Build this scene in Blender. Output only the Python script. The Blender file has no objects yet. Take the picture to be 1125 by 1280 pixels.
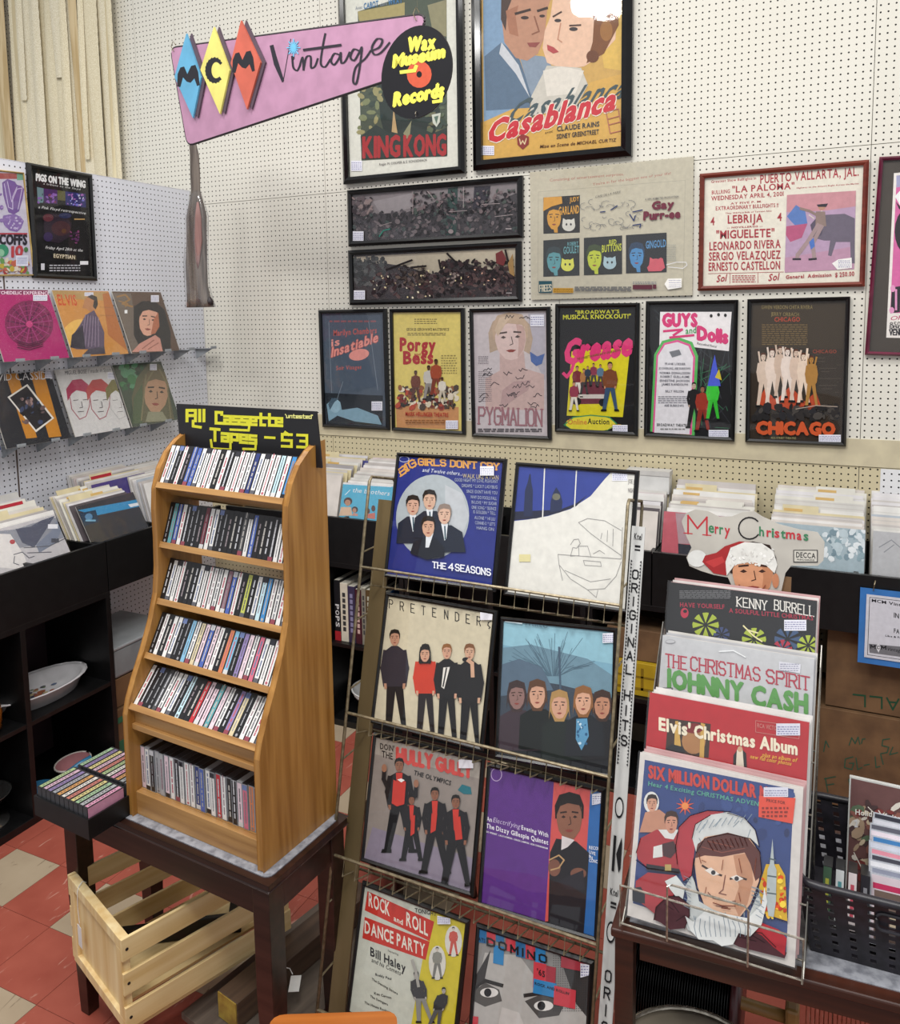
import bpy, math, random
from mathutils import Vector, Matrix
random.seed(7)
# ------------------------------------------------------------------ units: inches in, metres out
S = 0.0254
SC = bpy.context.scene
COL = SC.collection
# ------------------------------------------------------------------ camera
F_PX, CX, CY = 1041.77, 562.5, 503.24
PITCH, ROLL, YAW, CAM_H = .108969, -.0158762, .447494, 77.0
_f0 = Vector((-math.sin(YAW), math.cos(YAW), 0)); _r0 = Vector((math.cos(YAW), math.sin(YAW), 0)); _u0 = Vector((0, 0, 1))
CF = _f0 * math.cos(PITCH) - _u0 * math.sin(PITCH)
_up = _u0 * math.cos(PITCH) + _f0 * math.sin(PITCH)
CR = _r0 * math.cos(ROLL) + _up * math.sin(ROLL)
CU = _up * math.cos(ROLL) - _r0 * math.sin(ROLL)
CP = Vector((0, 0, CAM_H))
cam = bpy.data.cameras.new('camera'); camo = bpy.data.objects.new('camera', cam); COL.objects.link(camo)
cam.sensor_fit = 'AUTO'; cam.sensor_width = 36; cam.lens = F_PX / 1280 * 36
cam.shift_y = -(640 - CY) / 1280
cam.clip_start = .05; cam.clip_end = 60
camo.matrix_world = Matrix((( CR.x, CU.x, -CF.x, 0), (CR.y, CU.y, -CF.y, 0), (CR.z, CU.z, -CF.z, CAM_H * S), (0, 0, 0, 1)))
SC.camera = camo
# ------------------------------------------------------------------ world, lights, exposure
w = bpy.data.worlds.new('world'); SC.world = w; w.use_nodes = True
w.node_tree.nodes['Background'].inputs[0].default_value = (.93, .94, .97, 1)
w.node_tree.nodes['Background'].inputs[1].default_value = .56
def area(x, y, z, sx, sy, power, col=(1, .98, .95), rot=(0, 0, 0), shape='RECTANGLE'):
    l = bpy.data.lights.new('ceiling_lamp', 'AREA'); l.shape = shape; l.size = sx * S; l.size_y = sy * S; l.energy = power; l.color = col
    o = bpy.data.objects.new('ceiling_lamp', l); COL.objects.link(o); o.location = (x * S, y * S, z * S); o.rotation_euler = rot; return o
for ax, ay, e in ((-112, 60, 34), (-35, 60, 22), (30, 60, 20), (-75, 0, 56), (5, -15, 62)):
    area(ax, ay, 176, 26, 26, e, shape='DISK')
area(-25, 15, 186, 90, 20, 40, rot=(math.radians(24), 0, 0))
SC.view_settings.view_transform = 'Standard'; SC.view_settings.look = 'None'
SC.view_settings.exposure = 0.0; SC.view_settings.gamma = 1; SC.view_settings.use_curve_mapping = False
SC.cycles.max_bounces = 7; SC.cycles.transparent_max_bounces = 12; SC.cycles.sample_clamp_indirect = 4
# ------------------------------------------------------------------ colours and materials
def lin(c):
    if isinstance(c, str):
        c = c.lstrip('#'); c = ''.join(k * 2 for k in c) if len(c) == 3 else c
        c = tuple(int(c[i:i + 2], 16) for i in (0, 2, 4))
    return tuple(((v / 255 + .055) / 1.055) ** 2.4 if v > 10.3 else v / 255 / 12.92 for v in c) + (1,)
def nmat(name, rough=.5, metal=0., spec=.5):
    m = bpy.data.materials.new(name); m.use_nodes = True; nt = m.node_tree; b = nt.nodes['Principled BSDF']
    b.inputs['Roughness'].default_value = rough; b.inputs['Metallic'].default_value = metal; b.inputs['Specular IOR Level'].default_value = spec
    return m, nt, b
def N(nt, t, **k):
    n = nt.nodes.new(t)
    for a, v in k.items(): setattr(n, a, v)
    return n
def noisy(name, c1, c2, scale=(30, 30, 30), rough=.5, metal=0., bump=.0, detail=4, lo=.35, hi=.65, spec=.5):
    m, nt, b = nmat(name, rough, metal, spec)
    tc = N(nt, 'ShaderNodeTexCoord'); mp = N(nt, 'ShaderNodeMapping'); mp.inputs['Scale'].default_value = scale
    nz = N(nt, 'ShaderNodeTexNoise'); nz.inputs['Scale'].default_value = 1; nz.inputs['Detail'].default_value = detail
    cr = N(nt, 'ShaderNodeValToRGB'); cr.color_ramp.elements[0].position = lo; cr.color_ramp.elements[1].position = hi
    cr.color_ramp.elements[0].color = lin(c1); cr.color_ramp.elements[1].color = lin(c2)
    L = nt.links.new
    L(tc.outputs['Object'], mp.inputs[0]); L(mp.outputs[0], nz.inputs['Vector']); L(nz.outputs[0], cr.inputs[0]); L(cr.outputs[0], b.inputs['Base Color'])
    if bump:
        bp = N(nt, 'ShaderNodeBump'); bp.inputs['Strength'].default_value = bump; bp.inputs['Distance'].default_value = .002
        L(nz.outputs[0], bp.inputs['Height']); L(bp.outputs[0], b.inputs['Normal'])
    return m
_plain = {}
def plain(c, rough=.5, metal=0., spec=.5):
    k = (c, rough, metal, spec)
    if k not in _plain:
        r, g, bb = (int(c.lstrip('#')[i:i + 2], 16) for i in (0, 2, 4))
        d = tuple(max(0, int(v * .93)) for v in (r, g, bb))
        _plain[k] = noisy('surface_' + c.lstrip('#'), d, (r, g, bb), (14, 14, 14), rough, metal, 0, 3, spec=spec)
    return _plain[k]
def attr_mat(name, rough=.5, spec=.5, coat=0.):
    m, nt, b = nmat(name, rough, 0, spec)
    a = N(nt, 'ShaderNodeAttribute', attribute_name='Col')
    nz = N(nt, 'ShaderNodeTexNoise'); nz.inputs['Scale'].default_value = 60; tc = N(nt, 'ShaderNodeTexCoord'); nt.links.new(tc.outputs['Object'], nz.inputs['Vector'])
    mx = N(nt, 'ShaderNodeMix', data_type='RGBA', blend_type='MULTIPLY'); mx.inputs[0].default_value = .25
    nt.links.new(a.outputs['Color'], mx.inputs[6]); nt.links.new(nz.outputs[0], mx.inputs[7])
    g = N(nt, 'ShaderNodeVectorMath', operation='SCALE'); g.inputs[3].default_value = 1.14
    nt.links.new(mx.outputs[2], g.inputs[0]); nt.links.new(g.outputs[0], b.inputs['Base Color'])
    b.inputs['Coat Weight'].default_value = coat; b.inputs['Coat Roughness'].default_value = .12
    return m
M_print = attr_mat('printed_ink', .55, .3)
M_case = attr_mat('cassette_case', .3, .5, .15)
M_sleeve = attr_mat('record_card', .4, .5)
def wood(name, c1, c2, axis='z', rough=.4, k=1.):
    s = {'x': (2.2, 40, 40), 'y': (40, 2.2, 40), 'z': (40, 40, 2.2)}[axis]
    m = noisy(name, c1, c2, tuple(v * k for v in s), rough, 0, .08, 6, .3, .72); return m
M_oakz = wood('oak_veneer_upright', '#8a5c24', '#b58444', 'z', .35, 1.3)
M_oakx = wood('oak_veneer_level', '#92683a', '#bd9058', 'x', .35, 1.3)
M_pine = wood('pale_pine', '#cfae72', '#ecd6a4', 'y', .6, .8)
M_pinez = wood('pale_pine_end', '#d3b075', '#edd8a8', 'z', .6, .8)
M_dark = wood('dark_stained_wood', '#1c0e09', '#38211a', 'x', .32, 1)
M_dark2 = wood('mahogany_stained_wood', '#2a140c', '#4a2416', 'x', .35, 1)
M_black = noisy('black_laminate', '#050506', '#0d0d0e', (25, 25, 25), .42, 0, 0, 3)
M_blackp = noisy('black_plastic', '#17151a', '#25222a', (60, 60, 60), .4, 0, .05)
M_frame = noisy('black_frame_lacquer', '#060607', '#101012', (30, 30, 30), .3)
M_frameg = noisy('black_gloss_moulding', '#040405', '#0a0a0b', (30, 30, 30), .12)
M_brownfr = wood('reddish_frame_wood', '#5c2117', '#7d3424', 'x', .35)
M_redfr = noisy('dark_red_frame', '#5a1530', '#70203c', (20, 20, 20), .3)
M_goldfr = noisy('thin_gold_frame', '#a58a50', '#c8ad6c', (20, 20, 20), .3, .6)
M_wire = noisy('bronze_wire', '#6b6049', '#8d8066', (80, 80, 80), .35, .35)
M_chrome = noisy('bright_wire', '#9a9284', '#c9c2b4', (80, 80, 80), .25, .8)
M_copper = noisy('copper_wire', '#9c6550', '#c98d72', (80, 80, 80), .3, .8)
M_board = noisy('olive_brown_board', '#5e4f33', '#6f5e3e', (12, 12, 3), .5)
M_marble = noisy('grey_table_mat', '#74767e', '#9c9ea5', (55, 55, 55), .4, 0, .1, 6, .35, .6)
M_bead = plain('#d8d2bb', .6)
M_white = plain('#e9e9e6', .5)
M_cardb = noisy('cardboard', '#5e442c', '#76583a', (10, 10, 10), .8)
M_acry = noisy('smoky_acrylic', '#8d9297', '#a9aeb3', (20, 20, 20), .15)
def glassy(name, amount=.08, rough=.03, tint=(1, 1, 1, 1)):
    m = bpy.data.materials.new(name); m.use_nodes = True; nt = m.node_tree; nt.nodes.clear()
    o = N(nt, 'ShaderNodeOutputMaterial'); t = N(nt, 'ShaderNodeBsdfTransparent'); g = N(nt, 'ShaderNodeBsdfGlossy'); x = N(nt, 'ShaderNodeMixShader'); fr = N(nt, 'ShaderNodeLayerWeight'); fr.inputs[0].default_value = .5
    t.inputs[0].default_value = tint; g.inputs['Roughness'].default_value = rough
    pw = N(nt, 'ShaderNodeMath', operation='POWER'); pw.inputs[1].default_value = 4.5; mm = N(nt, 'ShaderNodeMath', operation='MULTIPLY_ADD'); mm.inputs[1].default_value = .7; mm.inputs[2].default_value = amount
    tc = N(nt, 'ShaderNodeTexCoord'); nz = N(nt, 'ShaderNodeTexNoise'); nz.inputs['Scale'].default_value = 9; bp = N(nt, 'ShaderNodeBump'); bp.inputs['Strength'].default_value = .5 if rough > .05 else .05; bp.inputs['Distance'].default_value = .01
    L = nt.links.new
    L(tc.outputs['Object'], nz.inputs['Vector']); L(nz.outputs[0], bp.inputs['Height']); L(bp.outputs[0], g.inputs['Normal'])
    L(fr.outputs['Facing'], pw.inputs[0]); L(pw.outputs[0], mm.inputs[0]); L(mm.outputs[0], x.inputs[0]); L(t.outputs[0], x.inputs[1]); L(g.outputs[0], x.inputs[2]); L(x.outputs[0], o.inputs[0])
    return m
M_glass = glassy('picture_glass', .05)
M_wrap = glassy('clear_plastic_wrap', .11, .16)
def pegboard(name, base, base2, hole='#12100d', ax=('X', 'Z')):
    m, nt, b = nmat(name, .55, 0, .3); L = nt.links.new
    tc = N(nt, 'ShaderNodeTexCoord'); sc = N(nt, 'ShaderNodeVectorMath', operation='SCALE'); sc.inputs[3].default_value = 1 / S
    fr = N(nt, 'ShaderNodeVectorMath', operation='FRACTION'); sb = N(nt, 'ShaderNodeVectorMath', operation='SUBTRACT'); sb.inputs[1].default_value = (.5, .5, .5)
    mu = N(nt, 'ShaderNodeVectorMath', operation='MULTIPLY'); mu.inputs[1].default_value = tuple(1. if a in ax else 0. for a in 'XYZ')
    le = N(nt, 'ShaderNodeVectorMath', operation='LENGTH'); lt = N(nt, 'ShaderNodeMath', operation='LESS_THAN'); lt.inputs[1].default_value = .135
    nz = N(nt, 'ShaderNodeTexNoise'); nz.inputs['Scale'].default_value = 1.5
    m1 = N(nt, 'ShaderNodeMix', data_type='RGBA'); m1.inputs[6].default_value = lin(base); m1.inputs[7].default_value = lin(base2)
    m2 = N(nt, 'ShaderNodeMix', data_type='RGBA'); m2.inputs[7].default_value = lin(hole)
    L(tc.outputs['Object'], sc.inputs[0]); L(sc.outputs[0], fr.inputs[0]); L(fr.outputs[0], sb.inputs[0]); L(sb.outputs[0], mu.inputs[0]); L(mu.outputs[0], le.inputs[0])
    L(le.outputs['Value'], lt.inputs[0]); L(tc.outputs['Object'], nz.inputs['Vector']); L(nz.outputs[0], m1.inputs[0]); L(m1.outputs[2], m2.inputs[6]); L(lt.outputs[0], m2.inputs[0]); L(m2.outputs[2], b.inputs['Base Color'])
    return m
M_pegup = pegboard('cream_pegboard', '#dedacd', '#e6e3d8')
M_peglow = pegboard('tan_pegboard', '#cfc3a0', '#d8cdac')
M_pegwhite = pegboard('white_pegboard', '#e4e4e6', '#ededee', '#16161a')
M_pegleft = pegboard('cool_white_pegboard', '#d9dbe3', '#e3e4ec', '#101014', ('Y', 'Z'))
def tilemat(name, c1, c2, streak):
    m, nt, b = nmat(name, .45, 0, .3); L = nt.links.new
    tc = N(nt, 'ShaderNodeTexCoord'); oi = N(nt, 'ShaderNodeObjectInfo'); ad = N(nt, 'ShaderNodeVectorMath', operation='ADD'); L(tc.outputs['Object'], ad.inputs[0])
    rs = N(nt, 'ShaderNodeMath', operation='MULTIPLY'); rs.inputs[1].default_value = 30; L(oi.outputs['Random'], rs.inputs[0]); L(rs.outputs[0], ad.inputs[1])
    n1 = N(nt, 'ShaderNodeTexNoise'); n1.inputs['Scale'].default_value = 9; n1.inputs['Detail'].default_value = 5; L(ad.outputs[0], n1.inputs['Vector'])
    m1 = N(nt, 'ShaderNodeMix', data_type='RGBA'); m1.inputs[6].default_value = lin(c1); m1.inputs[7].default_value = lin(c2)
    L(n1.outputs[0], m1.inputs[0])
    mp = N(nt, 'ShaderNodeMapping'); mp.inputs['Scale'].default_value = (38, 9, 1); mp.inputs['Rotation'].default_value = (0, 0, .3); L(ad.outputs[0], mp.inputs[0])
    n2 = N(nt, 'ShaderNodeTexNoise'); n2.inputs['Scale'].default_value = 1; n2.inputs['Detail'].default_value = 6; n2.inputs['Distortion'].default_value = 1.2; L(mp.outputs[0], n2.inputs['Vector'])
    r = N(nt, 'ShaderNodeValToRGB'); r.color_ramp.elements[0].position = .64; r.color_ramp.elements[1].position = .72; L(n2.outputs[0], r.inputs[0])
    m2 = N(nt, 'ShaderNodeMix', data_type='RGBA'); m2.inputs[7].default_value = lin(streak); L(m1.outputs[2], m2.inputs[6]); L(r.outputs[0], m2.inputs[0]); L(m2.outputs[2], b.inputs['Base Color'])
    return m
M_tred = tilemat('red_vinyl_tile', '#8a4034', '#aa5c4c', '#b98878')
M_tbeige = tilemat('beige_vinyl_tile', '#9b8972', '#b3a28a', '#6f5f4c')
# ------------------------------------------------------------------ mesh helpers (inches)
class MB:
    def __init__(s): s.v = []; s.f = []; s.c = []
    def add(s, vs, fs, c=None):
        o = len(s.v); s.v += [tuple(v) for v in vs]; s.f += [tuple(i + o for i in f) for f in fs]; s.c += [c] * len(fs); return s
    def box(s, x0, y0, z0, x1, y1, z1, c=None, M=None):
        vs = [Vector((x, y, z)) for x in (x0, x1) for y in (y0, y1) for z in (z0, z1)]
        if M: vs = [M @ v for v in vs]
        return s.add(vs, [(0, 1, 3, 2), (4, 6, 7, 5), (0, 4, 5, 1), (2, 3, 7, 6), (0, 2, 6, 4), (1, 5, 7, 3)], c)
    def tube(s, pts, r, n=6, c=None, close=False):
        pts = [Vector(p) for p in pts]; rings = []
        if close: pts.append(pts[0])
        for i, p in enumerate(pts):
            a = pts[max(i - 1, 0)] if not (close and i == 0) else pts[-2]; b = pts[min(i + 1, len(pts) - 1)] if not (close and i == len(pts) - 1) else pts[1]
            d = (b - a).normalized() if (b - a).length else Vector((0, 0, 1)); u = d.orthogonal().normalized() if abs(d.z) > .99 else d.cross(Vector((0, 0, 1))).normalized(); w_ = d.cross(u)
            rr = r[i] if isinstance(r, (list, tuple)) else r
            rings.append([p + (u * math.cos(2 * math.pi * k / n) + w_ * math.sin(2 * math.pi * k / n)) * rr for k in range(n)])
        vs = [v for R in rings for v in R]; fs = []
        for i in range(len(rings) - 1):
            for k in range(n): fs.append((i * n + k, i * n + (k + 1) % n, (i + 1) * n + (k + 1) % n, (i + 1) * n + k))
        fs.append(tuple(range(n))[::-1]); fs.append(tuple((len(rings) - 1) * n + k for k in range(n)))
        return s.add(vs, fs, c)
    def prism(s, pts, y0, y1, c=None, plane='xz'):
        n = len(pts); g = {'xz': lambda a, b, y: (a, y, b), 'yz': lambda a, b, y: (y, a, b), 'xy': lambda a, b, y: (a, b, y)}[plane]
        vs = [g(a, b, y0) for a, b in pts] + [g(a, b, y1) for a, b in pts]
        return s.add(vs, [tuple(range(n)), tuple(range(2 * n - 1, n - 1, -1))] + [(i, (i + 1) % n + 0, (i + 1) % n + n, i + n) for i in range(n)], c)
    def lathe(s, prof, n=24, c=None, M=None, sx=1, sy=1, cap=True):
        vs = []; fs = []
        for r, z in prof:
            for k in range(n): vs.append(Vector((r * sx * math.cos(2 * math.pi * k / n), r * sy * math.sin(2 * math.pi * k / n), z)))
        if M: vs = [M @ v for v in vs]
        for i in range(len(prof) - 1):
            for k in range(n): fs.append((i * n + k, i * n + (k + 1) % n, (i + 1) * n + (k + 1) % n, (i + 1) * n + k))
        if cap: fs.append(tuple(range(n))[::-1]); fs.append(tuple((len(prof) - 1) * n + k for k in range(n)))
        return s.add(vs, fs, c)
    def mesh(s, name, mat, smooth=False):
        me = bpy.data.meshes.new(name); me.from_pydata([(a * S, b * S, c * S) for a, b, c in s.v], [], s.f)
        if any(c is not None for c in s.c):
            at = me.attributes.new('Col', 'FLOAT_COLOR', 'FACE'); buf = []
            for c in s.c: buf += (lin(c) if c is not None else (1, 1, 1, 1))
            at.data.foreach_set('color', buf)
        me.materials.append(mat)
        if smooth: me.shade_smooth()
        return me
def obj(name, mb, mat, parent=None, smooth=False, bevel=0, kind=None):
    o = bpy.data.objects.new(name, mb if isinstance(mb, bpy.types.Mesh) else mb.mesh(name, mat, smooth)); COL.objects.link(o)
    if parent: o.parent = parent
    if bevel:
        b = o.modifiers.new('bevel', 'BEVEL'); b.width = bevel * S; b.segments = 2; b.limit_method = 'ANGLE'
    if kind: o['kind'] = kind
    return o
def tag(o, label, cat, group=None):
    o['label'] = label; o['category'] = cat
    if group: o['group'] = group
    return o
def thing(name, label, cat, loc=(0, 0, 0), rz=0., group=None, mat3=None):
    o = bpy.data.objects.new(name, None); COL.objects.link(o); o.empty_display_size = .02
    o.matrix_world = Matrix.Translation(Vector(loc) * S) @ (mat3.to_4x4() if mat3 else Matrix.Rotation(rz, 4, 'Z'))
    return tag(o, label, cat, group)
def place(o, loc, rz=0., mat3=None):
    o.matrix_world = Matrix.Translation(Vector(loc) * S) @ (mat3.to_4x4() if mat3 else Matrix.Rotation(rz, 4, 'Z')); return o
def dup(root, label=None, group=None):
    r = root.copy(); COL.objects.link(r)
    if label: r['label'] = label
    if group: r['group'] = group
    for ch in root.children:
        c = ch.copy(); COL.objects.link(c); c.parent = r
    return r
ORD = ['first', 'second', 'third', 'fourth', 'fifth', 'sixth', 'seventh', 'eighth', 'ninth', 'tenth', 'eleventh', 'twelfth', 'thirteenth', 'fourteenth', 'fifteenth', 'sixteenth', 'seventeenth', 'eighteenth', 'nineteenth', 'twentieth', 'twenty-first', 'twenty-second', 'twenty-third', 'twenty-fourth', 'twenty-fifth', 'twenty-sixth', 'twenty-seventh', 'twenty-eighth', 'twenty-ninth', 'thirtieth', 'thirty-first', 'thirty-second', 'thirty-third', 'thirty-fourth', 'thirty-fifth', 'thirty-sixth']
# ------------------------------------------------------------------ lettering: built-in font glyphs and a stroke font
GLY = {}
def _glyphs():
    obs = []
    for bold in (0, 1):
        for ch in ''.join(chr(i) for i in range(33, 127)):
            cu = bpy.data.curves.new('g', 'FONT'); cu.body = ch; cu.resolution_u = 2; cu.offset = .022 * bold; cu.fill_mode = 'FRONT'
            o = bpy.data.objects.new('g', cu); COL.objects.link(o); obs.append((bold, ch, o))
    dg = bpy.context.evaluated_depsgraph_get(); dg.update()
    for bold, ch, o in obs:
        e = o.evaluated_get(dg); me = e.to_mesh()
        vs = [(v.co.x, v.co.y) for v in me.vertices]; fs = [tuple(p.vertices) for p in me.polygons]
        GLY[(bold, ch)] = (vs, fs); e.to_mesh_clear()
    for _, _, o in obs:
        cu = o.data; bpy.data.objects.remove(o); bpy.data.curves.remove(cu)
_glyphs()
CAP = max(v[1] for v in GLY[(0, 'H')][0])
def layout(text, bold=0, gap=.09):
    x = 0; out = []
    for ch in text:
        if ch == ' ': x += .3; continue
        vs, fs = GLY.get((bold, ch), ([], []))
        if not vs: continue
        x0 = min(v[0] for v in vs); x1 = max(v[0] for v in vs)
        out.append(([(v[0] - x0 + x, v[1] / CAP) for v in vs], fs)); x += x1 - x0 + gap
    tot = max(x - gap, .01)
    return [([(a / tot, b) for a, b in vs], fs) for vs, fs in out]
SF = dict(A='00-26-40|12-32', B='00-06-36-45-44-33-03|33-42-41-30-00', C='41-30-10-01-05-16-36-45', D='00-06-26-45-41-20-00', E='40-00-06-46|03-33', F='00-06-46|03-33',
  G='45-36-16-05-01-10-30-41-43-23', H='00-06|40-46|03-43', I='20-26', J='36-31-20-10-01', K='00-06|46-03-40', L='06-00-40', M='00-06-22-46-40', N='00-06-40-46',
  O='10-01-05-16-36-45-41-30-10', P='00-06-36-45-44-33-03', R='00-06-36-45-44-33-03|23-40', S='45-36-16-05-04-13-33-42-41-30-10-01', T='20-26|06-46', U='06-01-10-30-41-46',
  V='06-20-46', W='06-10-24-30-46', X='00-46|06-40', Y='06-23-46|23-20', Z='06-46-00-40')
SF['4'] = '30-36-02-42'; SF["'"] = '16-14'; SF['-'] = '13-33'
FAT = dict(A='00-06-36-30|03-33', l='06-00', C='36-06-00-30|36-35', a='04-34-30-00-02-32', s='34-04-02-32-30-00', e='30-00-04-34-32-02', t='16-10-30|04-34', T='06-46|26-20', p='00-04-34-31-01',
  W='06-00-40-46|20-25', x='04-30|00-34', M='00-06-23-46-40', u='04-00-30-34', m='00-04-44-40|24-20', R='00-06-36-33-03|13-30', c='34-04-00-30', o='00-04-34-30-00', r='00-04-34-33', d='36-30-00-04-34',
  n='00-04-34-30')
FAT['$'] = '36-06-03-33-30-00|26-17|20-19'.replace('|20-19', ''); FAT['3'] = '06-36-30-00|13-33'; FAT['-'] = '03-33'; FAT["'"] = '15-16'
def slayout(text, font, gap=1.6):
    x = 0; out = []
    for ch in text:
        if ch == ' ': x += 2.5; continue
        g = font.get(ch) or font.get(ch.upper())
        if not g: continue
        pl = [[(int(p[0]), int(p[1])) for p in s_.split('-') if p] for s_ in g.split('|')]
        if ch == '-': pl = [[(0, 3), (3, 3)]]
        x0 = min(p[0] for q in pl for p in q); x1 = max(p[0] for q in pl for p in q)
        out.append([[(p[0] - x0 + x, p[1]) for p in q] for q in pl]); x += x1 - x0 + gap
    return out, max(x - gap, .1)
def thick(pts, wd, ext=.35, close=False):
    qs = []
    for (x0, y0), (x1, y1) in zip(pts, pts[1:]):
        dx, dy = x1 - x0, y1 - y0; l = math.hypot(dx, dy)
        if l < 1e-6: continue
        ux, uy = dx / l, dy / l; e = wd * ext; nx, ny = -uy * wd / 2, ux * wd / 2
        a = (x0 - ux * e, y0 - uy * e); b = (x1 + ux * e, y1 + uy * e)
        qs.append([(a[0] + nx, a[1] + ny), (b[0] + nx, b[1] + ny), (b[0] - nx, b[1] - ny), (a[0] - nx, a[1] - ny)])
    return qs
# ------------------------------------------------------------------ flat print drawn on a real surface
class Surf:
    def __init__(s, O, ux, uz, w=0, h=0):
        s.O = Vector(O); s.ux = Vector(ux).normalized(); s.uz = Vector(uz).normalized(); s.n = s.ux.cross(s.uz).normalized(); s.w = w; s.h = h
    def loc(s, px, py):
        d = CF + CR * ((px - CX) / F_PX) - CU * ((py - CY) / F_PX)
        t = (s.O - CP).dot(s.n) / d.dot(s.n); p = CP + d * t - s.O
        return p.dot(s.ux), p.dot(s.uz)
    def m3(s):
        y = -s.n; return Matrix(((s.ux.x, y.x, s.uz.x), (s.ux.y, y.y, s.uz.y), (s.ux.z, y.z, s.uz.z)))
    def fit(s, quad, view=None):
        """rectangle on this plane that best fits four outline points TL TR BR BL; becomes the origin (bottom-left)"""
        if view: quad = [(view[0] + x / view[2], view[1] + y / view[2]) for x, y in quad]
        q = [Vector(s.loc(*p)) for p in quad]
        c = (q[0] + q[1] + q[2] + q[3]) / 4; r = ((q[1] - q[0]) + (q[2] - q[3])); w_ = r.length / 2; r.normalize(); up = Vector((-r.y, r.x))
        h_ = ((q[0] - q[3]).dot(up) + (q[1] - q[2]).dot(up)) / 2
        o = c - r * w_ / 2 - up * h_ / 2
        O2 = s.O + s.ux * o.x + s.uz * o.y
        return Surf(O2, s.ux * r.x + s.uz * r.y, s.ux * up.x + s.uz * up.y, w_, h_)
class Art:
    def __init__(s, surf, view, base=.02, inset=0., rect=None):
        s.s = surf; s.view = view; s.mb = MB(); s.k = 0; s.base = base; i = inset
        s.r = rect or (i, i, surf.w - i, surf.h - i)
    def uv(s, x, y):
        v = s.view; return s.s.loc(v[0] + x / v[2], v[1] + y / v[2])
    def put(s, polys, c, local=False):
        s.k += 1 + min(len(polys), 40) * .12; r = s.r; dy = min(.0003, .012 / max(len(polys), 1)); y = -(s.base + .0025 * s.k)
        for pl in polys:
            y += dy
            q = pl if local else [s.uv(*p) for p in pl]
            q = [(min(max(a, r[0]), r[2]), min(max(b, r[1]), r[3])) for a, b in q]
            s.mb.add([(a, y, b) for a, b in q], [tuple(range(len(q)))], c)
        return s
    def bg(s, c): r = s.r; return s.put([[(r[0], r[1]), (r[2], r[1]), (r[2], r[3]), (r[0], r[3])]], c, True)
    def rect(s, x0, y0, x1, y1, c): return s.put([[(x0, y0), (x1, y0), (x1, y1), (x0, y1)]], c)
    def poly(s, pts, c): return s.put([pts], c)
    def ell(s, cx, cy, rx, ry, c, rot=0, n=18):
        cr, sr = math.cos(rot), math.sin(rot)
        return s.put([[(cx + rx * math.cos(t) * cr - ry * math.sin(t) * sr, cy + rx * math.cos(t) * sr + ry * math.sin(t) * cr) for t in [2 * math.pi * k / n for k in range(n)]]], c)
    def line(s, pts, wd, c): return s.put(thick(pts, wd), c)
    def lines(s, lst, wd, c):
        q = []
        for p in lst: q += thick(p, wd)
        return s.put(q, c)
    def text(s, t, x0, y0, x1, y1, h, c, bold=1, slant=0., outline=None, ow=1.5, up=None):
        """baseline runs from (x0,y0) to (x1,y1); h is the capital height"""
        up = up or (0, -1)
        def go(dx, dy, col):
            s.k += 1; y = -(s.base + .0025 * s.k); r = s.r
            for vs, fs in layout(t, bold):
                q = []
                for a, b in vs:
                    u, v = s.uv(x0 + (x1 - x0) * a + (up[0] * b + slant * b) * h + dx, y0 + (y1 - y0) * a + up[1] * b * h + dy)
                    q.append((min(max(u, r[0]), r[2]), y, min(max(v, r[1]), r[3])))
                s.mb.add(q, fs, col)
        if outline:
            for dx, dy in ((-ow, 0), (ow, 0), (0, -ow), (0, ow)): go(dx, dy, outline)
        go(0, 0, c); return s
    def stext(s, t, x0, y0, x1, y1, h, c, wd=2., serif=True, font=None, up=(0, -1), gap=1.6, outline=None, ow=2):
        gl, tot = slayout(t, font or SF, gap)
        if tot < .5: gl = [[[(1 + a_, b_) for a_, b_ in q_] for q_ in g_] for g_ in gl]; tot = 2.
        def m(p): a = p[0] / tot; b = p[1] / 6; return (x0 + (x1 - x0) * a + up[0] * b * h, y0 + (y1 - y0) * a + up[1] * b * h)
        def build(wd):
            q = []
            for g in gl:
                for pl in g:
                    q += thick([m(p) for p in pl], wd, .5)
                    if serif:
                        for e, o_ in ((pl[0], pl[1]), (pl[-1], pl[-2])):
                            if e[1] in (0, 6) and abs(e[0] - o_[0]) <= 2 and abs(e[1] - o_[1]) >= 2:
                                q += thick([m((e[0] - .9, e[1])), m((e[0] + .9, e[1]))], wd * .6, .3)
            return q
        if outline: s.put(build(wd + ow), outline)
        return s.put(build(wd), c)
    def scat(s, x0, y0, x1, y1, n, size, cols, seed=1, slope=0.):
        R = random.Random(seed)
        groups = {}
        for i in range(n):
            cx = R.uniform(x0, x1); cy = R.uniform(y0, y1) + slope * (cx - x0); a = R.uniform(.5, 1.3) * size; b = a * R.uniform(.35, .9); t = R.uniform(0, 3.1); c = R.choice(cols)
            groups.setdefault((i * 4 // n, c), []).append([(cx + a * math.cos(k) * math.cos(t) - b * math.sin(k) * math.sin(t), cy + a * math.cos(k) * math.sin(t) + b * math.sin(k) * math.cos(t)) for k in (0, .9, 1.8, 2.7, 3.6, 4.5, 5.4)])
        for (_, c), q in groups.items(): s.put(q, c)
        return s
    def dash(s, x0, y0, x1, y1, n, h, c, seed=1):
        """rows of small print too small to read"""
        R = random.Random(seed); q = []
        for i in range(n):
            t = (i + .5) / n; y = y0 + (y1 - y0) * t; x = x0
            while x < x1 - 2:
                l = R.uniform(.04, .12) * (x1 - x0) + 2; q.append([(x, y - h / 2), (min(x + l, x1), y - h / 2), (min(x + l, x1), y + h / 2), (x, y + h / 2)]); x += l + h * .8
        return s.put(q, c)
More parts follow.
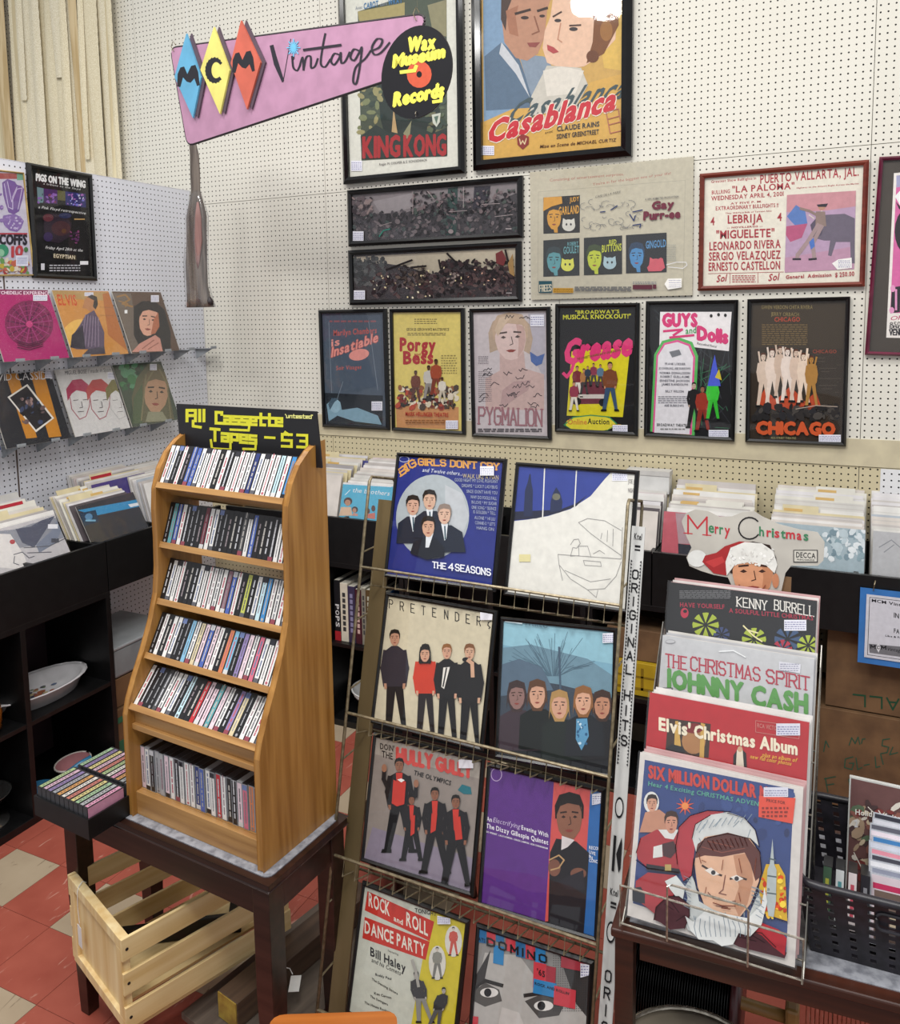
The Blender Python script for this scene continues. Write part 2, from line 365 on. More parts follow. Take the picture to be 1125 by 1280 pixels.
    def tag(s, x0, y0, x1, y1, seed=1):
        s.rect(x0, y0, x1, y1, '#e9e9f2'); h = (y1 - y0); return s.dash(x0 + 2, y0 + h * .12, x1 - 2, y1 - h * .08, 4, h * .08, '#8a8ab0', seed)
    def face(s, cx, cy, w_, h_, skin='#c99a7c', hair='#2a1d16', dark='#3a2620', long=0, tilt=0., shade=None):
        def P(x, y): ct, st = math.cos(tilt), math.sin(tilt); return (cx + (x * w_) * ct - (y * h_) * st, cy + (x * w_) * st + (y * h_) * ct)
        if long: s.poly([P(-.62, -.2), P(-.5, -.62), P(0, -.75), P(.5, -.62), P(.62, -.2), P(.68, .6), P(.6, .9 * long), P(.3, .7), P(-.3, .7), P(-.6, .9 * long), P(-.68, .6)], hair)
        else: s.poly([P(-.56, 0), P(-.58, -.35), P(-.4, -.64), P(0, -.72), P(.42, -.64), P(.58, -.35), P(.56, 0)], hair)
        s.poly([P(-.5, -.15), P(-.44, -.42), P(-.1, -.5), P(.3, -.48), P(.48, -.3), P(.5, .05), P(.42, .32), P(.2, .54), P(0, .58), P(-.2, .54), P(-.42, .32), P(-.5, .05)], skin)
        if shade: s.poly([P(.2, -.4), P(.46, -.3), P(.49, .05), P(.4, .32), P(.2, .53), P(.26, .1)], shade)
        s.lines([[P(-.34, -.16), P(-.12, -.18)], [P(.12, -.18), P(.34, -.16)]], h_ * .045, dark)
        s.put([[P(-.32, -.04), P(-.23, -.09), P(-.14, -.04), P(-.23, -.01)], [P(.32, -.04), P(.23, -.09), P(.14, -.04), P(.23, -.01)]], dark)
        s.lines([[P(.03, -.05), P(.07, .14), P(-.03, .17)]], h_ * .02, dark)
        s.poly([P(-.17, .31), P(0, .285), P(.17, .31), P(.06, .365), P(-.06, .365)], '#8c3f38' if w_ > 12 else dark)
        s.poly([P(-.5, -.1), P(-.47, -.45), P(-.1, -.6), P(.4, -.55), P(.5, -.15), P(.4, -.36), P(-.05, -.42), P(-.36, -.34)], hair)
        return s
    def fig(s, x, y, h_, top='#1a1a1c', legs='#17171a', skin='#b98a6c', hair='#1d1511', shirt=None, wd=.26, step=.06, arms=1, tilt=0.):
        def P(a, b): return (x + (a + tilt * (b - .5)) * h_, y + b * h_)
        w_ = wd / 2
        s.put([[P(-w_ * .7, .48), P(w_ * .7, .48), P(w_ * .75 + step, .97), P(w_ * .3 + step, .98), P(.005, .56), P(-w_ * .2 - step, .98), P(-w_ * .75 - step, .97)]], legs)
        s.put([[P(-w_ * .9 - step, .96), P(-w_ * .1 - step, .96), P(-w_ * .1 - step, 1.), P(-w_ * 1. - step, 1.)], [P(w_ * .2 + step, .96), P(w_ * .9 + step, .96), P(w_ * 1. + step, 1.), P(w_ * .2 + step, 1.)]], '#0d0d0d')
        if arms: s.lines([[P(-w_ * .8, .2), P(-w_ * 1.02, .35), P(-w_ * .8, .5)], [P(w_ * .8, .2), P(w_ * 1.02, .35), P(w_ * .8, .5)]], h_ * .05, top); s.put([[P(-w_ * .95, .49), P(-w_ * .68, .49), P(-w_ * .7, .54), P(-w_ * .9, .54)], [P(w_ * .95, .49), P(w_ * .68, .49), P(w_ * .7, .54), P(w_ * .9, .54)]], skin)
        s.poly([P(-w_ * .85, .19), P(-.03, .145), P(.03, .145), P(w_ * .85, .19), P(w_ * .7, .52), P(-w_ * .7, .52)], top)
        if shirt: s.poly([P(-.035, .15), P(.035, .15), P(.02, .38), P(-.02, .38)], shirt)
        s.face(x + tilt * -.4 * h_, y + .075 * h_, h_ * .085, h_ * .12, skin, hair); return s
    def build(s, name, parent, mat=None): return obj(name, s.mb, mat or M_print, parent)
def axes(yaw, lean=0.):
    """yaw and lean in degrees; returns unit x, back direction, up direction leaning back"""
    a, b = math.radians(yaw), math.radians(lean); X = Vector((math.cos(a), math.sin(a), 0)); B = Vector((-math.sin(a), math.cos(a), 0))
    return X, B, Vector((0, 0, 1)) * math.cos(b) + B * math.sin(b)
def framed(name, label, surf, fw, mat, draw, view, group=None, depth=.9, back=0., glass=True, cat='poster', sheet='#d8d4c8', inset=None, profile=True):
    """picture with mitred frame, sheet, printed artwork and glass; surf is the rectangle on the wall plane"""
    t = thing(name, label, cat, surf.O - surf.n * back, group=group, mat3=surf.m3()); W_, H_ = surf.w, surf.h
    if fw:
        mb = MB(); o = [(0, 0), (W_, 0), (W_, H_), (0, H_)]; i = [(fw, fw), (W_ - fw, fw), (W_ - fw, H_ - fw), (fw, H_ - fw)]; d = -.0
        for k in range(4):
            a, b, c, e = o[k], o[(k + 1) % 4], i[(k + 1) % 4], i[k]
            ma = ((a[0] + e[0]) / 2, (a[1] + e[1]) / 2); mb_ = ((b[0] + c[0]) / 2, (b[1] + c[1]) / 2)
            rl = [(a, b, 0.), (a, b, -depth * .6), (ma, mb_, -depth), (e, c, -depth * .75), (e, c, 0.)]
            vs = []
            for p, q, y in rl: vs += [(p[0], y, p[1]), (q[0], y, q[1])]
            mb.add(vs, [(2 * j, 2 * j + 1, 2 * j + 3, 2 * j + 2) for j in range(4)] + [(8, 9, 1, 0)])
        obj('frame', mb, mat, t)
    obj('backing_sheet', MB().box(fw * .6, -.22, fw * .6, W_ - fw * .6, -.05, H_ - fw * .6), plain(sheet, .6), t)
    A = Art(surf, view, .24, fw * .98); draw(A); A.build('artwork', t)
    if glass: obj('glass' if fw else 'plastic_cover', MB().add([(fw, -.46, fw), (W_ - fw, -.46, fw), (W_ - fw, -.46, H_ - fw), (fw, -.46, H_ - fw)], [(0, 1, 2, 3)]), M_glass if fw else M_wrap, t)
    return t
def record(label, surf, draw, view, thickness=.18, group=None, edge='#cfcac0', wrap=True, name='record_sleeve', cat='record'):
    t = thing(name, label, cat, surf.O, group=group, mat3=surf.m3()); W_, H_ = surf.w, surf.h
    obj('card_sleeve', MB().box(0, 0, 0, W_, thickness, H_), plain(edge, .5), t)
    A = Art(surf, view, .01); draw(A); A.build('cover_print', t)
    if wrap:
        obj('plastic_sleeve', MB().add([(-.12, -.22, -.05), (W_ + .15, -.22, -.05), (W_ + .15, -.22, H_ + .15), (-.12, -.22, H_ + .15)], [(0, 1, 2, 3)]), M_wrap, t)
    return t
# ================================================================== THE SETTING
def struct(name, mb, mat, parent=None, kind='structure'):
    return obj(name, mb, mat, parent, kind=kind if parent is None else None)
fl = struct('floor', MB().box(-190, 20, -2, 40, 150, -.08), plain('#5a4a40', .8))
_tm = {}
for key, mat in (('r', M_tred), ('b', M_tbeige)):
    _tm[key] = MB().prism([(.03, .03), (8.97, .03), (8.97, 8.97), (.03, 8.97)], -.08, 0, plane='xy').mesh('tile_' + key, mat)
for i in range(0, 17):
    for j in range(-3, 8):
        x, y = -116.3 + 9 * i, 66 + 9 * j
        if y > 140: continue
        be = ((i % 4 in (1, 3)) and j % 2 == 0) and not (i % 4 == 1 and j % 4 == 2)
        o = bpy.data.objects.new('tile', _tm['b' if be else 'r']); COL.objects.link(o); o.parent = fl; o.location = (x * S, y * S, 0); o.rotation_euler = (0, 0, 0)
wb = struct('wall_back', MB().box(-190, 141.3, 0, 40, 146, 196), plain('#cfcab9', .7))
def panel(parent, name, x0, x1, z0, z1, mat, y=140.8, jit=0.):
    o = obj(name, MB().box(0, 0, 0, x1 - x0, .25, z1 - z0), mat, parent); o.location = (x0 * S, (y + jit) * S, z0 * S); return o
for x0 in (-190, -142, -94, -46, 2):
    x1 = x0 + 47.9
    panel(wb, 'pegboard_panel', x0, x1 if x1 < 40 else 40, 52.4, 100.4, M_pegup)
    panel(wb, 'pegboard_panel', x0, x1 if x1 < 40 else 40, 100.5, 148.5, M_pegup)
    panel(wb, 'pegboard_panel', x0, x1 if x1 < 40 else 40, 148.6, 195, M_pegup)
    panel(wb, 'pegboard_panel', x0, x1 if x1 < 40 else 40, 4.5, 52.3, M_peglow)
panel(wb, 'pegboard_patch', 4.9, 30, 30, 52.2, M_pegwhite, 140.6)
struct('trim_1', MB().box(-126, 140.6, 52.4, 40, 140.78, 56.6), plain('#d6cbab', .6))
obj('trim_2', MB().box(-126, 139.7, 0, 40, 140.7, 4.4), plain('#8a7f6a', .6), kind='structure')
wl = struct('wall_left', MB().box(-128, 40, 0, -126.7, 140.7, 103), plain('#d5d6da', .7))
for y0, y1 in ((40, 45.5), (45.6, 93.6), (93.75, 140.7)):
    o = obj('pegboard_panel', MB().box(0, 0, 0, .3, y1 - y0, 97.4), M_pegleft, wl); o.location = (-126.65 * S, y0 * S, 5.6 * S)
obj('edge_strip', MB().box(-128.1, 40, 103, -126.32, 140.7, 103.1), plain('#dcdde2', .6), wl)
obj('seam_strip', MB().box(-126.7, 93.55, 5.6, -126.28, 93.8, 103), plain('#5b4b44', .6), wl)
# ------------------------------------------------------------------ lace lengths hanging over the back wall beyond the partition
cu = thing('lace_curtain', 'cream and ecru lace trims hanging in long strips at upper left behind the white partition', 'curtain', (-150, 139, 100))
R = random.Random(3)
def laceM(name, c1, c2, sc):
    return noisy(name, c1, c2, sc, .8, 0, .3, 3, .42, .6)
LM = [laceM('ecru_cloth', '#d0c09a', '#e8dcb8', (30, 30, 2)), laceM('cream_lace', '#d2c6a4', '#f2ead4', (420, 420, 300)), laceM('ivory_lace', '#d6c9a6', '#ece2c6', (300, 300, 200)), laceM('tan_ribbon', '#c0a678', '#d8c298', (40, 40, 3))]
x = -192
strips = []
while x < -147.5:
    wd = R.uniform(1.6, 3.8); wd = min(wd, -146.6 - x + .4)
    y = R.uniform(-.9, .3); z0 = 100.5 + R.uniform(0, 1.5); z1 = 180; m = R.choice([0, 0, 1, 1, 2, 2, 3]); strips.append((x, wd, y, z0, z1, m)); x += wd * R.uniform(.6, .9)
strips += [(-174.5, 1.6, -1.3, 127, 180, 1), (-163.5, 2.6, -1.4, 130.5, 180, 1), (-169.5, 2.4, -1.5, 101, 180, 1), (-155.5, 1.4, -1.2, 112, 180, 2), (-160.8, 2.2, -1.5, 101, 180, 2)]
for x, wd, y, z0, z1, m in strips:
    mb = MB(); n = 26; vs = []; ph = R.uniform(0, 6); sl = R.uniform(-.008, .012); scal = m in (1, 2)
    for i in range(n * (3 if scal else 1) + 1):
        t = i / (n * (3 if scal else 1)); z = z0 + (z1 - z0) * t; dx = math.sin(ph + t * 3) * .25 + sl * (z - z0); e = .16 * abs(math.sin(t * 120)) if scal else 0
        vs += [(x + 150 + dx - e, y + .25 * math.sin(t * 6 + ph), z - 100), (x + 150 + dx + wd * .33, y - .45, z - 100), (x + 150 + dx + wd * .66, y - .2, z - 100), (x + 150 + dx + wd + e, y + .25 * math.cos(t * 5 + ph), z - 100)]
    fs = [(4 * i + k, 4 * i + k + 1, 4 * i + 5 + k, 4 * i + 4 + k) for i in range(len(vs) // 4 - 1) for k in range(3)]
    obj('lace_strip', mb.add(vs, fs), LM[m], cu, smooth=True)
# ================================================================== FRAMED PRINTS ON THE BACK WALL
WALL = Surf((-60, 140.55, 80), (1, 0, 0), (0, 0, 1))
def wallrect(x0, x1, z0, z1): return Surf((x0, 140.55, z0), (1, 0, 0), (0, 0, 1), x1 - x0, z1 - z0)
V2 = (400, 0, 2.8125); V3 = (725, 180, 2.8125); V1 = (380, 370, 2.8125); VP = (655, 190, 5.1136); VN = (430, 215, 4.891); VR = (1060, 180, 4.571)
def d_ape(A):
    A.bg('#dcdcd0'); A.poly([(135, 42), (447, -60), (450, 548), (148, 566)], '#4c5648')
    A.poly([(135, 42), (300, 10), (300, 60), (240, 90), (140, 75)], '#a79a66'); A.poly([(380, 20), (447, 0), (447, 130), (400, 120)], '#8f8a6a')
    A.poly([(225, 90), (330, 70), (400, 150), (420, 330), (430, 540), (250, 550), (215, 420), (200, 200)], '#2c3834'); A.scat(140, 90, 215, 500, 60, 14, ['#5e6a52', '#7e8560', '#3c4a42', '#9a9468'], 4); A.scat(380, 300, 445, 520, 30, 12, ['#5e6a52', '#44524a', '#6b6a50'], 5)
    A.poly([(150, 560), (146, 480), (200, 440), (250, 470), (330, 440), (400, 470), (448, 450), (449, 550)], '#33403c')
    A.poly([(262, 380), (276, 470), (255, 465)], '#b99c70'); A.poly([(296, 470), (325, 425), (316, 500)], '#8f8f70')
    A.text('Avec', 128, 37, 152, 32, 12, '#8a93a0', 0); A.text('CABOT', 157, 34, 208, 24, 20, '#3f78a8'); A.text('dans', 215, 24, 240, 19, 12, '#8a93a0', 0); A.text('WRAY', 243, 21, 293, 12, 20, '#3f78a8')
    A.text('KING', 154, 555, 284, 549, 70, '#a8383a', 1, 0, '#a8383a', 2); A.text('KONG', 298, 550, 446, 545, 70, '#a8383a', 1, 0, '#a8383a', 2)
    A.text('Regie: M. COOPER & E. SCHOEDSACK', 212, 583, 380, 567, 8, '#3a3a3a', 0)
    A.poly([(396, 405), (428, 398), (424, 432), (413, 448), (400, 434)], '#c9cdbf'); A.poly([(404, 412), (420, 408), (413, 438)], '#5c7466'); A.tag(113, 566, 152, 602)
framed('framed_poster', 'tall black-framed jungle film poster with blocky red lettering, partly behind the record-shaped sign', wallrect(-89.2, -63.4, 101.7, 143), 1.25, M_frameg, d_ape, V2, 'framed posters on the cream back wall', depth=1.3, inset=1)
def d_casa(A):
    A.bg('#caa35c'); A.poly([(575, -60), (700, -60), (700, 260), (760, 300), (770, 380), (600, 430), (578, 440)], '#7f9cb8'); A.poly([(960, -60), (1068, -60), (1066, 250), (1000, 240)], '#d9b45c'); A.poly([(575, 430), (800, 330), (1066, 260), (1062, 520), (570, 560)], '#d3a857')
    A.poly([(580, 200), (640, 150), (700, 200), (745, 330), (740, 380), (585, 390)], '#5c7288'); A.poly([(700, 190), (790, 200), (830, 250), (770, 390), (742, 330)], '#8796a6'); A.poly([(640, 150), (700, 230), (740, 345), (690, 260), (632, 190)], '#c9ccd0')
    A.poly([(650, -60), (830, -60), (800, 40), (792, 130), (768, 190), (730, 215), (690, 205), (650, 150), (640, 60)], '#b98a70'); A.poly([(640, -60), (700, -60), (660, 40), (655, 110), (638, 70)], '#4a3a34'); A.poly([(655, 40), (700, 20), (690, 60), (700, 130), (668, 120)], '#a67258')
    A.poly([(828, -60), (1030, -60), (1045, 60), (1040, 140), (985, 200), (930, 235), (860, 245), (800, 222), (784, 170), (792, 110), (812, 60)], '#e3bda2'); A.poly([(900, -60), (1045, -60), (1052, 90), (1000, 190), (938, 225), (960, 150), (965, 70), (930, 10)], '#7a4d2c'); A.ell(990, 20, 26, 40, '#b98a4c'); A.ell(1008, 110, 22, 36, '#9a6a38'); A.ell(960, 200, 22, 22, '#6a4028')
    A.lines([[(690, 50), (740, 36)], [(768, 40), (800, 30)]], 9, '#3a2a24'); A.ell(722, 64, 14, 6, '#3b2c28'); A.ell(783, 58, 10, 5, '#3b2c28'); A.lines([[(756, 60), (772, 112), (748, 122)]], 5, '#8a5a44'); A.poly([(730, 152), (776, 150), (760, 168), (738, 166)], '#8f4a44')
    A.lines([[(822, 60), (850, 44)], [(880, 92), (918, 90)]], 6, '#4a342c'); A.ell(838, 74, 12, 6, '#3b3436'); A.ell(893, 104, 15, 7, '#3b3436'); A.lines([[(848, 84), (838, 140), (852, 150)]], 4, '#c08a70'); A.poly([(800, 158), (824, 168), (842, 184), (822, 190), (802, 178)], '#b04a4c')
    A.poly([(800, 232), (920, 240), (944, 300), (900, 380), (740, 410), (745, 340)], '#c9c4b8'); A.poly([(786, 250), (850, 235), (930, 250), (900, 330), (800, 340)], '#dcd6ca')
    A.text('Casablanca', 650, 440, 1062, 345, 84, '#46565a', 1, .6); A.text('Casablanca', 588, 505, 1035, 385, 78, '#c8343e', 1, .28, '#efe4d2', 6); A.text('Casablanca', 588, 505, 1035, 385, 78, '#c8343e', 1, .28, '#c8343e', 2.5)
    A.text('avec', 793, 472, 820, 466, 9, '#3c3428', 0, .2); A.text('CLAUDE RAINS', 835, 463, 984, 445, 17, '#2f3640'); A.text('SIDNEY GREENSTREET', 834, 490, 982, 472, 16, '#2f3640'); A.text('Mise en Scene de MICHAEL CURTIZ', 775, 522, 1042, 498, 11, '#5a3a22', 1, .2)
    A.poly([(695, 485), (714, 472), (737, 482), (736, 508), (715, 527), (697, 510)], '#8c3a34'); A.lines([[(704, 490), (708, 508), (715, 496), (722, 508), (728, 488)]], 3.5, '#e0cba0')
    A.lines([[(1008, 396), (1050, 384), (1064, 460), (1022, 470), (1008, 396)], [(1014, 420), (1052, 410)], [(1018, 440), (1056, 430)]], 3, '#b06a5c'); A.tag(568, 514, 615, 547)
framed('framed_poster', 'tall black-framed romance film poster, two large faces above slanted red script title', wallrect(-61.7, -33.3, 101.9, 144.5), 1.7, M_frameg, d_casa, V2, 'framed posters on the cream back wall', depth=1.5)
def d_war1(A):
    A.bg('#3b373b'); A.poly([(60, 140), (1060, 60), (1060, 130), (900, 190), (600, 170), (380, 250), (60, 260)], '#7d7577')
    A.poly([(180, 180), (420, 130), (420, 220), (230, 260)], '#8f888a'); A.poly([(640, 100), (700, 90), (690, 380), (620, 390)], '#26403c'); A.poly([(800, 90), (900, 85), (880, 240), (790, 230)], '#26222e')
    A.scat(60, 250, 1060, 410, 420, 15, ['#221f23', '#2f2b2f', '#474146', '#5a5052', '#1a181c', '#6e6466', '#3a4644'], 11, -.04); A.scat(60, 160, 180, 260, 60, 15, ['#5f5558', '#3a3438', '#8a7a78'], 12); A.scat(420, 120, 1050, 260, 200, 12, ['#2a272b', '#5a5356', '#48514c', '#6d6062', '#1d1b1e'], 13, -.02)
    A.lines([[(230, 330), (300, 310)], [(650, 245), (760, 238)], [(930, 275), (1040, 262)], [(430, 120), (430, 260)], [(740, 95), (738, 220)], [(520, 120), (560, 170)], [(850, 200), (960, 195)]], 3, '#a29696'); A.lines([[(225, 395), (250, 360), (290, 350)]], 7, '#2f8070'); A.ell(662, 365, 16, 14, '#8a7f80'); A.rect(995, 346, 1032, 352, '#a8a0a0'); A.tag(64, 364, 130, 422)
def d_war2(A):
    A.bg('#2c2022'); A.poly([(55, 520), (1050, 465), (1050, 640), (900, 600), (760, 560), (640, 530), (560, 640), (400, 580), (260, 560), (60, 560)], '#bdb29c')
    A.scat(60, 525, 260, 690, 130, 16, ['#2a2c2c', '#434746', '#1d1f20', '#5a5a58'], 21); A.scat(180, 620, 1050, 770, 420, 16, ['#2a1c20', '#1b1416', '#3d2a2c', '#4c3436', '#5e4a48', '#231a20'], 22, -.02); A.scat(600, 540, 1040, 680, 190, 14, ['#241a1e', '#3a2a2c', '#4e3c3c', '#1a1416'], 23); A.scat(340, 575, 520, 690, 60, 13, ['#4a3e38', '#2a2222', '#6a5a50'], 24)
    A.lines([[(270, 598), (425, 540)], [(420, 585), (510, 576)], [(600, 590), (590, 540)], [(640, 500), (690, 550)], [(995, 480), (1010, 540)]], 12, '#1e1718'); A.poly([(935, 500), (975, 480), (1000, 530), (985, 575), (940, 560)], '#6e2f30'); A.poly([(1010, 560), (1040, 500), (1050, 640), (1020, 620)], '#9a7a4c')
    A.scat(640, 620, 720, 680, 9, 13, ['#9a8c84', '#7a6c68'], 25); A.scat(180, 600, 600, 770, 22, 6, ['#e8d9a8', '#f0e6c8'], 26); A.scat(620, 580, 1040, 700, 14, 6, ['#e8d9a8', '#d8a890'], 27); A.rect(1000, 738, 1035, 742, '#b8b0b0'); A.tag(72, 724, 140, 780)
for nm, dr, q, lb in (('framed_panorama', d_war1, [(22, 115), (1100, 24), (1098, 402), (43, 458)], 'wide black-framed panoramic print of a pale grey battle crowd, upper of two'), ('framed_panorama', d_war2, [(25, 482), (1086, 424), (1096, 792), (52, 814)], 'wide black-framed panoramic print of a dark brown battle crowd, lower of two')):
    framed(nm, lb, WALL.fit(q, VN), .95, M_frame, dr, VN, 'wide panoramic prints on the back wall', depth=1.)
def d_cat(A):
    A.bg('#c6bfa9'); A.lines([[(95, 256), (1032, 182), (1020, 880), (90, 915), (95, 256)]], 2, '#a39d8c')
    A.text('Consisting of entertainment surprises,', 168, 190, 640, 150, 17, '#b46a60', 0); A.text('You\'re in for the biggest one of your life!', 442, 216, 940, 145, 17, '#b46a60', 0)
    for x0, y0, x1, y1, bgc, fc, hc in ((127, 292, 360, 524, '#1d1b1a', '#d59a36', '#332b28'), (127, 566, 358, 798, '#1b2224', '#5d9ea6', '#2a3a3e'), (386, 550, 630, 788, '#1c2020', '#c3cf3a', '#3a4a26'), (655, 532, 914, 776, '#181c22', '#4c8cc0', '#243c58')):
        A.poly([(x0, y0), (x1, y0 - 16), (x1, y1 - 8), (x0, y1)], bgc); wd = x1 - x0; hh = y1 - y0
        A.poly([(x0 + 10, y1 - 2), (x0 + 40, y1 - 45), (x0 + 110, y1 - 45), (x0 + 130, y1 - 4)], '#16181a'); A.poly([(x0 + 60, y1 - 60), (x0 + 90, y1 - 60), (x0 + 92, y1 - 8), (x0 + 70, y1 - 8)], fc); A.face(x0 + 68, y0 + hh * .56, 88, 130, fc, hc, '#2a2020')
    A.poly([(127, 380), (130, 292), (245, 286), (250, 330), (180, 350)], '#d59a36')
    A.text('GARLAND', 226, 404, 356, 392, 50, '#dfa43c'); A.text('JUDY', 296, 322, 356, 314, 28, '#dfa43c'); A.text('GOULET', 256, 652, 356, 644, 44, '#6aa6ac'); A.text('ROBERT', 282, 600, 350, 596, 22, '#6aa6ac'); A.text('BUTTONS', 502, 642, 626, 630, 44, '#cdd440'); A.text('RED', 548, 590, 594, 586, 26, '#cdd440'); A.text('GINGOLD', 782, 618, 910, 606, 46, '#5a94c4')
    for cx, cy, c, e in ((290, 470, '#d8d6cc', '#444'), (283, 725, '#dfe05a', '#444'), (552, 712, '#a9c4cc', '#444'), (845, 720, '#d2606c', '#444')):
        A.ell(cx, cy, 42, 38, c); A.poly([(cx - 40, cy - 12), (cx - 36, cy - 46), (cx - 12, cy - 32)], c); A.poly([(cx + 40, cy - 12), (cx + 36, cy - 46), (cx + 12, cy - 32)], c); A.ell(cx - 14, cy - 6, 6, 8, '#2a2a2e'); A.ell(cx + 14, cy - 6, 6, 8, '#2a2a2e')
    A.poly([(790, 740), (830, 690), (890, 680), (905, 740), (880, 762), (800, 764)], '#cf5a68')
    R_ = random.Random(5); L_ = []
    for i in range(34):
        x = R_.uniform(390, 740); y = R_.uniform(310, 490); a = R_.uniform(0, 6); r = R_.uniform(12, 34); L_.append([(x + r * math.cos(a + k * .6), y + r * .7 * math.sin(a + k * .6)) for k in range(6)])
    A.lines(L_, 2.2, '#5b5f68'); A.lines([[(560, 372), (600, 345)], [(492, 386), (522, 382)], [(700, 385), (760, 372)], [(680, 400), (705, 440), (715, 410)], [(700, 470), (750, 462), (745, 485)]], 7, '#2c3a66')
    A.text('CAFE DE LA PARIS', 460, 296, 620, 262, 13, '#555', 0, .2); A.text('Gay', 822, 368, 960, 356, 46, '#6e3040', 1, .05, '#6e3040', 3); A.text('Purr-ee', 768, 436, 1000, 420, 50, '#6e3040', 1, .05, '#6e3040', 3); A.text('A UPA ANIMATED PRODUCTION', 778, 310, 992, 292, 11, '#666')
    A.rect(100, 825, 184, 900, '#26505c'); A.stext('FREES', 106, 892, 180, 888, 40, '#c6bfa9', 6, False); A.rect(192, 870, 320, 900, '#c9983a'); A.dash(196, 872, 316, 898, 3, 4, '#7a5a1a', 2); A.dash(330, 860, 690, 890, 3, 8, '#6a6a6a', 3); A.rect(700, 850, 824, 878, '#5e2c3a'); A.rect(828, 848, 850, 874, '#5e2c3a'); A.dash(700, 828, 850, 846, 2, 6, '#8a8a8a', 4)
    A.dash(918, 590, 976, 700, 12, 2.5, '#8a9090', 6); A.poly([(902, 845), (924, 810), (1012, 808), (1012, 866), (924, 880)], '#f2f0ea'); A.dash(930, 816, 1006, 870, 4, 3, '#77a', 8); A.lines([[(915, 722), (980, 705), (1040, 706), (1046, 724), (1020, 745), (925, 735)]], 3, '#e4e6ee')
framed('film_poster', 'unframed cream film poster in plastic with four small tinted portrait squares', WALL.fit([(45, 130), (1086, 30), (1076, 915), (45, 946)], VP), 0, None, d_cat, VP, 'landscape posters on the back wall', glass=True, sheet='#c6bfa9')
def d_bull(A):
    A.bg('#e6e0d0'); r = '#a8303c'
    A.text('Greatest Show Bullfights in', 462, 138, 620, 125, 9, r); A.text('PUERTO VALLARTA, JAL.', 634, 140, 980, 112, 30, r)
    A.text('BULLRING', 464, 178, 528, 173, 13, r); A.text('"LA PALOMA"', 536, 172, 754, 158, 22, r); A.text('Highway to the Airport Right Across the Marina', 762, 158, 980, 142, 5, r)
    A.text('WEDNESDAY APRIL 4, 2001', 462, 200, 716, 183, 15, r); A.text('AT FIVE P. M.', 530, 214, 640, 206, 7, r); A.text('EXTRAORDINARY BULLFIGHTS !!', 478, 234, 698, 222, 13, r); A.text('They Will Face Bulls of Torreon Alto', 512, 247, 674, 238, 5, r)
    A.text('4', 460, 286, 474, 285, 27, r); A.text('LEBRIJA', 520, 280, 644, 274, 28, r); A.text('4', 694, 271, 710, 270, 27, r); A.text('-- NOVILLEROS --', 518, 298, 642, 292, 6, r)
    A.text('"MIGUELETE"', 480, 334, 684, 326, 28, r); A.text('LEONARDO RIVERA', 456, 374, 706, 365, 28, r); A.text('SERGIO VELAZQUEZ', 454, 410, 706, 403, 28, r); A.text('ERNESTO CASTELLON', 453, 446, 704, 440, 28, r)
    A.lines([[(452, 456), (716, 450)], [(528, 456), (528, 490)], [(626, 454), (626, 488)]], 1.5, r); A.text('Sol', 480, 486, 514, 482, 24, r, 1, .2); A.text('Sol', 662, 482, 698, 478, 24, r, 1, .2); A.dash(536, 460, 618, 488, 4, 3, r, 3)
    A.poly([(728, 180), (970, 165), (964, 440), (720, 452)], '#b79ab6'); A.poly([(728, 180), (970, 165), (969, 220), (860, 235), (727, 240)], '#c98f96'); A.poly([(721, 400), (965, 360), (964, 440), (720, 452)], '#bd92aa'); A.poly([(740, 270), (728, 255), (760, 215), (792, 236), (800, 280), (770, 300)], '#5a7cba'); A.poly([(726, 290), (800, 280), (780, 330), (740, 345), (724, 320)], '#b7577c')
    A.poly([(822, 330), (810, 285), (860, 250), (930, 246), (966, 262), (966, 420), (952, 420), (950, 345), (900, 345), (884, 395), (872, 392), (880, 340), (858, 340)], '#6b6272'); A.poly([(810, 285), (830, 262), (860, 268), (850, 320), (822, 335)], '#574e60'); A.lines([[(822, 262), (806, 250)], [(846, 250), (850, 236)]], 4, '#d8cfc4')
    A.ell(850, 222, 13, 11, '#b98a74'); A.poly([(832, 214), (872, 210), (866, 222), (838, 222)], '#2b2530'); A.poly([(830, 238), (862, 238), (866, 290), (828, 290)], '#8f7a72'); A.lines([[(832, 250), (806, 236), (776, 228)]], 9, '#8f7a72'); A.lines([[(838, 285), (800, 345), (766, 390), (764, 402)], [(850, 290), (818, 350), (824, 402)]], 14, '#a48c8c'); A.lines([[(750, 405), (775, 405)], [(806, 406), (830, 404)]], 7, '#2b2530'); A.poly([(806, 345), (822, 330), (826, 360), (812, 372)], '#4a74c0')
    A.text('General  Admission', 724, 474, 884, 466, 12, '#a8303c', 1); A.text('$ 250.00', 897, 468, 964, 463, 15, '#a8303c'); A.poly([(886, 420), (908, 406), (955, 400), (956, 436), (905, 442)], '#f4f2ee'); A.dash(908, 408, 950, 436, 4, 2.5, '#77a', 8)
framed('framed_poster', 'wide brown-framed bullfight poster with red lettering and purple bullring picture', WALL.fit([(425, 105), (1018, 58), (1000, 500), (415, 518)], V3), .75, M_brownfr, d_bull, V3, 'landscape posters on the back wall')
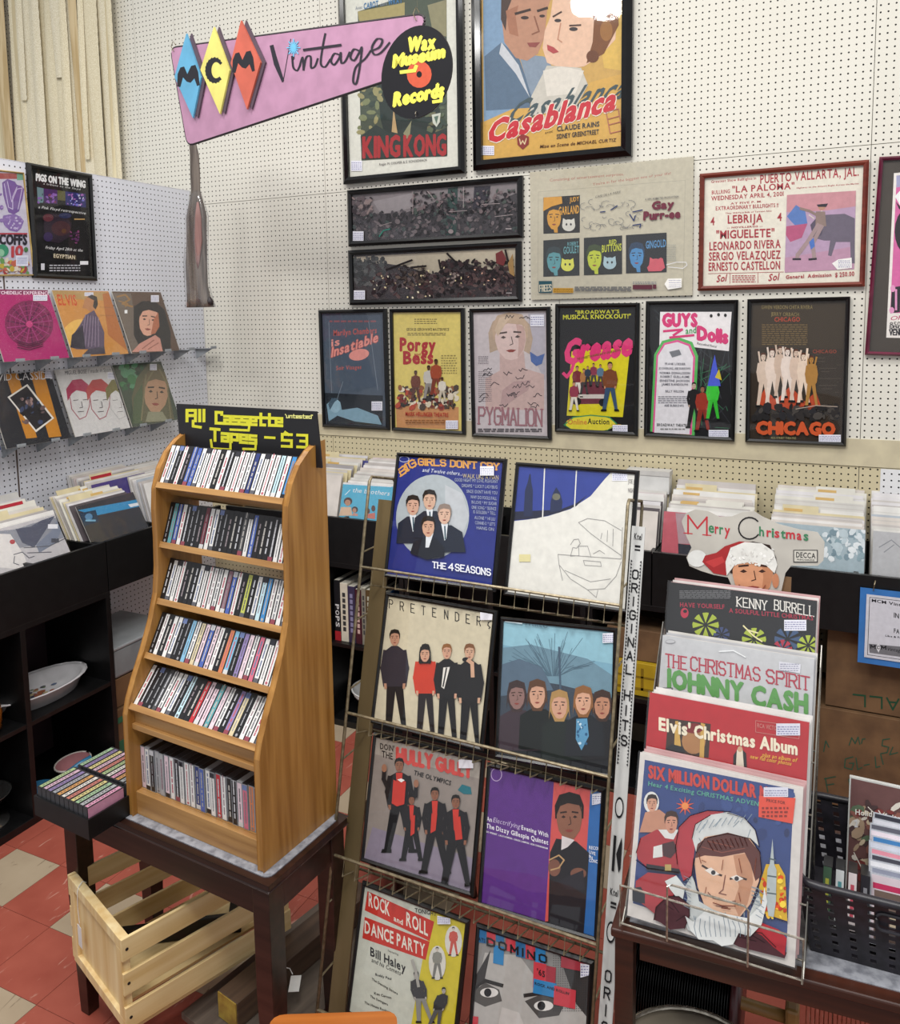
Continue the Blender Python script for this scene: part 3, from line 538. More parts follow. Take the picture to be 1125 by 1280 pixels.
def d_pink(A):
    A.bg('#463f38'); A.poly([(262, 168), (900, 100), (900, 1120), (218, 1106)], '#efe9e2'); A.poly([(278, 182), (900, 110), (900, 960), (240, 966)], '#d86aa4'); A.poly([(276, 182), (330, 176), (330, 240), (276, 250)], '#a7a6c8')
    A.poly([(268, 300), (296, 268), (330, 330), (300, 358)], '#f2f2f2'); A.poly([(272, 330), (300, 360), (330, 330), (330, 400), (290, 370)], '#26262c'); A.ell(340, 500, 74, 130, '#2a262c'); A.poly([(250, 820), (300, 812), (296, 960), (242, 968)], '#26222a'); A.ell(256, 826, 14, 20, '#e59ac4'); A.ell(250, 950, 14, 18, '#e59ac4'); A.rect(268, 830, 280, 950, '#e59ac4')
    A.text('OFF', 240, 1008, 330, 1000, 24, '#c64a78', 0, .3); A.text('850', 238, 1044, 300, 1040, 26, '#262228', 0); A.rect(238, 1036, 320, 1058, '#26222a'); A.text('PLAZA', 244, 1056, 300, 1056, 18, '#efe9e2'); A.stext('VENUE', 238, 1090, 330, 1090, 28, '#26222a', 6)
framed('framed_poster', 'pink poster with dark mat in a thin dark-red frame, cut off at right edge', Surf((4.2, 140.55, 61.9 + 4.), (1, 0, 0), (0, 0, 1), 25, 38).fit([(163, 85), (900, 30), (890, 1240), (111, 1198)], VR), .55, M_redfr, d_pink, VR, 'framed posters on the cream back wall')
# ---- six black-framed window cards
def d_c1(A):
    A.bg('#475260'); A.poly([(75, 70), (272, 65), (275, 360), (78, 370)], '#4d5a69'); A.poly([(75, 340), (280, 350), (278, 455), (82, 448)], '#1e262e'); A.text('Marilyn Chambers', 106, 140, 258, 130, 20, '#c0615c'); A.text('is', 98, 178, 128, 172, 26, '#e79a90'); A.text('Insatiable', 98, 215, 262, 160, 34, '#e79a90', 1, .1, '#b5605c', 2); A.ell(196, 206, 36, 20, '#e79a90', -.2); A.text('Soir Visages', 116, 260, 204, 256, 14, '#b9655f'); A.dash(92, 84, 262, 94, 1, 6, '#8f5a60', 1)
    A.poly([(82, 380), (110, 358), (130, 372), (136, 400), (190, 392), (262, 420), (276, 452), (180, 440), (120, 420), (90, 440)], '#7fa2b4'); A.ell(112, 386, 20, 24, '#93b4c4'); A.poly([(88, 380), (100, 358), (126, 360), (110, 372), (94, 400)], '#3f5666'); A.lines([[(90, 90), (100, 340)], [(140, 300), (120, 360)], [(230, 90), (262, 330)]], 1.5, '#8795a2'); A.tag(240, 370, 278, 402)
def d_c2(A):
    A.bg('#e2cf72'); A.poly([(325, 380), (546, 390), (546, 470), (328, 462)], '#c98f5a'); A.dash(390, 78, 470, 100, 3, 3, '#7a6a3a', 3); A.text('GEORGE GERSHWIN\'S MASTERPIECE', 362, 122, 512, 122, 9, '#5a4a24'); A.dash(366, 128, 500, 140, 2, 3, '#7a6a3a', 4)
    A.text('Porgy', 340, 192, 464, 194, 44, '#b0282c', 1, 0, '#b0282c', 1.5); A.text('and', 390, 208, 412, 208, 8, '#b0282c'); A.text('Bess', 352, 238, 456, 236, 42, '#b0282c', 1, 0, '#b0282c', 1.5); A.dash(485, 205, 540, 275, 8, 4, '#9a8a4a', 5)
    A.scat(332, 320, 540, 392, 150, 11, ['#7a2c24', '#2c2622', '#d8cdb4', '#8f5a34', '#b84a30', '#4a3a30', '#e6dcc6'], 6)
    for x, y, h, t, l in ((396, 262, 110, '#6e3a28', '#5a3428'), (442, 244, 120, '#c4c0b8', '#8f8a86'), (468, 222, 130, '#a04a30', '#7a3a2c'), (490, 285, 90, '#d9d2c4', '#c4b9a6'), (520, 330, 66, '#d8ccb8', '#5a4a40')): A.fig(x, y, h, t, l, '#5e3a28')
    A.text('MARK HELLINGER THEATRE', 362, 420, 512, 424, 14, '#a8282c'); A.dash(362, 432, 500, 448, 2, 4, '#8a5a34', 7); A.tag(503, 436, 546, 466)
def d_c3(A):
    A.bg('#c4babd'); A.poly([(612, 62), (850, 60), (846, 482), (610, 478)], '#c9c0c2'); A.poly([(850, 60), (790, 62), (800, 200), (850, 300)], '#b3aeb8')
    A.poly([(655, 200), (650, 130), (665, 90), (700, 66), (760, 64), (795, 100), (806, 150), (796, 205), (770, 190), (680, 190)], '#b59f8a'); A.poly([(690, 200), (775, 195), (780, 255), (846, 275), (846, 400), (640, 400), (640, 290), (690, 262)], '#c8aca6'); A.face(728, 150, 108, 130, '#d9c0ba', '#bfa68e', '#50423f', 0, -.05, '#c4a49c'); A.poly([(672, 120), (690, 76), (740, 66), (716, 90), (684, 140)], '#cdb69e')
    A.poly([(700, 330), (740, 300), (800, 295), (790, 330), (730, 370), (690, 400)], '#b89a98'); A.poly([(800, 230), (796, 195), (822, 212), (848, 202), (838, 238), (818, 246)], '#4c68a4'); A.dash(615, 210, 650, 240, 5, 2.5, '#7a7078', 5); A.dash(615, 262, 662, 372, 16, 2, '#8a7f84', 6)
    R_ = random.Random(9); L_ = []
    for i in range(22):
        x = R_.uniform(612, 810); y = R_.choice([R_.uniform(74, 88)] + [R_.uniform(255, 390)] * 5); x0 = x; L_.append([(x0 + k * 6, y + R_.uniform(-7, 7) - k * .8) for k in range(6)])
    A.lines(L_, 2, '#2c2630'); A.stext('PYGMALION', 617, 448, 838, 456, 58, '#9c6c74', 6, True, gap=1.3); A.dash(614, 464, 838, 478, 2, 5, '#5a5458', 8); A.tag(798, 66, 846, 106)
def d_c4(A):
    A.bg('#17171a'); A.poly([(942, 195), (1148, 180), (1122, 425), (925, 420)], '#ddd024'); A.text('"BROADWAY\'S', 955, 63, 1110, 60, 12, '#d9d838'); A.text('MUSICAL KNOCKOUT!"', 912, 82, 1150, 78, 15, '#d9d838', 1)
    A.text('Grease', 915, 238, 1150, 205, 80, '#e03a78', 1, .15, '#e03a78', 4); A.lines([[(950, 236), (942, 262), (926, 284), (914, 272)]], 11, '#e03a78'); A.text('THE LONGEST RUNNING SHOW ON BROADWAY', 960, 226, 1120, 192, 8, '#5a5410')
    A.poly([(935, 330), (960, 300), (1060, 300), (1068, 340), (1068, 378), (938, 380)], '#6e3440'); A.rect(945, 345, 1066, 360, '#cfc8c0'); A.ell(962, 370, 14, 14, '#1b1b1f'); A.ell(1052, 374, 14, 14, '#1b1b1f')
    for x, y, h, t, l in ((962, 246, 110, '#7a2a34', '#e0dcd0'), (986, 255, 90, '#b07a4a', '#444'), (1020, 236, 80, '#8a3a50', '#444'), (1044, 240, 80, '#5a7a94', '#444'), (1078, 232, 172, '#7a4426', '#35506e'), (1000, 246, 70, '#303a4a', '#333')): A.fig(x, y, h, t, l, '#c98f70')
    A.fig(952, 300, 104, '#8f3a4c', '#d9d3c4', '#c98f70'); A.ell(1010, 448, 88, 30, '#d8cc3a'); A.lines([[(918, 452), (950, 425), (1010, 418), (1075, 424), (1102, 448), (1068, 474), (1000, 478), (940, 470), (918, 452)]], 4, '#3a8a58'); A.text('Online', 930, 450, 998, 450, 18, '#c8803a'); A.text('Auction', 1000, 448, 1076, 450, 19, '#222'); A.text('.com', 1078, 454, 1118, 456, 9, '#c8a03a'); A.tag(1088, 452, 1140, 480)
def d_c5(A):
    A.bg('#17181b')
    R_ = random.Random(2); A.lines([[(R_.uniform(252, 545), R_.uniform(570, 1010)), (R_.uniform(252, 545), R_.uniform(570, 1010))] for i in range(26)], 2, '#3b4046'); A.lines([[(R_.uniform(420, 530), R_.uniform(740, 1000)), (R_.uniform(420, 530), R_.uniform(740, 1000))] for i in range(14)], 2.5, '#35684c')
    A.poly([(283, 590), (534, 590), (524, 728), (384, 712), (280, 712)], '#eeeaea'); A.poly([(248, 1010), (262, 740), (290, 692), (345, 678), (396, 696), (416, 745), (404, 1024)], '#58b85e'); A.poly([(256, 1012), (270, 742), (296, 700), (344, 688), (388, 704), (406, 748), (394, 1022)], '#e05a96'); A.poly([(262, 1014), (276, 744), (300, 706), (344, 696), (382, 710), (399, 750), (386, 1020)], '#e4e2e6')
    A.text('GUYS', 292, 640, 412, 640, 42, '#d83a78', 1, 0, '#d83a78', 3); A.text('and', 372, 668, 410, 664, 22, '#3c9a54'); A.text('Dolls', 414, 686, 520, 700, 44, '#d83a78', 1, 0, '#d83a78', 3); A.lines([[(296, 658), (360, 652), (330, 672)], [(318, 680), (400, 672)]], 8, '#d83a78'); A.text('Runyonland Musical', 412, 704, 480, 716, 8, '#333', 0, .3)
    A.ell(462, 604, 5, 6, '#222'); A.ell(488, 600, 5, 6, '#222'); A.ell(512, 602, 5, 6, '#222'); A.poly([(315, 730), (350, 722), (358, 740), (325, 750)], '#777a80')
    for i, (t, a, b) in enumerate((('FRANK LOESSER', 300, 372), ('JO SWERLING, ABE BURROWS', 278, 390), ('NORMA DONALDSON', 282, 388), ('ROBERT GUILLAUME', 284, 386), ('ERNESTINE JACKSON', 282, 386), ('JAMES RANDOLPH', 288, 380), ('BILLY WILSON', 302, 366), ('ABE BURROWS', 298, 366))):
        y = (776, 792, 808, 821, 835, 848, 872, 922)[i]; A.text(t, a, y, b, y + 1, 7.5, '#6a6a74')
    A.dash(276, 884, 386, 912, 4, 3, '#8a8a92', 3); A.text('BROADWAY THEATRE', 272, 990, 382, 993, 9, '#444'); A.dash(284, 996, 370, 1006, 1, 4, '#888', 2)
    A.fig(402, 838, 160, '#1b1a1d', '#1d1c20', '#c9b0a0'); A.fig(432, 850, 160, '#9c3424', '#8a2c20', '#9a6a50'); A.fig(468, 820, 150, '#3cc43a', '#34b832', '#3cc43a', '#34b832'); A.poly([(450, 850), (475, 740), (486, 800), (496, 850)], '#4a5ac8'); A.poly([(476, 820), (490, 790), (500, 830)], '#c8b43a'); A.tag(454, 1004, 523, 1029)
def d_c6(A):
    A.bg('#33291f'); A.poly([(610, 560), (940, 555), (925, 720), (600, 715)], '#3b3022'); A.text('GWEN VERDON CHITA RIVERA', 638, 580, 818, 580, 13, '#8a7a4a', 0); A.text('JERRY ORBACH', 672, 604, 770, 606, 13, '#8a7a4a', 0); A.text('CHICAGO', 684, 624, 774, 624, 15, '#a8432c'); A.dash(640, 632, 800, 708, 10, 4, '#6e5a38', 4)
    R_ = random.Random(4); A.lines([[(R_.uniform(820, 925), y), (R_.uniform(820, 925), y)] for y in range(740, 880, 12)], 2, '#4e443a'); A.text('CHICAGO', 818, 735, 902, 735, 12, '#8f3f2c')
    A.poly([(620, 910), (650, 860), (690, 900), (740, 850), (790, 905), (830, 870), (850, 930), (700, 940)], '#c04a28')
    for x, y, h, c in ((645, 735, 190, '#d9c3b0'), (676, 720, 200, '#e6d3c4'), (705, 712, 180, '#cfb6a2'), (730, 718, 190, '#e8d8cc'), (760, 722, 185, '#d9c0ac'), (786, 735, 180, '#e3cdb8'), (814, 745, 180, '#a87a3c')):
        A.fig(x, y, h, c, c, c, '#5a3424', None, .2, .05); A.lines([[(x - 10, y + 40), (x - 16, y - 4)], [(x + 10, y + 40), (x + 18, y + 4)]], 6, c)
    A.lines([[(795, 770), (800, 720)]], 7, '#e3cdb8'); A.scat(610, 920, 910, 962, 70, 16, ['#1c1a1b', '#2b2726', '#232226', '#45403c'], 7); A.lines([[(760, 930), (830, 918), (905, 922)]], 3, '#a8988a')
    A.text('CHICAGO', 622, 1016, 896, 1020, 40, '#c8542a', 1, 0, '#c8542a', 3); A.text('46th STREET THEATRE', 672, 1034, 760, 1036, 7, '#8f8a60'); A.tag(840, 1020, 917, 1046)
for dr, q, V, lb, gl in ((d_c1, [(55, 49), (295, 45), (303, 470), (70, 460)], V1, 'black-framed dark blue poster with puffy pink lettering above a reclining figure', 1), (d_c2, [(306, 46), (568, 42), (570, 488), (312, 472)], V1, 'black-framed yellow poster with large red title above a crowd of townspeople', 1),
    (d_c3, [(588, 44), (873, 38), (868, 505), (591, 494)], V1, 'black-framed pale poster of a fair-haired woman with blue butterfly and signatures', 1), (d_c4, [(-107 + 1000, 30), (1184, 22), (1174, 494), (879, 474)], V1, 'black-framed poster with hot-pink script title over yellow panel with car', 1),
    (d_c5, [(241, 552), (564, 548), (538, 1044), (220, 1027)], V3, 'black-framed poster with pink bubble title and green-edged white arch', 1), (d_c6, [(595, 546), (954, 536), (932, 1062), (577, 1046)], V3, 'black-framed brown poster with dancers in a row above orange block title', 1)):
    framed('framed_poster', lb, WALL.fit(q, V), .7 if V is V1 else .6, M_frame, dr, V, 'row of black-framed theatre posters on the back wall', depth=.9)
# ---- two on the left partition
LEFT = Surf((-126.3, 110, 80), (0, 1, 0), (0, 0, 1)); VL = (0, 190, 7.533)
def d_scoff(A):
    A.bg('#c9c5d6'); A.rect(-200, 196, 150, 255, '#a85a58'); A.rect(150, 205, 240, 268, '#7aa890')
    A.poly([(10, 290), (60, 255), (130, 280), (150, 310), (190, 320), (230, 350), (205, 440), (170, 560), (120, 590), (70, 570), (40, 480), (20, 400)], '#7a5e9c'); A.lines([[(30, 300), (70, 520), (110, 540), (110, 420), (150, 330)], [(60, 280), (100, 470), (150, 350), (200, 340), (160, 540)]], 7, '#c9bedd'); A.poly([(20, 600), (70, 590), (130, 585), (180, 610), (216, 650), (190, 720), (150, 755), (80, 740), (30, 690), (10, 640)], '#8a70ac'); A.scat(30, 610, 200, 730, 26, 13, ['#c9bedd', '#a58cc4'], 3); A.scat(-60, 340, 10, 660, 20, 20, ['#a890c4', '#8a70ac'], 4)
    A.text('SCOFFS', -60, 868, 242, 872, 92, '#2e2a34', 1, 0, '#2e2a34', 4); A.lines([[(-40, 770), (240, 770)]], 14, '#b03a48'); A.ell(10, 930, 60, 60, '#3f9070'); A.ell(-5, 950, 34, 36, '#8fc0a0'); A.text('10', 96, 990, 205, 975, 96, '#b8444c', 1, 0, '#b8444c', 3); A.ell(232, 920, 20, 24, '#4a7a4a')
    A.scat(-40, 1020, 250, 1140, 60, 26, ['#c7b04a', '#6a9a5a', '#c06a54', '#d8d0c0', '#a8484a'], 5); A.rect(135, 975, 250, 1075, '#dfe2f0'); A.dash(145, 990, 240, 1060, 6, 4, '#7a86b8', 3)
framed('framed_poster', 'gold-edged poster with purple psychedelic lettering at the far left', LEFT.fit([(-215, 150), (238, 192), (294, 1172), (-160, 1166)], VL), .28, M_goldfr, d_scoff, VL, 'posters on the white side partition', depth=.5)
def d_pigs(A):
    A.bg('#0b0b0d'); A.poly([(330, 200), (800, 275), (830, 1160), (360, 1100)], '#101014'); A.text('PIGS ON THE WING', 330, 268, 794, 338, 62, '#f0f0f0', 1, 0, '#f0f0f0', 3); A.text('a tribute to the floyd', 396, 306, 745, 362, 18, '#d8d8d8', 0, .3)
    A.poly([(338, 330), (400, 344), (400, 480), (345, 478)], '#6a8a90'); A.poly([(400, 344), (530, 360), (530, 490), (400, 482)], '#452660'); A.poly([(530, 360), (605, 372), (605, 462), (532, 452)], '#5c5a30'); A.poly([(605, 372), (795, 395), (800, 525), (608, 500)], '#28286a'); A.scat(350, 400, 520, 480, 26, 14, ['#7a2c54', '#8a5ab0', '#2a2034'], 2); A.scat(610, 400, 795, 510, 36, 12, ['#7a7ad0', '#c9c9e6', '#3a2a70', '#a86ab8'], 3)
    A.text('a Pink Floyd retrospective', 346, 530, 792, 590, 24, '#f0f0f0', 0, .35); A.poly([(400, 590), (480, 580), (600, 600), (660, 680), (640, 800), (540, 860), (440, 840), (400, 740)], '#2a1f2c'); A.ell(560, 720, 90, 70, '#42242a'); A.ell(440, 620, 50, 36, '#5c2a34'); A.ell(440, 800, 44, 44, '#342450'); A.ell(600, 600, 60, 26, '#262c54'); A.ell(588, 745, 22, 22, '#5a3a22'); A.scat(650, 740, 740, 860, 18, 14, ['#5a2a5c', '#7a3a6a', '#2a1a34'], 6); A.rect(684, 628, 784, 640, '#b8935a')
    A.text('Friday April 28th at the', 412, 912, 762, 940, 26, '#f0f0f0', 0, .3); A.poly([(484, 952), (704, 974), (708, 1020), (486, 1004)], '#3a3222'); A.text('EGYPTIAN', 490, 994, 692, 1010, 34, '#e8dcc0'); A.dash(450, 1056, 740, 1130, 3, 10, '#c8c8d0', 6); A.rect(370, 1050, 404, 1112, '#d8d8e0'); A.rect(738, 1028, 815, 1062, '#f0f0f4')
framed('framed_poster', 'black-framed black concert poster with white lettering and a dark planet picture', LEFT.fit([(247, 106), (858, 213), (889, 1218), (290, 1180)], VL), .75, M_frame, d_pigs, VL, 'posters on the white side partition', depth=.9)
# ================================================================== HANGING SIGN
sx = Vector((math.cos(math.radians(-12)), math.sin(math.radians(-12)), 0)); VS = (205, 0, 2.9605)
SG = Surf((-51.3, 99.6, 107.6), sx, (0, 0, 1))
def outline(surf, pts, view): return [surf.loc(view[0] + x / view[2], view[1] + y / view[2]) for x, y in pts]
def rounded(pts, r=1.2):
    out = []; n = len(pts)
    for i in range(n):
        p = Vector(pts[i]); a = (Vector(pts[i - 1]) - p).normalized(); b = (Vector(pts[(i + 1) % n]) - p).normalized()
        ra = min(r, .42 * (Vector(pts[i - 1]) - p).length); rb = min(r, .42 * (Vector(pts[(i + 1) % n]) - p).length); p0 = p + a * ra; p1 = p + b * rb
        for k in range(5): t = k / 4; out.append(tuple(p0 * (1 - t) ** 2 + p * 2 * t * (1 - t) + p1 * t * t))
    return out
sg = thing('hanging_sign', 'slanted pink hanging shop sign with three coloured diamonds and black script lettering', 'sign', SG.O, mat3=SG.m3())
bp = rounded(outline(SG, [(25, 178), (968, 52), (958, 112), (850, 290), (88, 540)], VS), 1.6)
obj('board', MB().prism(bp, -.15, .15), plain('#b98aa6', .4), sg)
obj('board_edge', MB().tube([(a, 0, b) for a, b in bp], .2, 6, close=True), plain('#2a2226', .5), sg)
A = Art(SG, VS, .16, rect=(-99, -99, 99, 99))
A.stext('V', 395, 305, 478, 305, 1, '#2a2630', .1, False)
def script(pts, w0, w1):
    q = []; n = len(pts)
    P = []
    for i in range(n - 1):
        for k in range(6):
            t = k / 6; p0 = pts[max(i - 1, 0)]; p1 = pts[i]; p2 = pts[i + 1]; p3 = pts[min(i + 2, n - 1)]
            P.append(tuple(.5 * (2 * p1[j] + (p2[j] - p0[j]) * t + (2 * p0[j] - 5 * p1[j] + 4 * p2[j] - p3[j]) * t * t + (3 * p1[j] - p0[j] - 3 * p2[j] + p3[j]) * t ** 3) for j in (0, 1)))
    P.append(pts[-1])
    for a, b in zip(P, P[1:]):
        ang = abs(b[1] - a[1]) / (math.hypot(b[0] - a[0], b[1] - a[1]) + 1e-6); q += thick([a, b], w0 + (w1 - w0) * ang, .5)
    A.put(q, '#26222c')
A.poly([(394, 170), (408, 166), (420, 210), (448, 300), (440, 306), (410, 240)], '#26222c'); A.lines([[(444, 304), (472, 146)]], 3, '#26222c')
for s_ in ([(478, 212), (482, 250), (496, 262), (506, 244)], [(506, 244), (516, 215), (520, 258)], [(520, 258), (530, 214), (546, 212), (548, 250), (562, 246), (572, 220)], [(600, 128), (590, 180), (584, 236), (600, 248), (618, 222)],
           [(655, 205), (634, 200), (622, 226), (634, 240), (652, 216), (658, 198), (660, 232), (674, 228), (690, 196)], [(728, 190), (706, 184), (694, 212), (708, 224), (726, 196), (736, 180), (728, 250), (716, 308), (704, 300), (714, 250), (748, 218), (768, 190)], [(768, 190), (800, 176), (812, 150), (792, 146), (774, 176), (782, 202), (806, 196), (838, 160)]): script(s_, 3.5, 8)
A.lines([[(522, 186), (658, 168)]], 9, '#26222c'); A.ell(481, 214, 6, 7, '#26222c')
q = []
for k in range(8): a = k * math.pi / 8; l = 24 if k % 2 == 0 else 17; q += thick([(484 - l * math.cos(a), 178 - l * 1.3 * math.sin(a)), (484 + l * math.cos(a), 178 + l * 1.3 * math.sin(a))], 4)
A.put(q, '#6ab8dc')
A.build('lettering', sg, attr_mat('sign_paint', .4))
for nm, pts, c, let in (('blue_diamond', [(98, 128), (152, 290), (122, 440), (54, 288)], '#62a8cc', 0), ('yellow_diamond', [(200, 104), (258, 264), (222, 425), (150, 262)], '#e6dc78', 1), ('red_diamond', [(300, 80), (372, 235), (322, 408), (262, 238)], '#cc6450', 2)):
    back = [(x + 12, y - 2) for x, y in pts]; ob = outline(SG, back, VS); of = outline(SG, pts, VS)
    obj('diamond_shadow_board', MB().prism(ob, -.5, -.22), plain('#5a4a56', .5), sg); d = obj(nm, MB().prism(of, -.8, -.5), plain(c, .4), sg)
    B = Art(SG, VS, .81, rect=(-99, -99, 99, 99)); cx, cy = [(106, 288), (206, 264), (310, 236)][let]
    if let == 1:
        P = [(cx + 26 * math.cos(t), cy + 38 * math.sin(t)) for t in [-.8 - k * .32 for k in range(15)]]; B.put([q_ for i in range(14) for q_ in thick(P[i:i + 2], 8 + 14 * math.sin(math.pi * (i + 1) / 16), .5)], '#26262c')
    else:
        B.poly([(cx - 42, cy + 36), (cx - 40, cy - 10), (cx - 30, cy - 34), (cx - 16, cy - 38), (cx - 4, cy - 10), (cx + 10, cy - 40), (cx + 26, cy - 44), (cx + 36, cy - 18), (cx + 42, cy + 30), (cx + 32, cy + 34), (cx + 22, cy + 6), (cx + 8, cy + 22), (cx - 6, cy + 18), (cx - 20, cy + 2), (cx - 30, cy + 38)], '#26262c')
    B.build('letter', d)
for x, y in ((40, 178), (938, 60)):
    u, v = SG.loc(VS[0] + x / VS[2], VS[1] + y / VS[2]); obj('hook', MB().tube([(u, -.25, v - .6), (u - .3, -.5, v + .2), (u, -.3, v + 1.), (u + .3, 0, v + .4)], .07, 5).tube([(u, 0, v + .9), (u, 0, v + 75)], .012, 4), M_wire, sg)
dsk = thing('record_shaped_sign', 'black record-shaped disc sign with yellow lettering over the right end of pink sign', 'sign', SG.O - SG.n * -.9, mat3=SG.m3())
obj('disc', MB().prism([(5.9 * math.cos(t), 5.7 * math.sin(t)) for t in [k * math.pi / 24 for k in range(48)]], -.12, .12), plain('#17161a', .3), dsk)
SD = Surf(SG.O + SG.n * .9, SG.ux, SG.uz); A = Art(SD, VS, .13, rect=(-5.8, -5.6, 5.8, 5.6))
c0 = SD.loc(VS[0] + 947 / VS[2], VS[1] + 276 / VS[2])
A.put([[(c0[0] + r * math.cos(t), c0[1] + r * math.sin(t)) for t in [k * math.pi / 16 for k in range(33)]] + [(c0[0] + (r - .03) * math.cos(t), c0[1] + (r - .03) * math.sin(t)) for t in [k * math.pi / 16 for k in range(32, -1, -1)]] for r in (5.2, 4.6, 4., 3.4, 2.8)], '#2c2b31', True)
A.ell(947, 276, 46, 50, '#c9573c'); A.ell(947, 276, 10, 12, '#101012')
Y_ = '#e6de5a'
A.text('Wax', 904, 192, 1004, 180, 50, Y_, 1, .1, Y_, 3.5); A.text('Museum', 850, 250, 1040, 212, 44, Y_, 1, .1, Y_, 3.5); A.lines([[(936, 246), (930, 262), (880, 268)]], 13, Y_); A.text('Records', 852, 394, 1036, 356, 48, Y_, 1, .1, Y_, 3.5); A.lines([[(1030, 356), (1028, 374), (1000, 378)]], 12, Y_)
A.build('lettering', dsk); obj('hook', MB().tube([(0, -.2, -4.9), (.1, -.4, -5.2), (0, -.2, -5.5)], .08, 5), M_chrome, dsk)
# ------------------------------------------------------------------ long narrow hanging piece
HB = Surf((-110, 122, 100), (1, 0, 0), (0, 0, 1)); VH = (200, 160, 5.333)
hp = thing('wrapped_hanging_bundle', 'long narrow brown bundle in plastic tapering to a point, hanging below the pink sign', 'bundle', HB.O, mat3=HB.m3())
prof = [(215, 35, 2), (212, 80, 42), (228, 180, 56), (236, 300, 62), (240, 420, 60), (242, 500, 92), (240, 590, 128), (240, 760, 132), (244, 900, 134), (252, 1050, 140), (262, 1140, 150), (266, 1195, 168)]
def loft(prof, flat, c=None, n=14, off=0.):
    mb = MB(); rings = []
    for x, y, wd in prof:
        u, v = HB.loc(VH[0] + x / VH[2], VH[1] + y / VH[2]); u2, _ = HB.loc(VH[0] + (x + wd / 2) / VH[2], VH[1] + y / VH[2]); r = max(u2 - u, .05); rings.append([(u + off + r * math.cos(a) * (1 + .12 * math.sin(3 * a + y * .01)), r * flat * math.sin(a), v) for a in [2 * math.pi * k / n for k in range(n)]])
    vs = [p for R_ in rings for p in R_]; fs = [(i * n + k, (i + 1) * n + k, (i + 1) * n + (k + 1) % n, i * n + (k + 1) % n) for i in range(len(rings) - 1) for k in range(n)] + [tuple(range(n)), tuple((len(rings) - 1) * n + k for k in range(n))[::-1]]
    return mb.add(vs, fs)
M_hb = noisy('weathered_brown_cloth', '#4f4640', '#7f746a', (60, 60, 4), .6, 0, .3)
obj('wrapped_cloth', loft(prof, .35), M_hb, hp, True)
obj('pink_fold', loft([(238, 500, 12), (240, 600, 40), (242, 760, 46), (240, 880, 26), (240, 940, 6)], .5).mesh('pink_fold', noisy('dusty_pink_fold', '#8a6560', '#a37e78', (60, 60, 6), .6), True), None, hp).location = (1.15 * S, -.75 * S, 0)
obj('plastic_sleeve', loft([(x, y, wd * 1.12 + 4) for x, y, wd in prof[4:]], .42), M_wrap, hp, True)
obj('dark_foot', loft([(330, 1125, 14), (332, 1150, 36), (340, 1180, 30)], .8), plain('#2c2224', .5), hp, True)
obj('cord', MB().tube([(*HB.loc(200 + 215 / 5.333, 166)[:1], 0, HB.loc(240, 166)[1]), (HB.loc(240, 166)[0], 0, 90)], .04, 4), M_white, hp)
# ================================================================== RECORDS ON THE LEFT PARTITION
VA = (0, 330, 2.8125)
def l_purple(A):
    A.bg('#a82468'); A.poly([(-40, 84), (180, 92), (182, 106), (-38, 108)], '#7c1c50'); A.text('PSYCHEDELIC EXPERIENCE', -26, 106, 174, 108, 11, '#f0dce8'); A.ell(102, 210, 86, 82, '#7a2250', .2)
    for k in range(20): a = k * math.pi / 10; A.line([(102 + 16 * math.cos(a), 212 + 16 * math.sin(a)), (102 + 78 * math.cos(a + .15), 212 + 76 * math.sin(a + .15))], 3.5, '#a23a78' if k % 2 else '#521840')
    for r in (70, 50, 34): A.put([q for i in range(20) for q in thick([(102 + r * math.cos(i * .314), 212 + r * .95 * math.sin(i * .314)), (102 + r * math.cos(i * .314 + .314), 212 + r * .95 * math.sin(i * .314 + .314))], 2.4)], '#9a3a70')
    A.ell(102, 212, 12, 12, '#c0407c'); A.lines([[(60, 270 + k * 8), (100, 282 + k * 7), (150, 268 + k * 7)] for k in range(4)], 3, '#4c1638'); A.tag(115, 110, 165, 130)
def l_orange(A):
    A.bg('#c98d48'); A.poly([(180, 92), (385, 100), (392, 130), (188, 120)], '#b3925c'); A.poly([(360, 105), (390, 100), (448, 306), (380, 250)], '#b06a34'); A.ell(262, 245, 60, 40, '#e3b45c', -.8); A.text('ELVIS', 206, 144, 272, 146, 36, '#c9502c', 1, -.2); A.tag(297, 100, 328, 113)
    A.poly([(300, 180), (330, 162), (350, 200), (366, 240), (366, 290), (320, 300), (270, 300), (246, 292), (256, 250), (280, 215)], '#5f5266'); A.lines([[(300 + k * 9, 178 + k * 2), (286 + k * 12, 290)] for k in range(6)], 2.5, '#8f7f94'); A.poly([(252, 250), (290, 215), (300, 300), (246, 294)], '#33303a'); A.poly([(296, 126), (310, 112), (335, 112), (342, 135), (336, 158), (318, 170), (304, 158), (288, 155), (294, 140)], '#b57e54'); A.poly([(306, 116), (322, 108), (340, 116), (344, 142), (336, 160), (326, 150), (330, 128)], '#2e2622'); A.poly([(310, 300), (366, 290), (370, 316), (290, 320)], '#4a4650'); A.lines([[(350, 152), (410, 154)], [(350, 180), (400, 182)]], 1.2, '#8a5a2c')
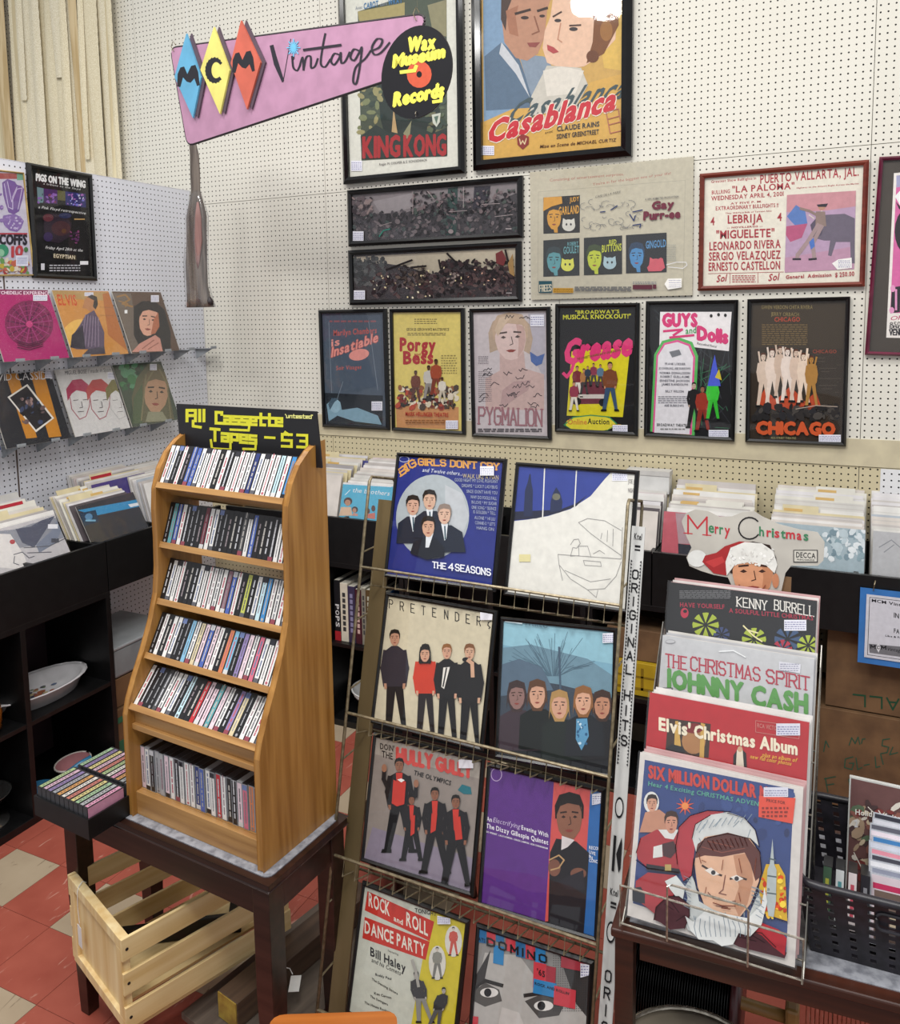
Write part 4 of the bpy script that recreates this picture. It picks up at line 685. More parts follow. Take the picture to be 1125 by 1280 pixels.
def l_hood(A):
    A.bg('#5a4438'); A.poly([(396, 102), (460, 104), (500, 310), (455, 310)], '#6e6258'); A.poly([(470, 150), (500, 130), (545, 132), (578, 160), (600, 240), (600, 306), (500, 310), (470, 250)], '#1c1a1d'); A.lines([[(412, 115), (440, 108), (456, 125), (430, 140), (465, 150)]], 6, '#9a7444'); A.lines([[(418, 130), (450, 140), (440, 150)]], 4, '#9a7444')
    A.face(522, 200, 66, 92, '#d9a48c', '#201a1c', '#3a2422', 0, .1); A.poly([(540, 195), (556, 170), (560, 220), (545, 245), (530, 248)], '#b06a4c'); A.poly([(456, 310), (490, 280), (545, 250), (562, 262), (572, 308)], '#c98f80'); A.lines([[(500, 298), (540, 268)], [(520, 300), (556, 278)]], 4, '#9c6456'); A.tag(530, 110, 558, 134); A.rect(437, 162, 447, 174, '#f0f0f0')
def l_stripe(A):
    A.bg('#26282e'); A.poly([(18, 385), (60, 378), (130, 610), (92, 614)], '#c8862c'); A.poly([(104, 376), (152, 375), (216, 606), (172, 610)], '#c8862c'); A.text('DAVID CASSIDY', -60, 412, 190, 405, 28, '#e0e0e0', 0, -.1); A.poly([(26, 468), (96, 422), (190, 542), (126, 592)], '#e8e4dc'); A.poly([(34, 470), (94, 430), (182, 542), (126, 583)], '#242226'); A.scat(70, 470, 150, 560, 26, 9, ['#6e5a5c', '#a88a84', '#3f4a6a', '#1a181a', '#b8a8a8'], 4); A.tag(157, 373, 192, 402)
def l_faces(A):
    A.bg('#d3d1cf'); A.text('MIGUEL BOSE / made in Spain', 228, 390, 390, 378, 14, '#3a3a40', 0)
    for i, (cx, cy, c) in enumerate(((278, 480, '#a83a58'), (348, 480, '#b04444'), (416, 480, '#8f8a60'))):
        A.poly([(cx - 40, cy + 2), (cx - 46, cy - 40), (cx - 24, cy - 72), (cx + 8, cy - 76), (cx + 32, cy - 56), (cx + 38, cy - 10), (cx + 22, cy - 30), (cx - 10, cy - 36), (cx - 26, cy - 24)], c if i < 2 else '#77703f'); L_ = [[(cx - 32, cy - 10), (cx - 26, cy + 30), (cx + 2, cy + 66), (cx + 24, cy + 56), (cx + 36, cy + 20), (cx + 38, cy - 16)]]
        A.lines(L_, 3 if i < 2 else 1.5, '#a8606c' if i < 2 else '#aaa'); A.lines([[(cx - 20, cy), (cx - 4, cy - 2)], [(cx + 14, cy - 2), (cx + 28, cy - 4)], [(cx + 8, cy + 4), (cx + 12, cy + 24), (cx + 2, cy + 26)], [(cx - 4, cy + 40), (cx + 16, cy + 38)]], 2.6 if i < 2 else 1.4, '#5a5458')
    A.tag(378, 380, 408, 404)
def l_green(A):
    A.bg('#3d4a3c'); A.scat(425, 350, 500, 440, 34, 16, ['#3c7a48', '#2c5a38', '#56906a', '#23402c'], 8); A.poly([(480, 400), (520, 352), (560, 352), (592, 380), (612, 545), (560, 556), (470, 560), (462, 470)], '#5c5a40'); A.poly([(470, 470), (500, 420), (500, 560), (465, 562)], '#4c5c3e'); A.face(548, 455, 84, 118, '#b08a6c', '#6a5e44', '#2f2822', 0, .06); A.lines([[(512, 390), (496, 550)], [(584, 400), (600, 545)], [(540, 372), (506, 430)], [(560, 372), (590, 430)]], 5, '#7a7252'); A.poly([(520, 520), (570, 520), (590, 552), (510, 556)], '#8a8a70'); A.tag(526, 352, 550, 374)
def l_brown(A): A.bg('#6a4a3c'); A.scat(-60, 220, 16, 330, 12, 20, ['#8a5a44', '#4a3a34'], 3)
def l_blue(A): A.bg('#3c4a78'); A.scat(-60, 480, 36, 630, 16, 24, ['#5a6aa0', '#2a3050', '#8a9ac8'], 4)
def leftlp(y0, z0, w_=12.35, h_=12.4):
    X = Vector((0, 1, 0)); b = math.radians(20); Z = Vector((-math.sin(b), 0, math.cos(b))); s_ = Surf((-121.6, y0, z0), X, Z, w_, h_); return s_
rows = [(70.1, [l_brown, l_purple, l_orange, l_hood], ['brown record at far left end of the upper display row', 'magenta record sleeve with round mandala, upper row on white pegboard', 'orange record sleeve with dark-haired man in profile, upper row on white pegboard', 'record sleeve of smiling woman in black hood, upper row on white pegboard'], [76.1, 89.2, 102.4, 115.6]),
        (56.2, [l_blue, l_stripe, l_faces, l_green], ['dark blue record at far left end of the lower display row', 'black and orange striped record sleeve with tilted photo, lower display row', 'pale record sleeve with three drawn faces and red hair, lower display row', 'green record sleeve of a long-haired woman among leaves, lower display row'], [75.2, 88.5, 101.8, 114.7])]
tri = MB().prism([(0, 0), (0, -2.2), (4.6, 0)], -.08, .08).box(0, -.8, -.05, 4.9, .8, .05).box(4.7, -.8, 0, 4.9, .8, .5).mesh('bracket_mesh', M_acry); nb = 0
for r_, (z0, ds, lbs, ys) in enumerate(rows):
    for d_, lb, y0 in zip(ds, lbs, ys): record(lb, leftlp(y0, z0), d_, VA, .2, 'records displayed on the white partition')
    for k, yb in enumerate([ys[0] + 2.8 + i * 6.55 for i in range(8 if r_ else 10)]):
        b_ = bpy.data.objects.new('record_bracket', tri); COL.objects.link(b_); b_.matrix_world = Matrix.Translation(Vector((-126.3, yb, z0 - .1)) * S)
        tag(b_, 'small smoky plastic peg bracket, %s from the left in the %s row' % (ORD[k], ('upper', 'lower')[r_]), 'bracket', 'plastic record brackets on the white partition')
# ================================================================== BLACK CUBE CABINETS AND RECORD BINS
def cube_cabinet(label, loc, rz, ncol, name='cube_cabinet', backcol=None, depth=15.6):
    t = thing(name, label, 'cabinet', loc, rz, 'black cube cabinets under the record bins'); W_ = ncol * 16. + .9
    obj('top_panel', MB().box(0, 0, 30.6, W_, depth, 31.5), M_black, t, bevel=.04); obj('base_panel', MB().box(0, 0, 0, W_, depth, 1.2), M_black, t, bevel=.04)
    for i in range(ncol + 1): obj('upright_panel', MB().box(i * 16., 0.02, 1.2, i * 16. + .9, depth, 30.6), M_black, t, bevel=.04)
    for i in range(ncol): obj('shelf', MB().box(i * 16. + .9, .1, 15.4, i * 16. + 16., depth, 16.1), M_black, t, bevel=.04)
    obj('back_panel', MB().box(.5, depth - .3, .5, W_ - .5, depth, 31), noisy('dark_maroon_back', '#24151a', '#341e24', (9, 9, 9), .6), t); return t
cube_cabinet('black open cube cabinet standing along the left partition holding white dish', (-110, 48, 0), math.pi / 2, 3)
cube_cabinet('black open cube cabinet against back wall with books, behind wire rack', (-86.6, 125, 0), 0, 1, depth=15.2)
cube_cabinet('black open cube cabinet behind the wire record rack at the middle', (-69.5, 125, 0), 0, 2, depth=15.2)
def bin_box(label, loc, rz, width, ncol, depth=15.6, open_=False):
    t = thing('record_bin', label, 'bin', loc, rz, 'black record bins'); h = 8.5
    obj('front_panel', MB().box(0, 0, 0, width, .7, h), M_black, t, bevel=.05); obj('bottom_panel', MB().box(0, .7, 0, width, depth, .6), M_black, t); obj('rear_panel', MB().box(0, depth - .4, .6, width, depth, h + 1), M_black, t)
    for i in range(ncol + 1): x = i * (width - .6) / ncol; obj('divider', MB().box(x, .7, .6, x + .6, depth - .4, h - .5), M_black, t)
    return t
bin_box('long black record bin on top of the cube cabinet along left partition', (-110, 48, 31.5), math.pi / 2, 48.6, 4)
bin_box('black record bin bridging from left cabinet to the corner', (-110, 96.8, 31.5), math.pi / 2, 28, 2)
bin_box('black record bin on back counter left of wire rack', (-109, 125, 31.5), 0, 52, 4, 15.2)
bin_box('long black record bin on back counter behind the wire rack', (-56.8, 125, 31.5), 0, 30.5, 2, 15.2)
bin_box('long black record bin on back counter under the festive cut-out, right side', (-26.1, 125, 31.5), 0, 56, 4, 15.2)
obj('counter_support_panel', MB().box(0, 0, 0, .9, 14.6, 31.4), M_black).location = (-3.9 * S, 125.3 * S, 0)
sp = bpy.data.objects['counter_support_panel']; tag(sp, 'black upright support panel under the right-hand bins beside cardboard boxes', 'panel')
# ------------------------------------------------------------------ records standing in the bins
SLC = ['#d9d6d0', '#cfcac4', '#e6e3de', '#bfb8b4', '#e9e6e2', '#c9c2be', '#a8a4a4', '#8f8a8c', '#dcd4cc', '#d8c9c9', '#b8c0c8', '#5c5458', '#c4b49c', '#e2dfe0']
M_slv = [plain(c, .35) for c in SLC]
_slm = [MB().box(0, 0, 0, 12.3, .11, 12.3).mesh('bin_sleeve_%d' % i, m) for i, m in enumerate(M_slv)]
M_card = plain('#ddd0a8', .6); M_red = plain('#b02434', .5)
_div = MB().box(0, 0, 0, 12.6, .08, 12.4).box(1.4, 0, 12.4, 6.4, .08, 13.3)
_divs = [_div.mesh('divider_card_a', M_card), MB().box(0, 0, 0, 12.6, .08, 12.6).box(5.5, 0, 12.6, 11, .08, 13.2).mesh('divider_card_b', plain('#e4e1d6', .5)), MB().box(0, 0, 0, 12.6, .08, 13.1).mesh('divider_card_c', plain('#e9e7e2', .5))]
_tab = MB().box(0, -.03, 0, 4.6, .02, .55).mesh('tab_label', M_red); _tab2 = MB().box(0, -.03, 0, 2.6, .02, .4).mesh('tab_label_tan', plain('#d3ae6a', .6))
def stack(org, rz, n, depth, rise, lean, binname, pitch=None, seed=0, y0=0., div=.18, whites=0):
    """records from the front of a bin to its back; the local x axis runs along the bin front"""
    R_ = random.Random(seed); X, B, _ = axes(rz); k = 0; kd = 0; step = depth / n
    for i in range(n):
        d = y0 + i * step; le = math.radians(lean + R_.uniform(-.5, .5)); P = Vector(org) + B * d + X * R_.uniform(-.1, .25) + Vector((0, 0, rise * i / n + R_.uniform(-.25, .2)))
        Z = Vector((0, 0, 1)) * math.cos(le) + B * math.sin(le); m3 = Surf(P, X, Z).m3()
        if R_.random() < div and i > 1:
            o = bpy.data.objects.new('divider_card', _divs[R_.choice([0, 0, 1, 2])]); COL.objects.link(o); place(o, P, mat3=m3); kd += 1
            tag(o, '%s tabbed divider card from front of %s' % (ORD[kd - 1], binname), 'divider card', 'divider cards in the record bins')
            tb = bpy.data.objects.new('tab_label', R_.choice([_tab, _tab2, _tab2])); COL.objects.link(tb); tb.parent = o; tb.location = (R_.choice([1.6, 5.8]) * S, 0, 12.35 * S)
        else:
            o = bpy.data.objects.new('record_sleeve', _slm[R_.choice([0, 1, 2, 4, 8, 13, 5]) if R_.random() < whites else R_.randrange(len(_slm))]); COL.objects.link(o); place(o, P, mat3=m3); k += 1
            tag(o, '%s record sleeve from front of %s' % (ORD[k - 1], binname), 'record', 'record sleeves filed in the bins')
L90 = 90
stack((-111.8, 80.4, 34.2), L90, 17, 13., 2.6, 24, 'left bin behind the striped white sleeve', seed=1, y0=.6, div=.4, whites=.6)
stack((-111.8, 96.4, 34.6), L90, 12, 5., 1.2, 27, 'left bin behind dark sleeve with blue strip', seed=2, y0=.6, div=.35, whites=.4)
stack((-118.4, 103.2, 35.8), L90, 22, 6.6, 1.2, 14, 'raised left stack behind the dark sleeve', seed=3, whites=.2, div=.05)
stack((-113.0, 111.6, 34.6), L90, 24, 11., 2., 16, 'raised left stack beside the oak rack', seed=4, whites=.5, div=.08)
stack((-111.8, 67.2, 34.2), L90, 10, 13., 2.6, 24, 'leftmost bin', seed=8, y0=.6)
stack((-98., 127.2, 34.6), 0, 16, 12., 2.8, 16, 'back bin immediately right of the corner', seed=5, whites=.7)
stack((-84.9, 127, 33.6), 0, 22, 12., 4., 18, 'back bin behind the blue beach sleeve', seed=6, whites=.8)
stack((-71.8, 127, 33.6), 0, 14, 12., 4., 18, 'back bin hidden behind framed albums', seed=7, whites=.8)
stack((-38.8, 127, 33.4), 0, 16, 12., 4., 18, 'back bin just right of wire rack', seed=9, whites=.5)
stack((-25.2, 127.2, 33.4), 0, 30, 11.6, 4.2, 18, 'back bin behind pink sleeve and festive cut-out', seed=10, whites=.75, div=.1)
stack((-9.7, 127.2, 33.4), 0, 32, 11.6, 4.2, 18, 'back bin behind the silver foil sleeve', seed=11, whites=.75, div=.07)
stack((3.8, 127.2, 33.4), 0, 26, 11.6, 4.2, 18, 'rightmost back bin cut off by picture edge', seed=12, whites=.85, div=.07)
# ---- front sleeves with pictures
def binlp(org, rz, lean): X, B, Z = axes(rz, lean); return Surf(org, X, Z, 12.5, 12.4)
VB = (0, 480, 4.6875); VC = (380, 520, 5.625); VD = (780, 540, 3.2609)
def b_dark(A): A.bg('#3a3a40'); A.poly([(455, 740), (832, 668), (836, 712), (560, 772)], '#3b8fc0'); A.poly([(750, 706), (824, 690), (826, 708), (765, 722)], '#e4e6ea'); A.poly([(466, 758), (560, 738), (580, 808), (494, 832)], '#243c54'); A.ell(520, 778, 22, 20, '#5a8ab0'); A.rect(500, 795, 560, 805, '#7ab0cc')
record('dark record sleeve with a blue strip at front of left bin', binlp((-110.9, 96.8, 34.3), 90, 28), b_dark, VB, .12, 'picture sleeves at the front of bins', '#c9c6c0')
def b_jean(A): A.bg('#c2bfc2'); A.poly([(-100, 840), (100, 850), (180, 820), (370, 770), (380, 900), (230, 940), (120, 960), (-100, 990)], '#8f929c'); A.poly([(90, 850), (180, 835), (240, 800), (330, 770), (200, 960), (130, 930)], '#54586a'); A.poly([(210, 945), (300, 860), (375, 790), (385, 850), (330, 930), (230, 990)], '#7c8496'); A.poly([(-100, 870), (60, 880), (140, 1000), (170, 1090), (-100, 1100)], '#dedad8'); A.lines([[(140, 960), (290, 950), (400, 900)], [(160, 990), (300, 985)], [(80, 1000), (130, 985), (170, 1020), (200, 1010)], [(85, 1010), (80, 1050), (110, 1060)]], 5, '#5a5c66'); A.ell(72, 925, 16, 14, '#b04a50'); A.rect(300, 905, 345, 930, '#4a4e5a'); A.rect(280, 822, 338, 848, '#e8e8ee')
record('white record sleeve picturing faded blue trousers at front of left bin', binlp((-110.8, 80.0, 34.0), 90, 28), b_jean, VB, .12, 'picture sleeves at the front of bins', '#c9c6c0')
def b_purp(A): A.bg('#4a3c86')
record('small glimpse of violet sleeve fronting the raised left stack', binlp((-118.1, 103.6, 35.2), 90, 12), b_purp, VB, .12, 'picture sleeves at the front of bins')
def b_fam(A): A.bg('#3a3c86'); A.stext('FIRST FAMILY', 60, 428, 400, 436, 40, '#dcdce6', 5, True); A.tag(296, 372, 350, 396)
record('violet sleeve with white serif title in back bin beside the oak rack', binlp((-96.9, 135, 36.2), 0, 16), b_fam, VC, .12, 'picture sleeves at the front of bins')
def b_beach(A):
    A.bg('#4fb0d0'); A.poly([(170, 470), (615, 500), (615, 480), (170, 455)], '#e4e6e6'); A.ell(310, 600, 30, 28, '#4a342c'); A.ell(358, 658, 22, 22, '#3c2c28'); A.ell(308, 610, 20, 22, '#b98a70'); A.ell(355, 664, 14, 16, '#b98a70'); A.poly([(230, 700), (260, 640), (330, 640), (340, 700)], '#d9b89a'); A.poly([(335, 700), (350, 680), (380, 690), (378, 704)], '#c98f80'); A.ell(448, 668, 16, 20, '#5a3a30'); A.ell(488, 650, 14, 22, '#5a3a30'); A.poly([(430, 715), (440, 690), (500, 680), (500, 725)], '#c97060'); A.text('the brothers', 340, 535, 600, 560, 30, '#f0f0f0', 0, .3); A.lines([[(200, 600), (240, 605), (230, 600)], [(290, 555), (325, 520), (300, 545)]], 5, '#dceef4'); A.tag(300, 460, 430, 472)
record('light blue beach-photo sleeve fronting back bin between the racks', binlp((-84.9, 126.6, 33.5), 0, 16), b_beach, VC, .12, 'picture sleeves at the front of bins')
def b_pinks(A): A.bg('#c4606c'); 0 and A.poly([(120, 330), (235, 335), (215, 490), (112, 480)], '#cc6c74'); A.poly([(220, 455), (420, 475), (420, 520), (222, 500)], '#2a2c38'); A.poly([(210, 330), (420, 330), (420, 460), (222, 455)], '#b0949a')
record('pink record sleeve at front of back bin left of the festive cut-out', binlp((-25.4, 126.5, 33.4), 0, 16), b_pinks, VD, .12, 'picture sleeves at the front of bins')
def b_foil(A): A.bg('#a9bcc4'); A.scat(700, 400, 990, 520, 90, 18, ['#dfe8ec', '#7a94a0', '#c4d4da', '#8faab4', '#eef4f6'], 3)
record('silvery foil record sleeve at front of back bin right of the cut-out', binlp((-9.6, 126.5, 33.2), 0, 14), b_foil, VD, .12, 'picture sleeves at the front of bins')
def b_grey(A): A.bg('#bcbcbe'); A.poly([(990, 330), (1300, 350), (1300, 380), (992, 360)], '#e2dede'); A.rect(1036, 350, 1200, 364, '#c02850'); A.lines([[(1040, 470), (1090, 440), (1125, 470)], [(1060, 490), (1100, 460)]], 4, '#8a8c92')
record('grey record sleeve with red tab fronting the rightmost back bin', binlp((3.9, 126.5, 33.2), 0, 14), b_grey, VD, .12, 'picture sleeves at the front of bins')
# flat white box resting behind the framed piano album on the counter
wbx = thing('record_box', 'white box lid showing behind the top of the piano album frame', 'box', (-33, 137, 46.4)); obj('box_body', MB().box(0, 0, 0, 7, 2.4, 3.6), M_white, wbx, bevel=.08); obj('lid', MB().box(-.1, -.1, 3.0, 7.1, 2.5, 3.8), plain('#d9d7d2', .6), wbx)
# ------------------------------------------------------------------ books in the back cabinet
BK = [('#16181c', '#d8d8d8', 1.3, 11.6, 'POPS'), ('#e0d8c4', '#3a3a3a', 1.6, 11.2, None), ('#3c3450', '#8a86a8', 1.5, 10.8, None), ('#4a1f2a', '#d0b0a8', 1.3, 10.4, None), ('#8f8a7c', '#444', .9, 10.8, None), ('#5e4a2c', '#bba', 1.1, 10.6, None), ('#33503a', '#bcb', 1., 9.8, None), ('#1f6ab0', '#e8e8f0', 1.2, 9.6, 'ALL')]
x = -85.2
names = ['black book spine lettered in white, next to the oak rack', 'cream book spine beside the black-spined book', 'violet book spine behind the left rack upright', 'dark red book behind the left rack upright', 'grey-beige book behind the rack side board', 'brown book behind the rack side board', 'green book behind the rack side board', 'bright blue book spine beside the pretend cream framed album']
names[7] = 'bright blue book spine just left of the cream framed album'
for (c, tc_, wd, h, tx), nm in zip(BK, names):
    b = thing('book', nm, 'book', (x, 126.2, 16.1), 0, 'books in the back cube cabinet'); obj('cover', MB().box(0, 0, 0, wd, 8.5, h), plain(c, .4), b, bevel=.05); obj('pages', MB().box(.12, .1, h - .05, wd - .12, 8.4, h + .02), plain('#d8d2c2', .8), b)
    s_ = Surf((x, 126.2, 16.1), (1, 0, 0), (0, 0, 1), wd, h); A = Art(s_, (0, 0, 1), .02)
    q = []
    if tx:
        for k, ch in enumerate(tx[::-1]):
            for vs, fs in layout(ch, 1):
                u0 = wd * .2; A.k += 1; A.mb.add([(u0 + (b_) * wd * .6, -.04, 5.4 + k * 1.1 + (1 - a_) * .9 if 0 else 2.6 + k * 1.15 + (1 - a_) * .95) for a_, b_ in vs], fs, tc_)
        A.put([[(0, 0), (wd, 0), (wd, 1.8), (0, 1.8)]], '#a8242c' if tx == 'POPS' else '#3a8a4a', True)
    else:
        for k in range(7): A.put([[(wd * .3, 2 + k * 1.1), (wd * .7, 2 + k * 1.1), (wd * .7, 2.8 + k * 1.1), (wd * .3, 2.8 + k * 1.1)]], tc_, True)
    A.build('spine_print', b); x += wd + .06
# ---- things on the cabinet shelves at lower left
VF = (0, 820, 5.333)
ds = thing('oval_baking_dish', 'white oval baking dish with printed bottom on the middle shelf of left cabinet', 'dish', (-116.2, 87, 16.1), math.radians(90))
ME = Matrix.Identity(4)
obj('dish_body', MB().lathe([(3.5, 0), (3.9, .15), (4.5, 2.0), (4.9, 2.3), (4.9, 2.45), (4.3, 2.3), (3.7, .5), (0, .4)], 36, sx=1.75, sy=.98, cap=False), plain('#dad8da', .15), ds, True)
obj('rim', MB().tube([(8.6 * math.cos(t), 4.8 * math.sin(t), 2.4) for t in [k * .2618 for k in range(24)]], .14, 6, close=True), plain('#dad8da', .15), ds, True)
mb = MB(); R = random.Random(8)
for i in range(22): a = R.uniform(0, 6.28); r = R.uniform(0, 2.8); cx, cy, rr = r * 1.5 * math.cos(a), r * .9 * math.sin(a), R.uniform(.3, .8); mb.add([(cx + rr * math.cos(t), cy + rr * .7 * math.sin(t), .53 + i * .002) for t in (0, 1, 2, 3, 4, 5)], [(0, 1, 2, 3, 4, 5)], R.choice(['#9a5a3c', '#6a7a96', '#8a4a5c', '#b8a880', '#4a4a5a', '#7a8a6a']))
obj('fruit_print', mb, M_print, ds)
bl = thing('blue_scoop', 'blue plastic scoop lying on bottom shelf of left cabinet', 'scoop', (-113.5, 83.5, 1.3), math.radians(62)); bl.scale = (.72, .72, .72)
obj('bowl', MB().lathe([(1.6, 0), (3.1, 2.4), (3.3, 2.6), (3.1, 2.6), (1.5, .3), (0, .3)], 24, sx=1.2, cap=False), plain('#2f6f96', .35), bl, True); obj('handle', MB().tube([(3.4, 0, 2.4), (5.5, 0, 3.6), (9, .2, 5), (11.5, .3, 5.4)], [.55, .5, .6, .8], 8), plain('#35779e', .35), bl, True)
pf = thing('pink_tray', 'pink rimmed tray corner showing behind the black cassette tray', 'tray', (-113.6, 90.4, 1.3), math.radians(100)); pf.scale = (.85, .85, .95); obj('tray_body', MB().lathe([(1.6, 0), (2.7, 2.6), (2.9, 2.8), (2.7, 2.85), (1.5, .3), (0, .3)], 24, sx=1.3, cap=False), plain('#b0787c', .4), pf, True); obj('rim', MB().tube([(3.75 * math.cos(t), 2.87 * math.sin(t), 2.82) for t in [k * .3 for k in range(21)]], .18, 6), plain('#cfc8c0', .4), pf, True)
jr = thing('amber_jar', 'amber glass jar at left edge on the cabinet shelf', 'jar', (-113.6, 75.5, 16.1)); obj('jar_body', MB().lathe([(1.8, 0), (2.5, .6), (2.7, 3), (2.2, 5.4), (1.5, 6.6), (1.7, 7.8), (1.5, 8)], 20), plain('#9c5a1e', .12), jr, True); obj('lid', MB().lathe([(1.8, 7.9), (1.9, 8.4), (.5, 9.2), (.4, 10)], 20), plain('#b06c28', .2), jr, True)
md = thing('silver_compote', 'shiny silver footed dish on the bottom shelf at left edge', 'dish', (-115.5, 75.7, 1.2)); obj('foot', MB().lathe([(3.6, 0), (3.5, .3), (1.2, 1), (.8, 2.4)], 28), plain('#8c8a88', .15, .9), md, True); obj('bowl', MB().lathe([(.8, 2.3), (2.6, 3), (3.9, 4.6), (4.1, 4.8), (3.8, 4.7), (2.4, 3.3), (0, 3)], 28, cap=False), plain('#9a9896', .12, .9), md, True)
# ---- boxes seen through the gap under the left bin, beyond the cabinet
def crate(name, label, loc, w_, d, h, mat, rz=0, word=None, wc='#2f7a4a'):
    t = thing(name, label, 'box', loc, rz); obj('box_body', MB().box(0, 0, 0, w_, d, h), mat, t, bevel=.1)
    obj('flap', MB().box(.1, .1, h, w_ * .96, d * .49, h + .12), mat, t); obj('flap', MB().box(.1, d * .51, h, w_ * .96, d - .1, h + .12), mat, t); return t
crate('banana_box', 'green-banded cardboard box under the bin, between cabinet and oak rack', (-125, 97.4, 0), 14, 18, 10, M_cardb)
gb = bpy.data.objects['banana_box']; obj('green_band', MB().box(-.06, -.06, 2, 14.1, 18.1, 4.4), plain('#2c6a4c', .6), gb); obj('green_band', MB().box(-.06, -.06, 7.6, 14.1, 18.1, 8.6), plain('#2c6a4c', .6), gb)
crate('cardboard_box', 'brown cardboard box standing on top of the green-banded box', (-124.8, 97.8, 10.2), 13.4, 16, 5, M_cardb)
tb = thing('storage_tub', 'clear grey storage tub on the boxes in gap beside oak rack', 'tub', (-124.6, 98, 15.4)); obj('tub_body', MB().box(0, 0, 0, 13.4, 14, 5), plain('#8d9294', .3), tb, bevel=.4); obj('lid', MB().box(-.2, -.2, 5, 13.6, 14.3, 5.5), plain('#a4a8aa', .3), tb, bevel=.15)
# ================================================================== DARK TABLE WITH OAK CASSETTE RACK
TT = 26.0
tbl = thing('side_table', 'small dark brown table with grey mat top carrying the oak cassette rack', 'table', (-75.3, 58.2, 0), math.radians(-4.4))
TW, TD = 29.5, 11.2
def tapered(x0, y0, w0, w1, z0, z1): return MB().add([(x0 + (w0 - w1) / 2 * a, y0 + (w0 - w1) / 2 * a2, 0) for a, a2 in ((0, 0),)], []) 
for x, y in ((0, 0), (TW - 2., 0), (0, TD - 2.), (TW - 2., TD - 2.)):
    a, b = 2., 1.35; o_ = (a - b) / 2; vs = [(x + (b if i else 0) * (1) + (o_), y + (b if j else 0) + o_, .0) for i, j in ((0, 0), (1, 0), (1, 1), (0, 1))] + [(x + (a if i else 0), y + (a if j else 0), 14) for i, j in ((0, 0), (1, 0), (1, 1), (0, 1))] + [(x + (a if i else 0), y + (a if j else 0), TT - .9) for i, j in ((0, 0), (1, 0), (1, 1), (0, 1))]
    obj('leg', MB().add(vs, [(3, 2, 1, 0), (8, 9, 10, 11)] + [(k + i, k + (i + 1) % 4, k + 4 + (i + 1) % 4, k + 4 + i) for k in (0, 4) for i in range(4)]), M_dark, tbl, bevel=.06)
for x0, y0, x1, y1 in ((2, .2, TW - 2, 1), (2, TD - 1, TW - 2, TD - .2), (.2, 2, 1, TD - 2), (TW - 1, 2, TW - .2, TD - 2)): obj('apron', MB().box(x0, y0, TT - 4., x1, y1, TT - .9), M_dark, tbl)
obj('top_frame', MB().prism([(-.3, -.3), (TW + .3, -.3), (TW + .3, TD + .3), (-.3, TD + .3)], TT - .9, TT - .1, plane='xy'), M_dark, tbl, bevel=.12)
obj('top_mat', MB().prism(rounded([(.5, .3), (TW - .2, .3), (TW - .2, TD - .1), (.5, TD - .1)], .9), TT - .1, TT, plane='xy'), M_marble, tbl)
RA = -4.8; RX, RB, _ = axes(RA); RO = Vector((-46.9, 56.7, TT))          # front right corner of the rack; its x axis runs to the right
RW, RD = 18.6, 10.7
rk = thing('cassette_rack', 'honey oak cassette rack with curved sides and six shelves on dark table', 'rack', RO - RX * RW, math.radians(RA))
pr_ = [(0, 0), (.1, 10.8), (.5, 12.3), (1.4, 14.4), (2.6, 16.8), (3.8, 19.6), (4.6, 22.2), (4.95, 25), (5.05, 28), (5.0, 31), (5.2, 33.2), (5.9, 35.2), (7.0, 36.8), (8.4, 37.9), (9.7, 38.5), (10.7, 38.65), (10.7, 0)]
for x in (0, RW - .7): obj('side_panel', MB().prism(pr_, x, x + .7, plane='yz'), M_oakz, rk, bevel=.1)
obj('kick_board', MB().box(.7, .5, 0, RW - .7, 1.1, 2.5), M_oakx, rk, bevel=.05); obj('bottom_board', MB().box(.7, 1.1, 1.9, RW - .7, RD - .2, 2.5), M_oakx, rk)
obj('upper_board', MB().box(.7, .5, 9.2, RW - .7, RD - .2, 9.8), M_oakx, rk, bevel=.05); obj('rail', MB().box(.7, .9, 9.8, RW - .7, 1.5, 11.2), M_oakx, rk, bevel=.05)
obj('back_rail', MB().box(.7, RD - .5, 9.5, RW - .7, RD, 20.2), M_oakx, rk); obj('back_rail', MB().box(.7, RD - .5, 31, RW * .42, RD, 37), M_oakx, rk)
SH = [(5.5, 33.7, 28), (5.5, 27.4, 20), (4.8, 21.5, 23), (2.9, 16.3, 30), (.7, 11.7, 42)]
for d, z, le in SH:
    a = math.radians(le); up = Vector((0, math.sin(a), math.cos(a))); bk = Vector((0, math.cos(a), -math.sin(a))); P = Vector((0, d, z))
    def q(u, v): r = P + bk * u + up * v; return (r.y, r.z)
    obj('shelf', MB().prism([q(-.25, -.5), q(2.9, -.5), q(2.9, -.1), q(.1, -.1), q(0, .12), q(-.25, .12)], .7, RW - .7, plane='yz'), M_oakx, rk, bevel=.04)
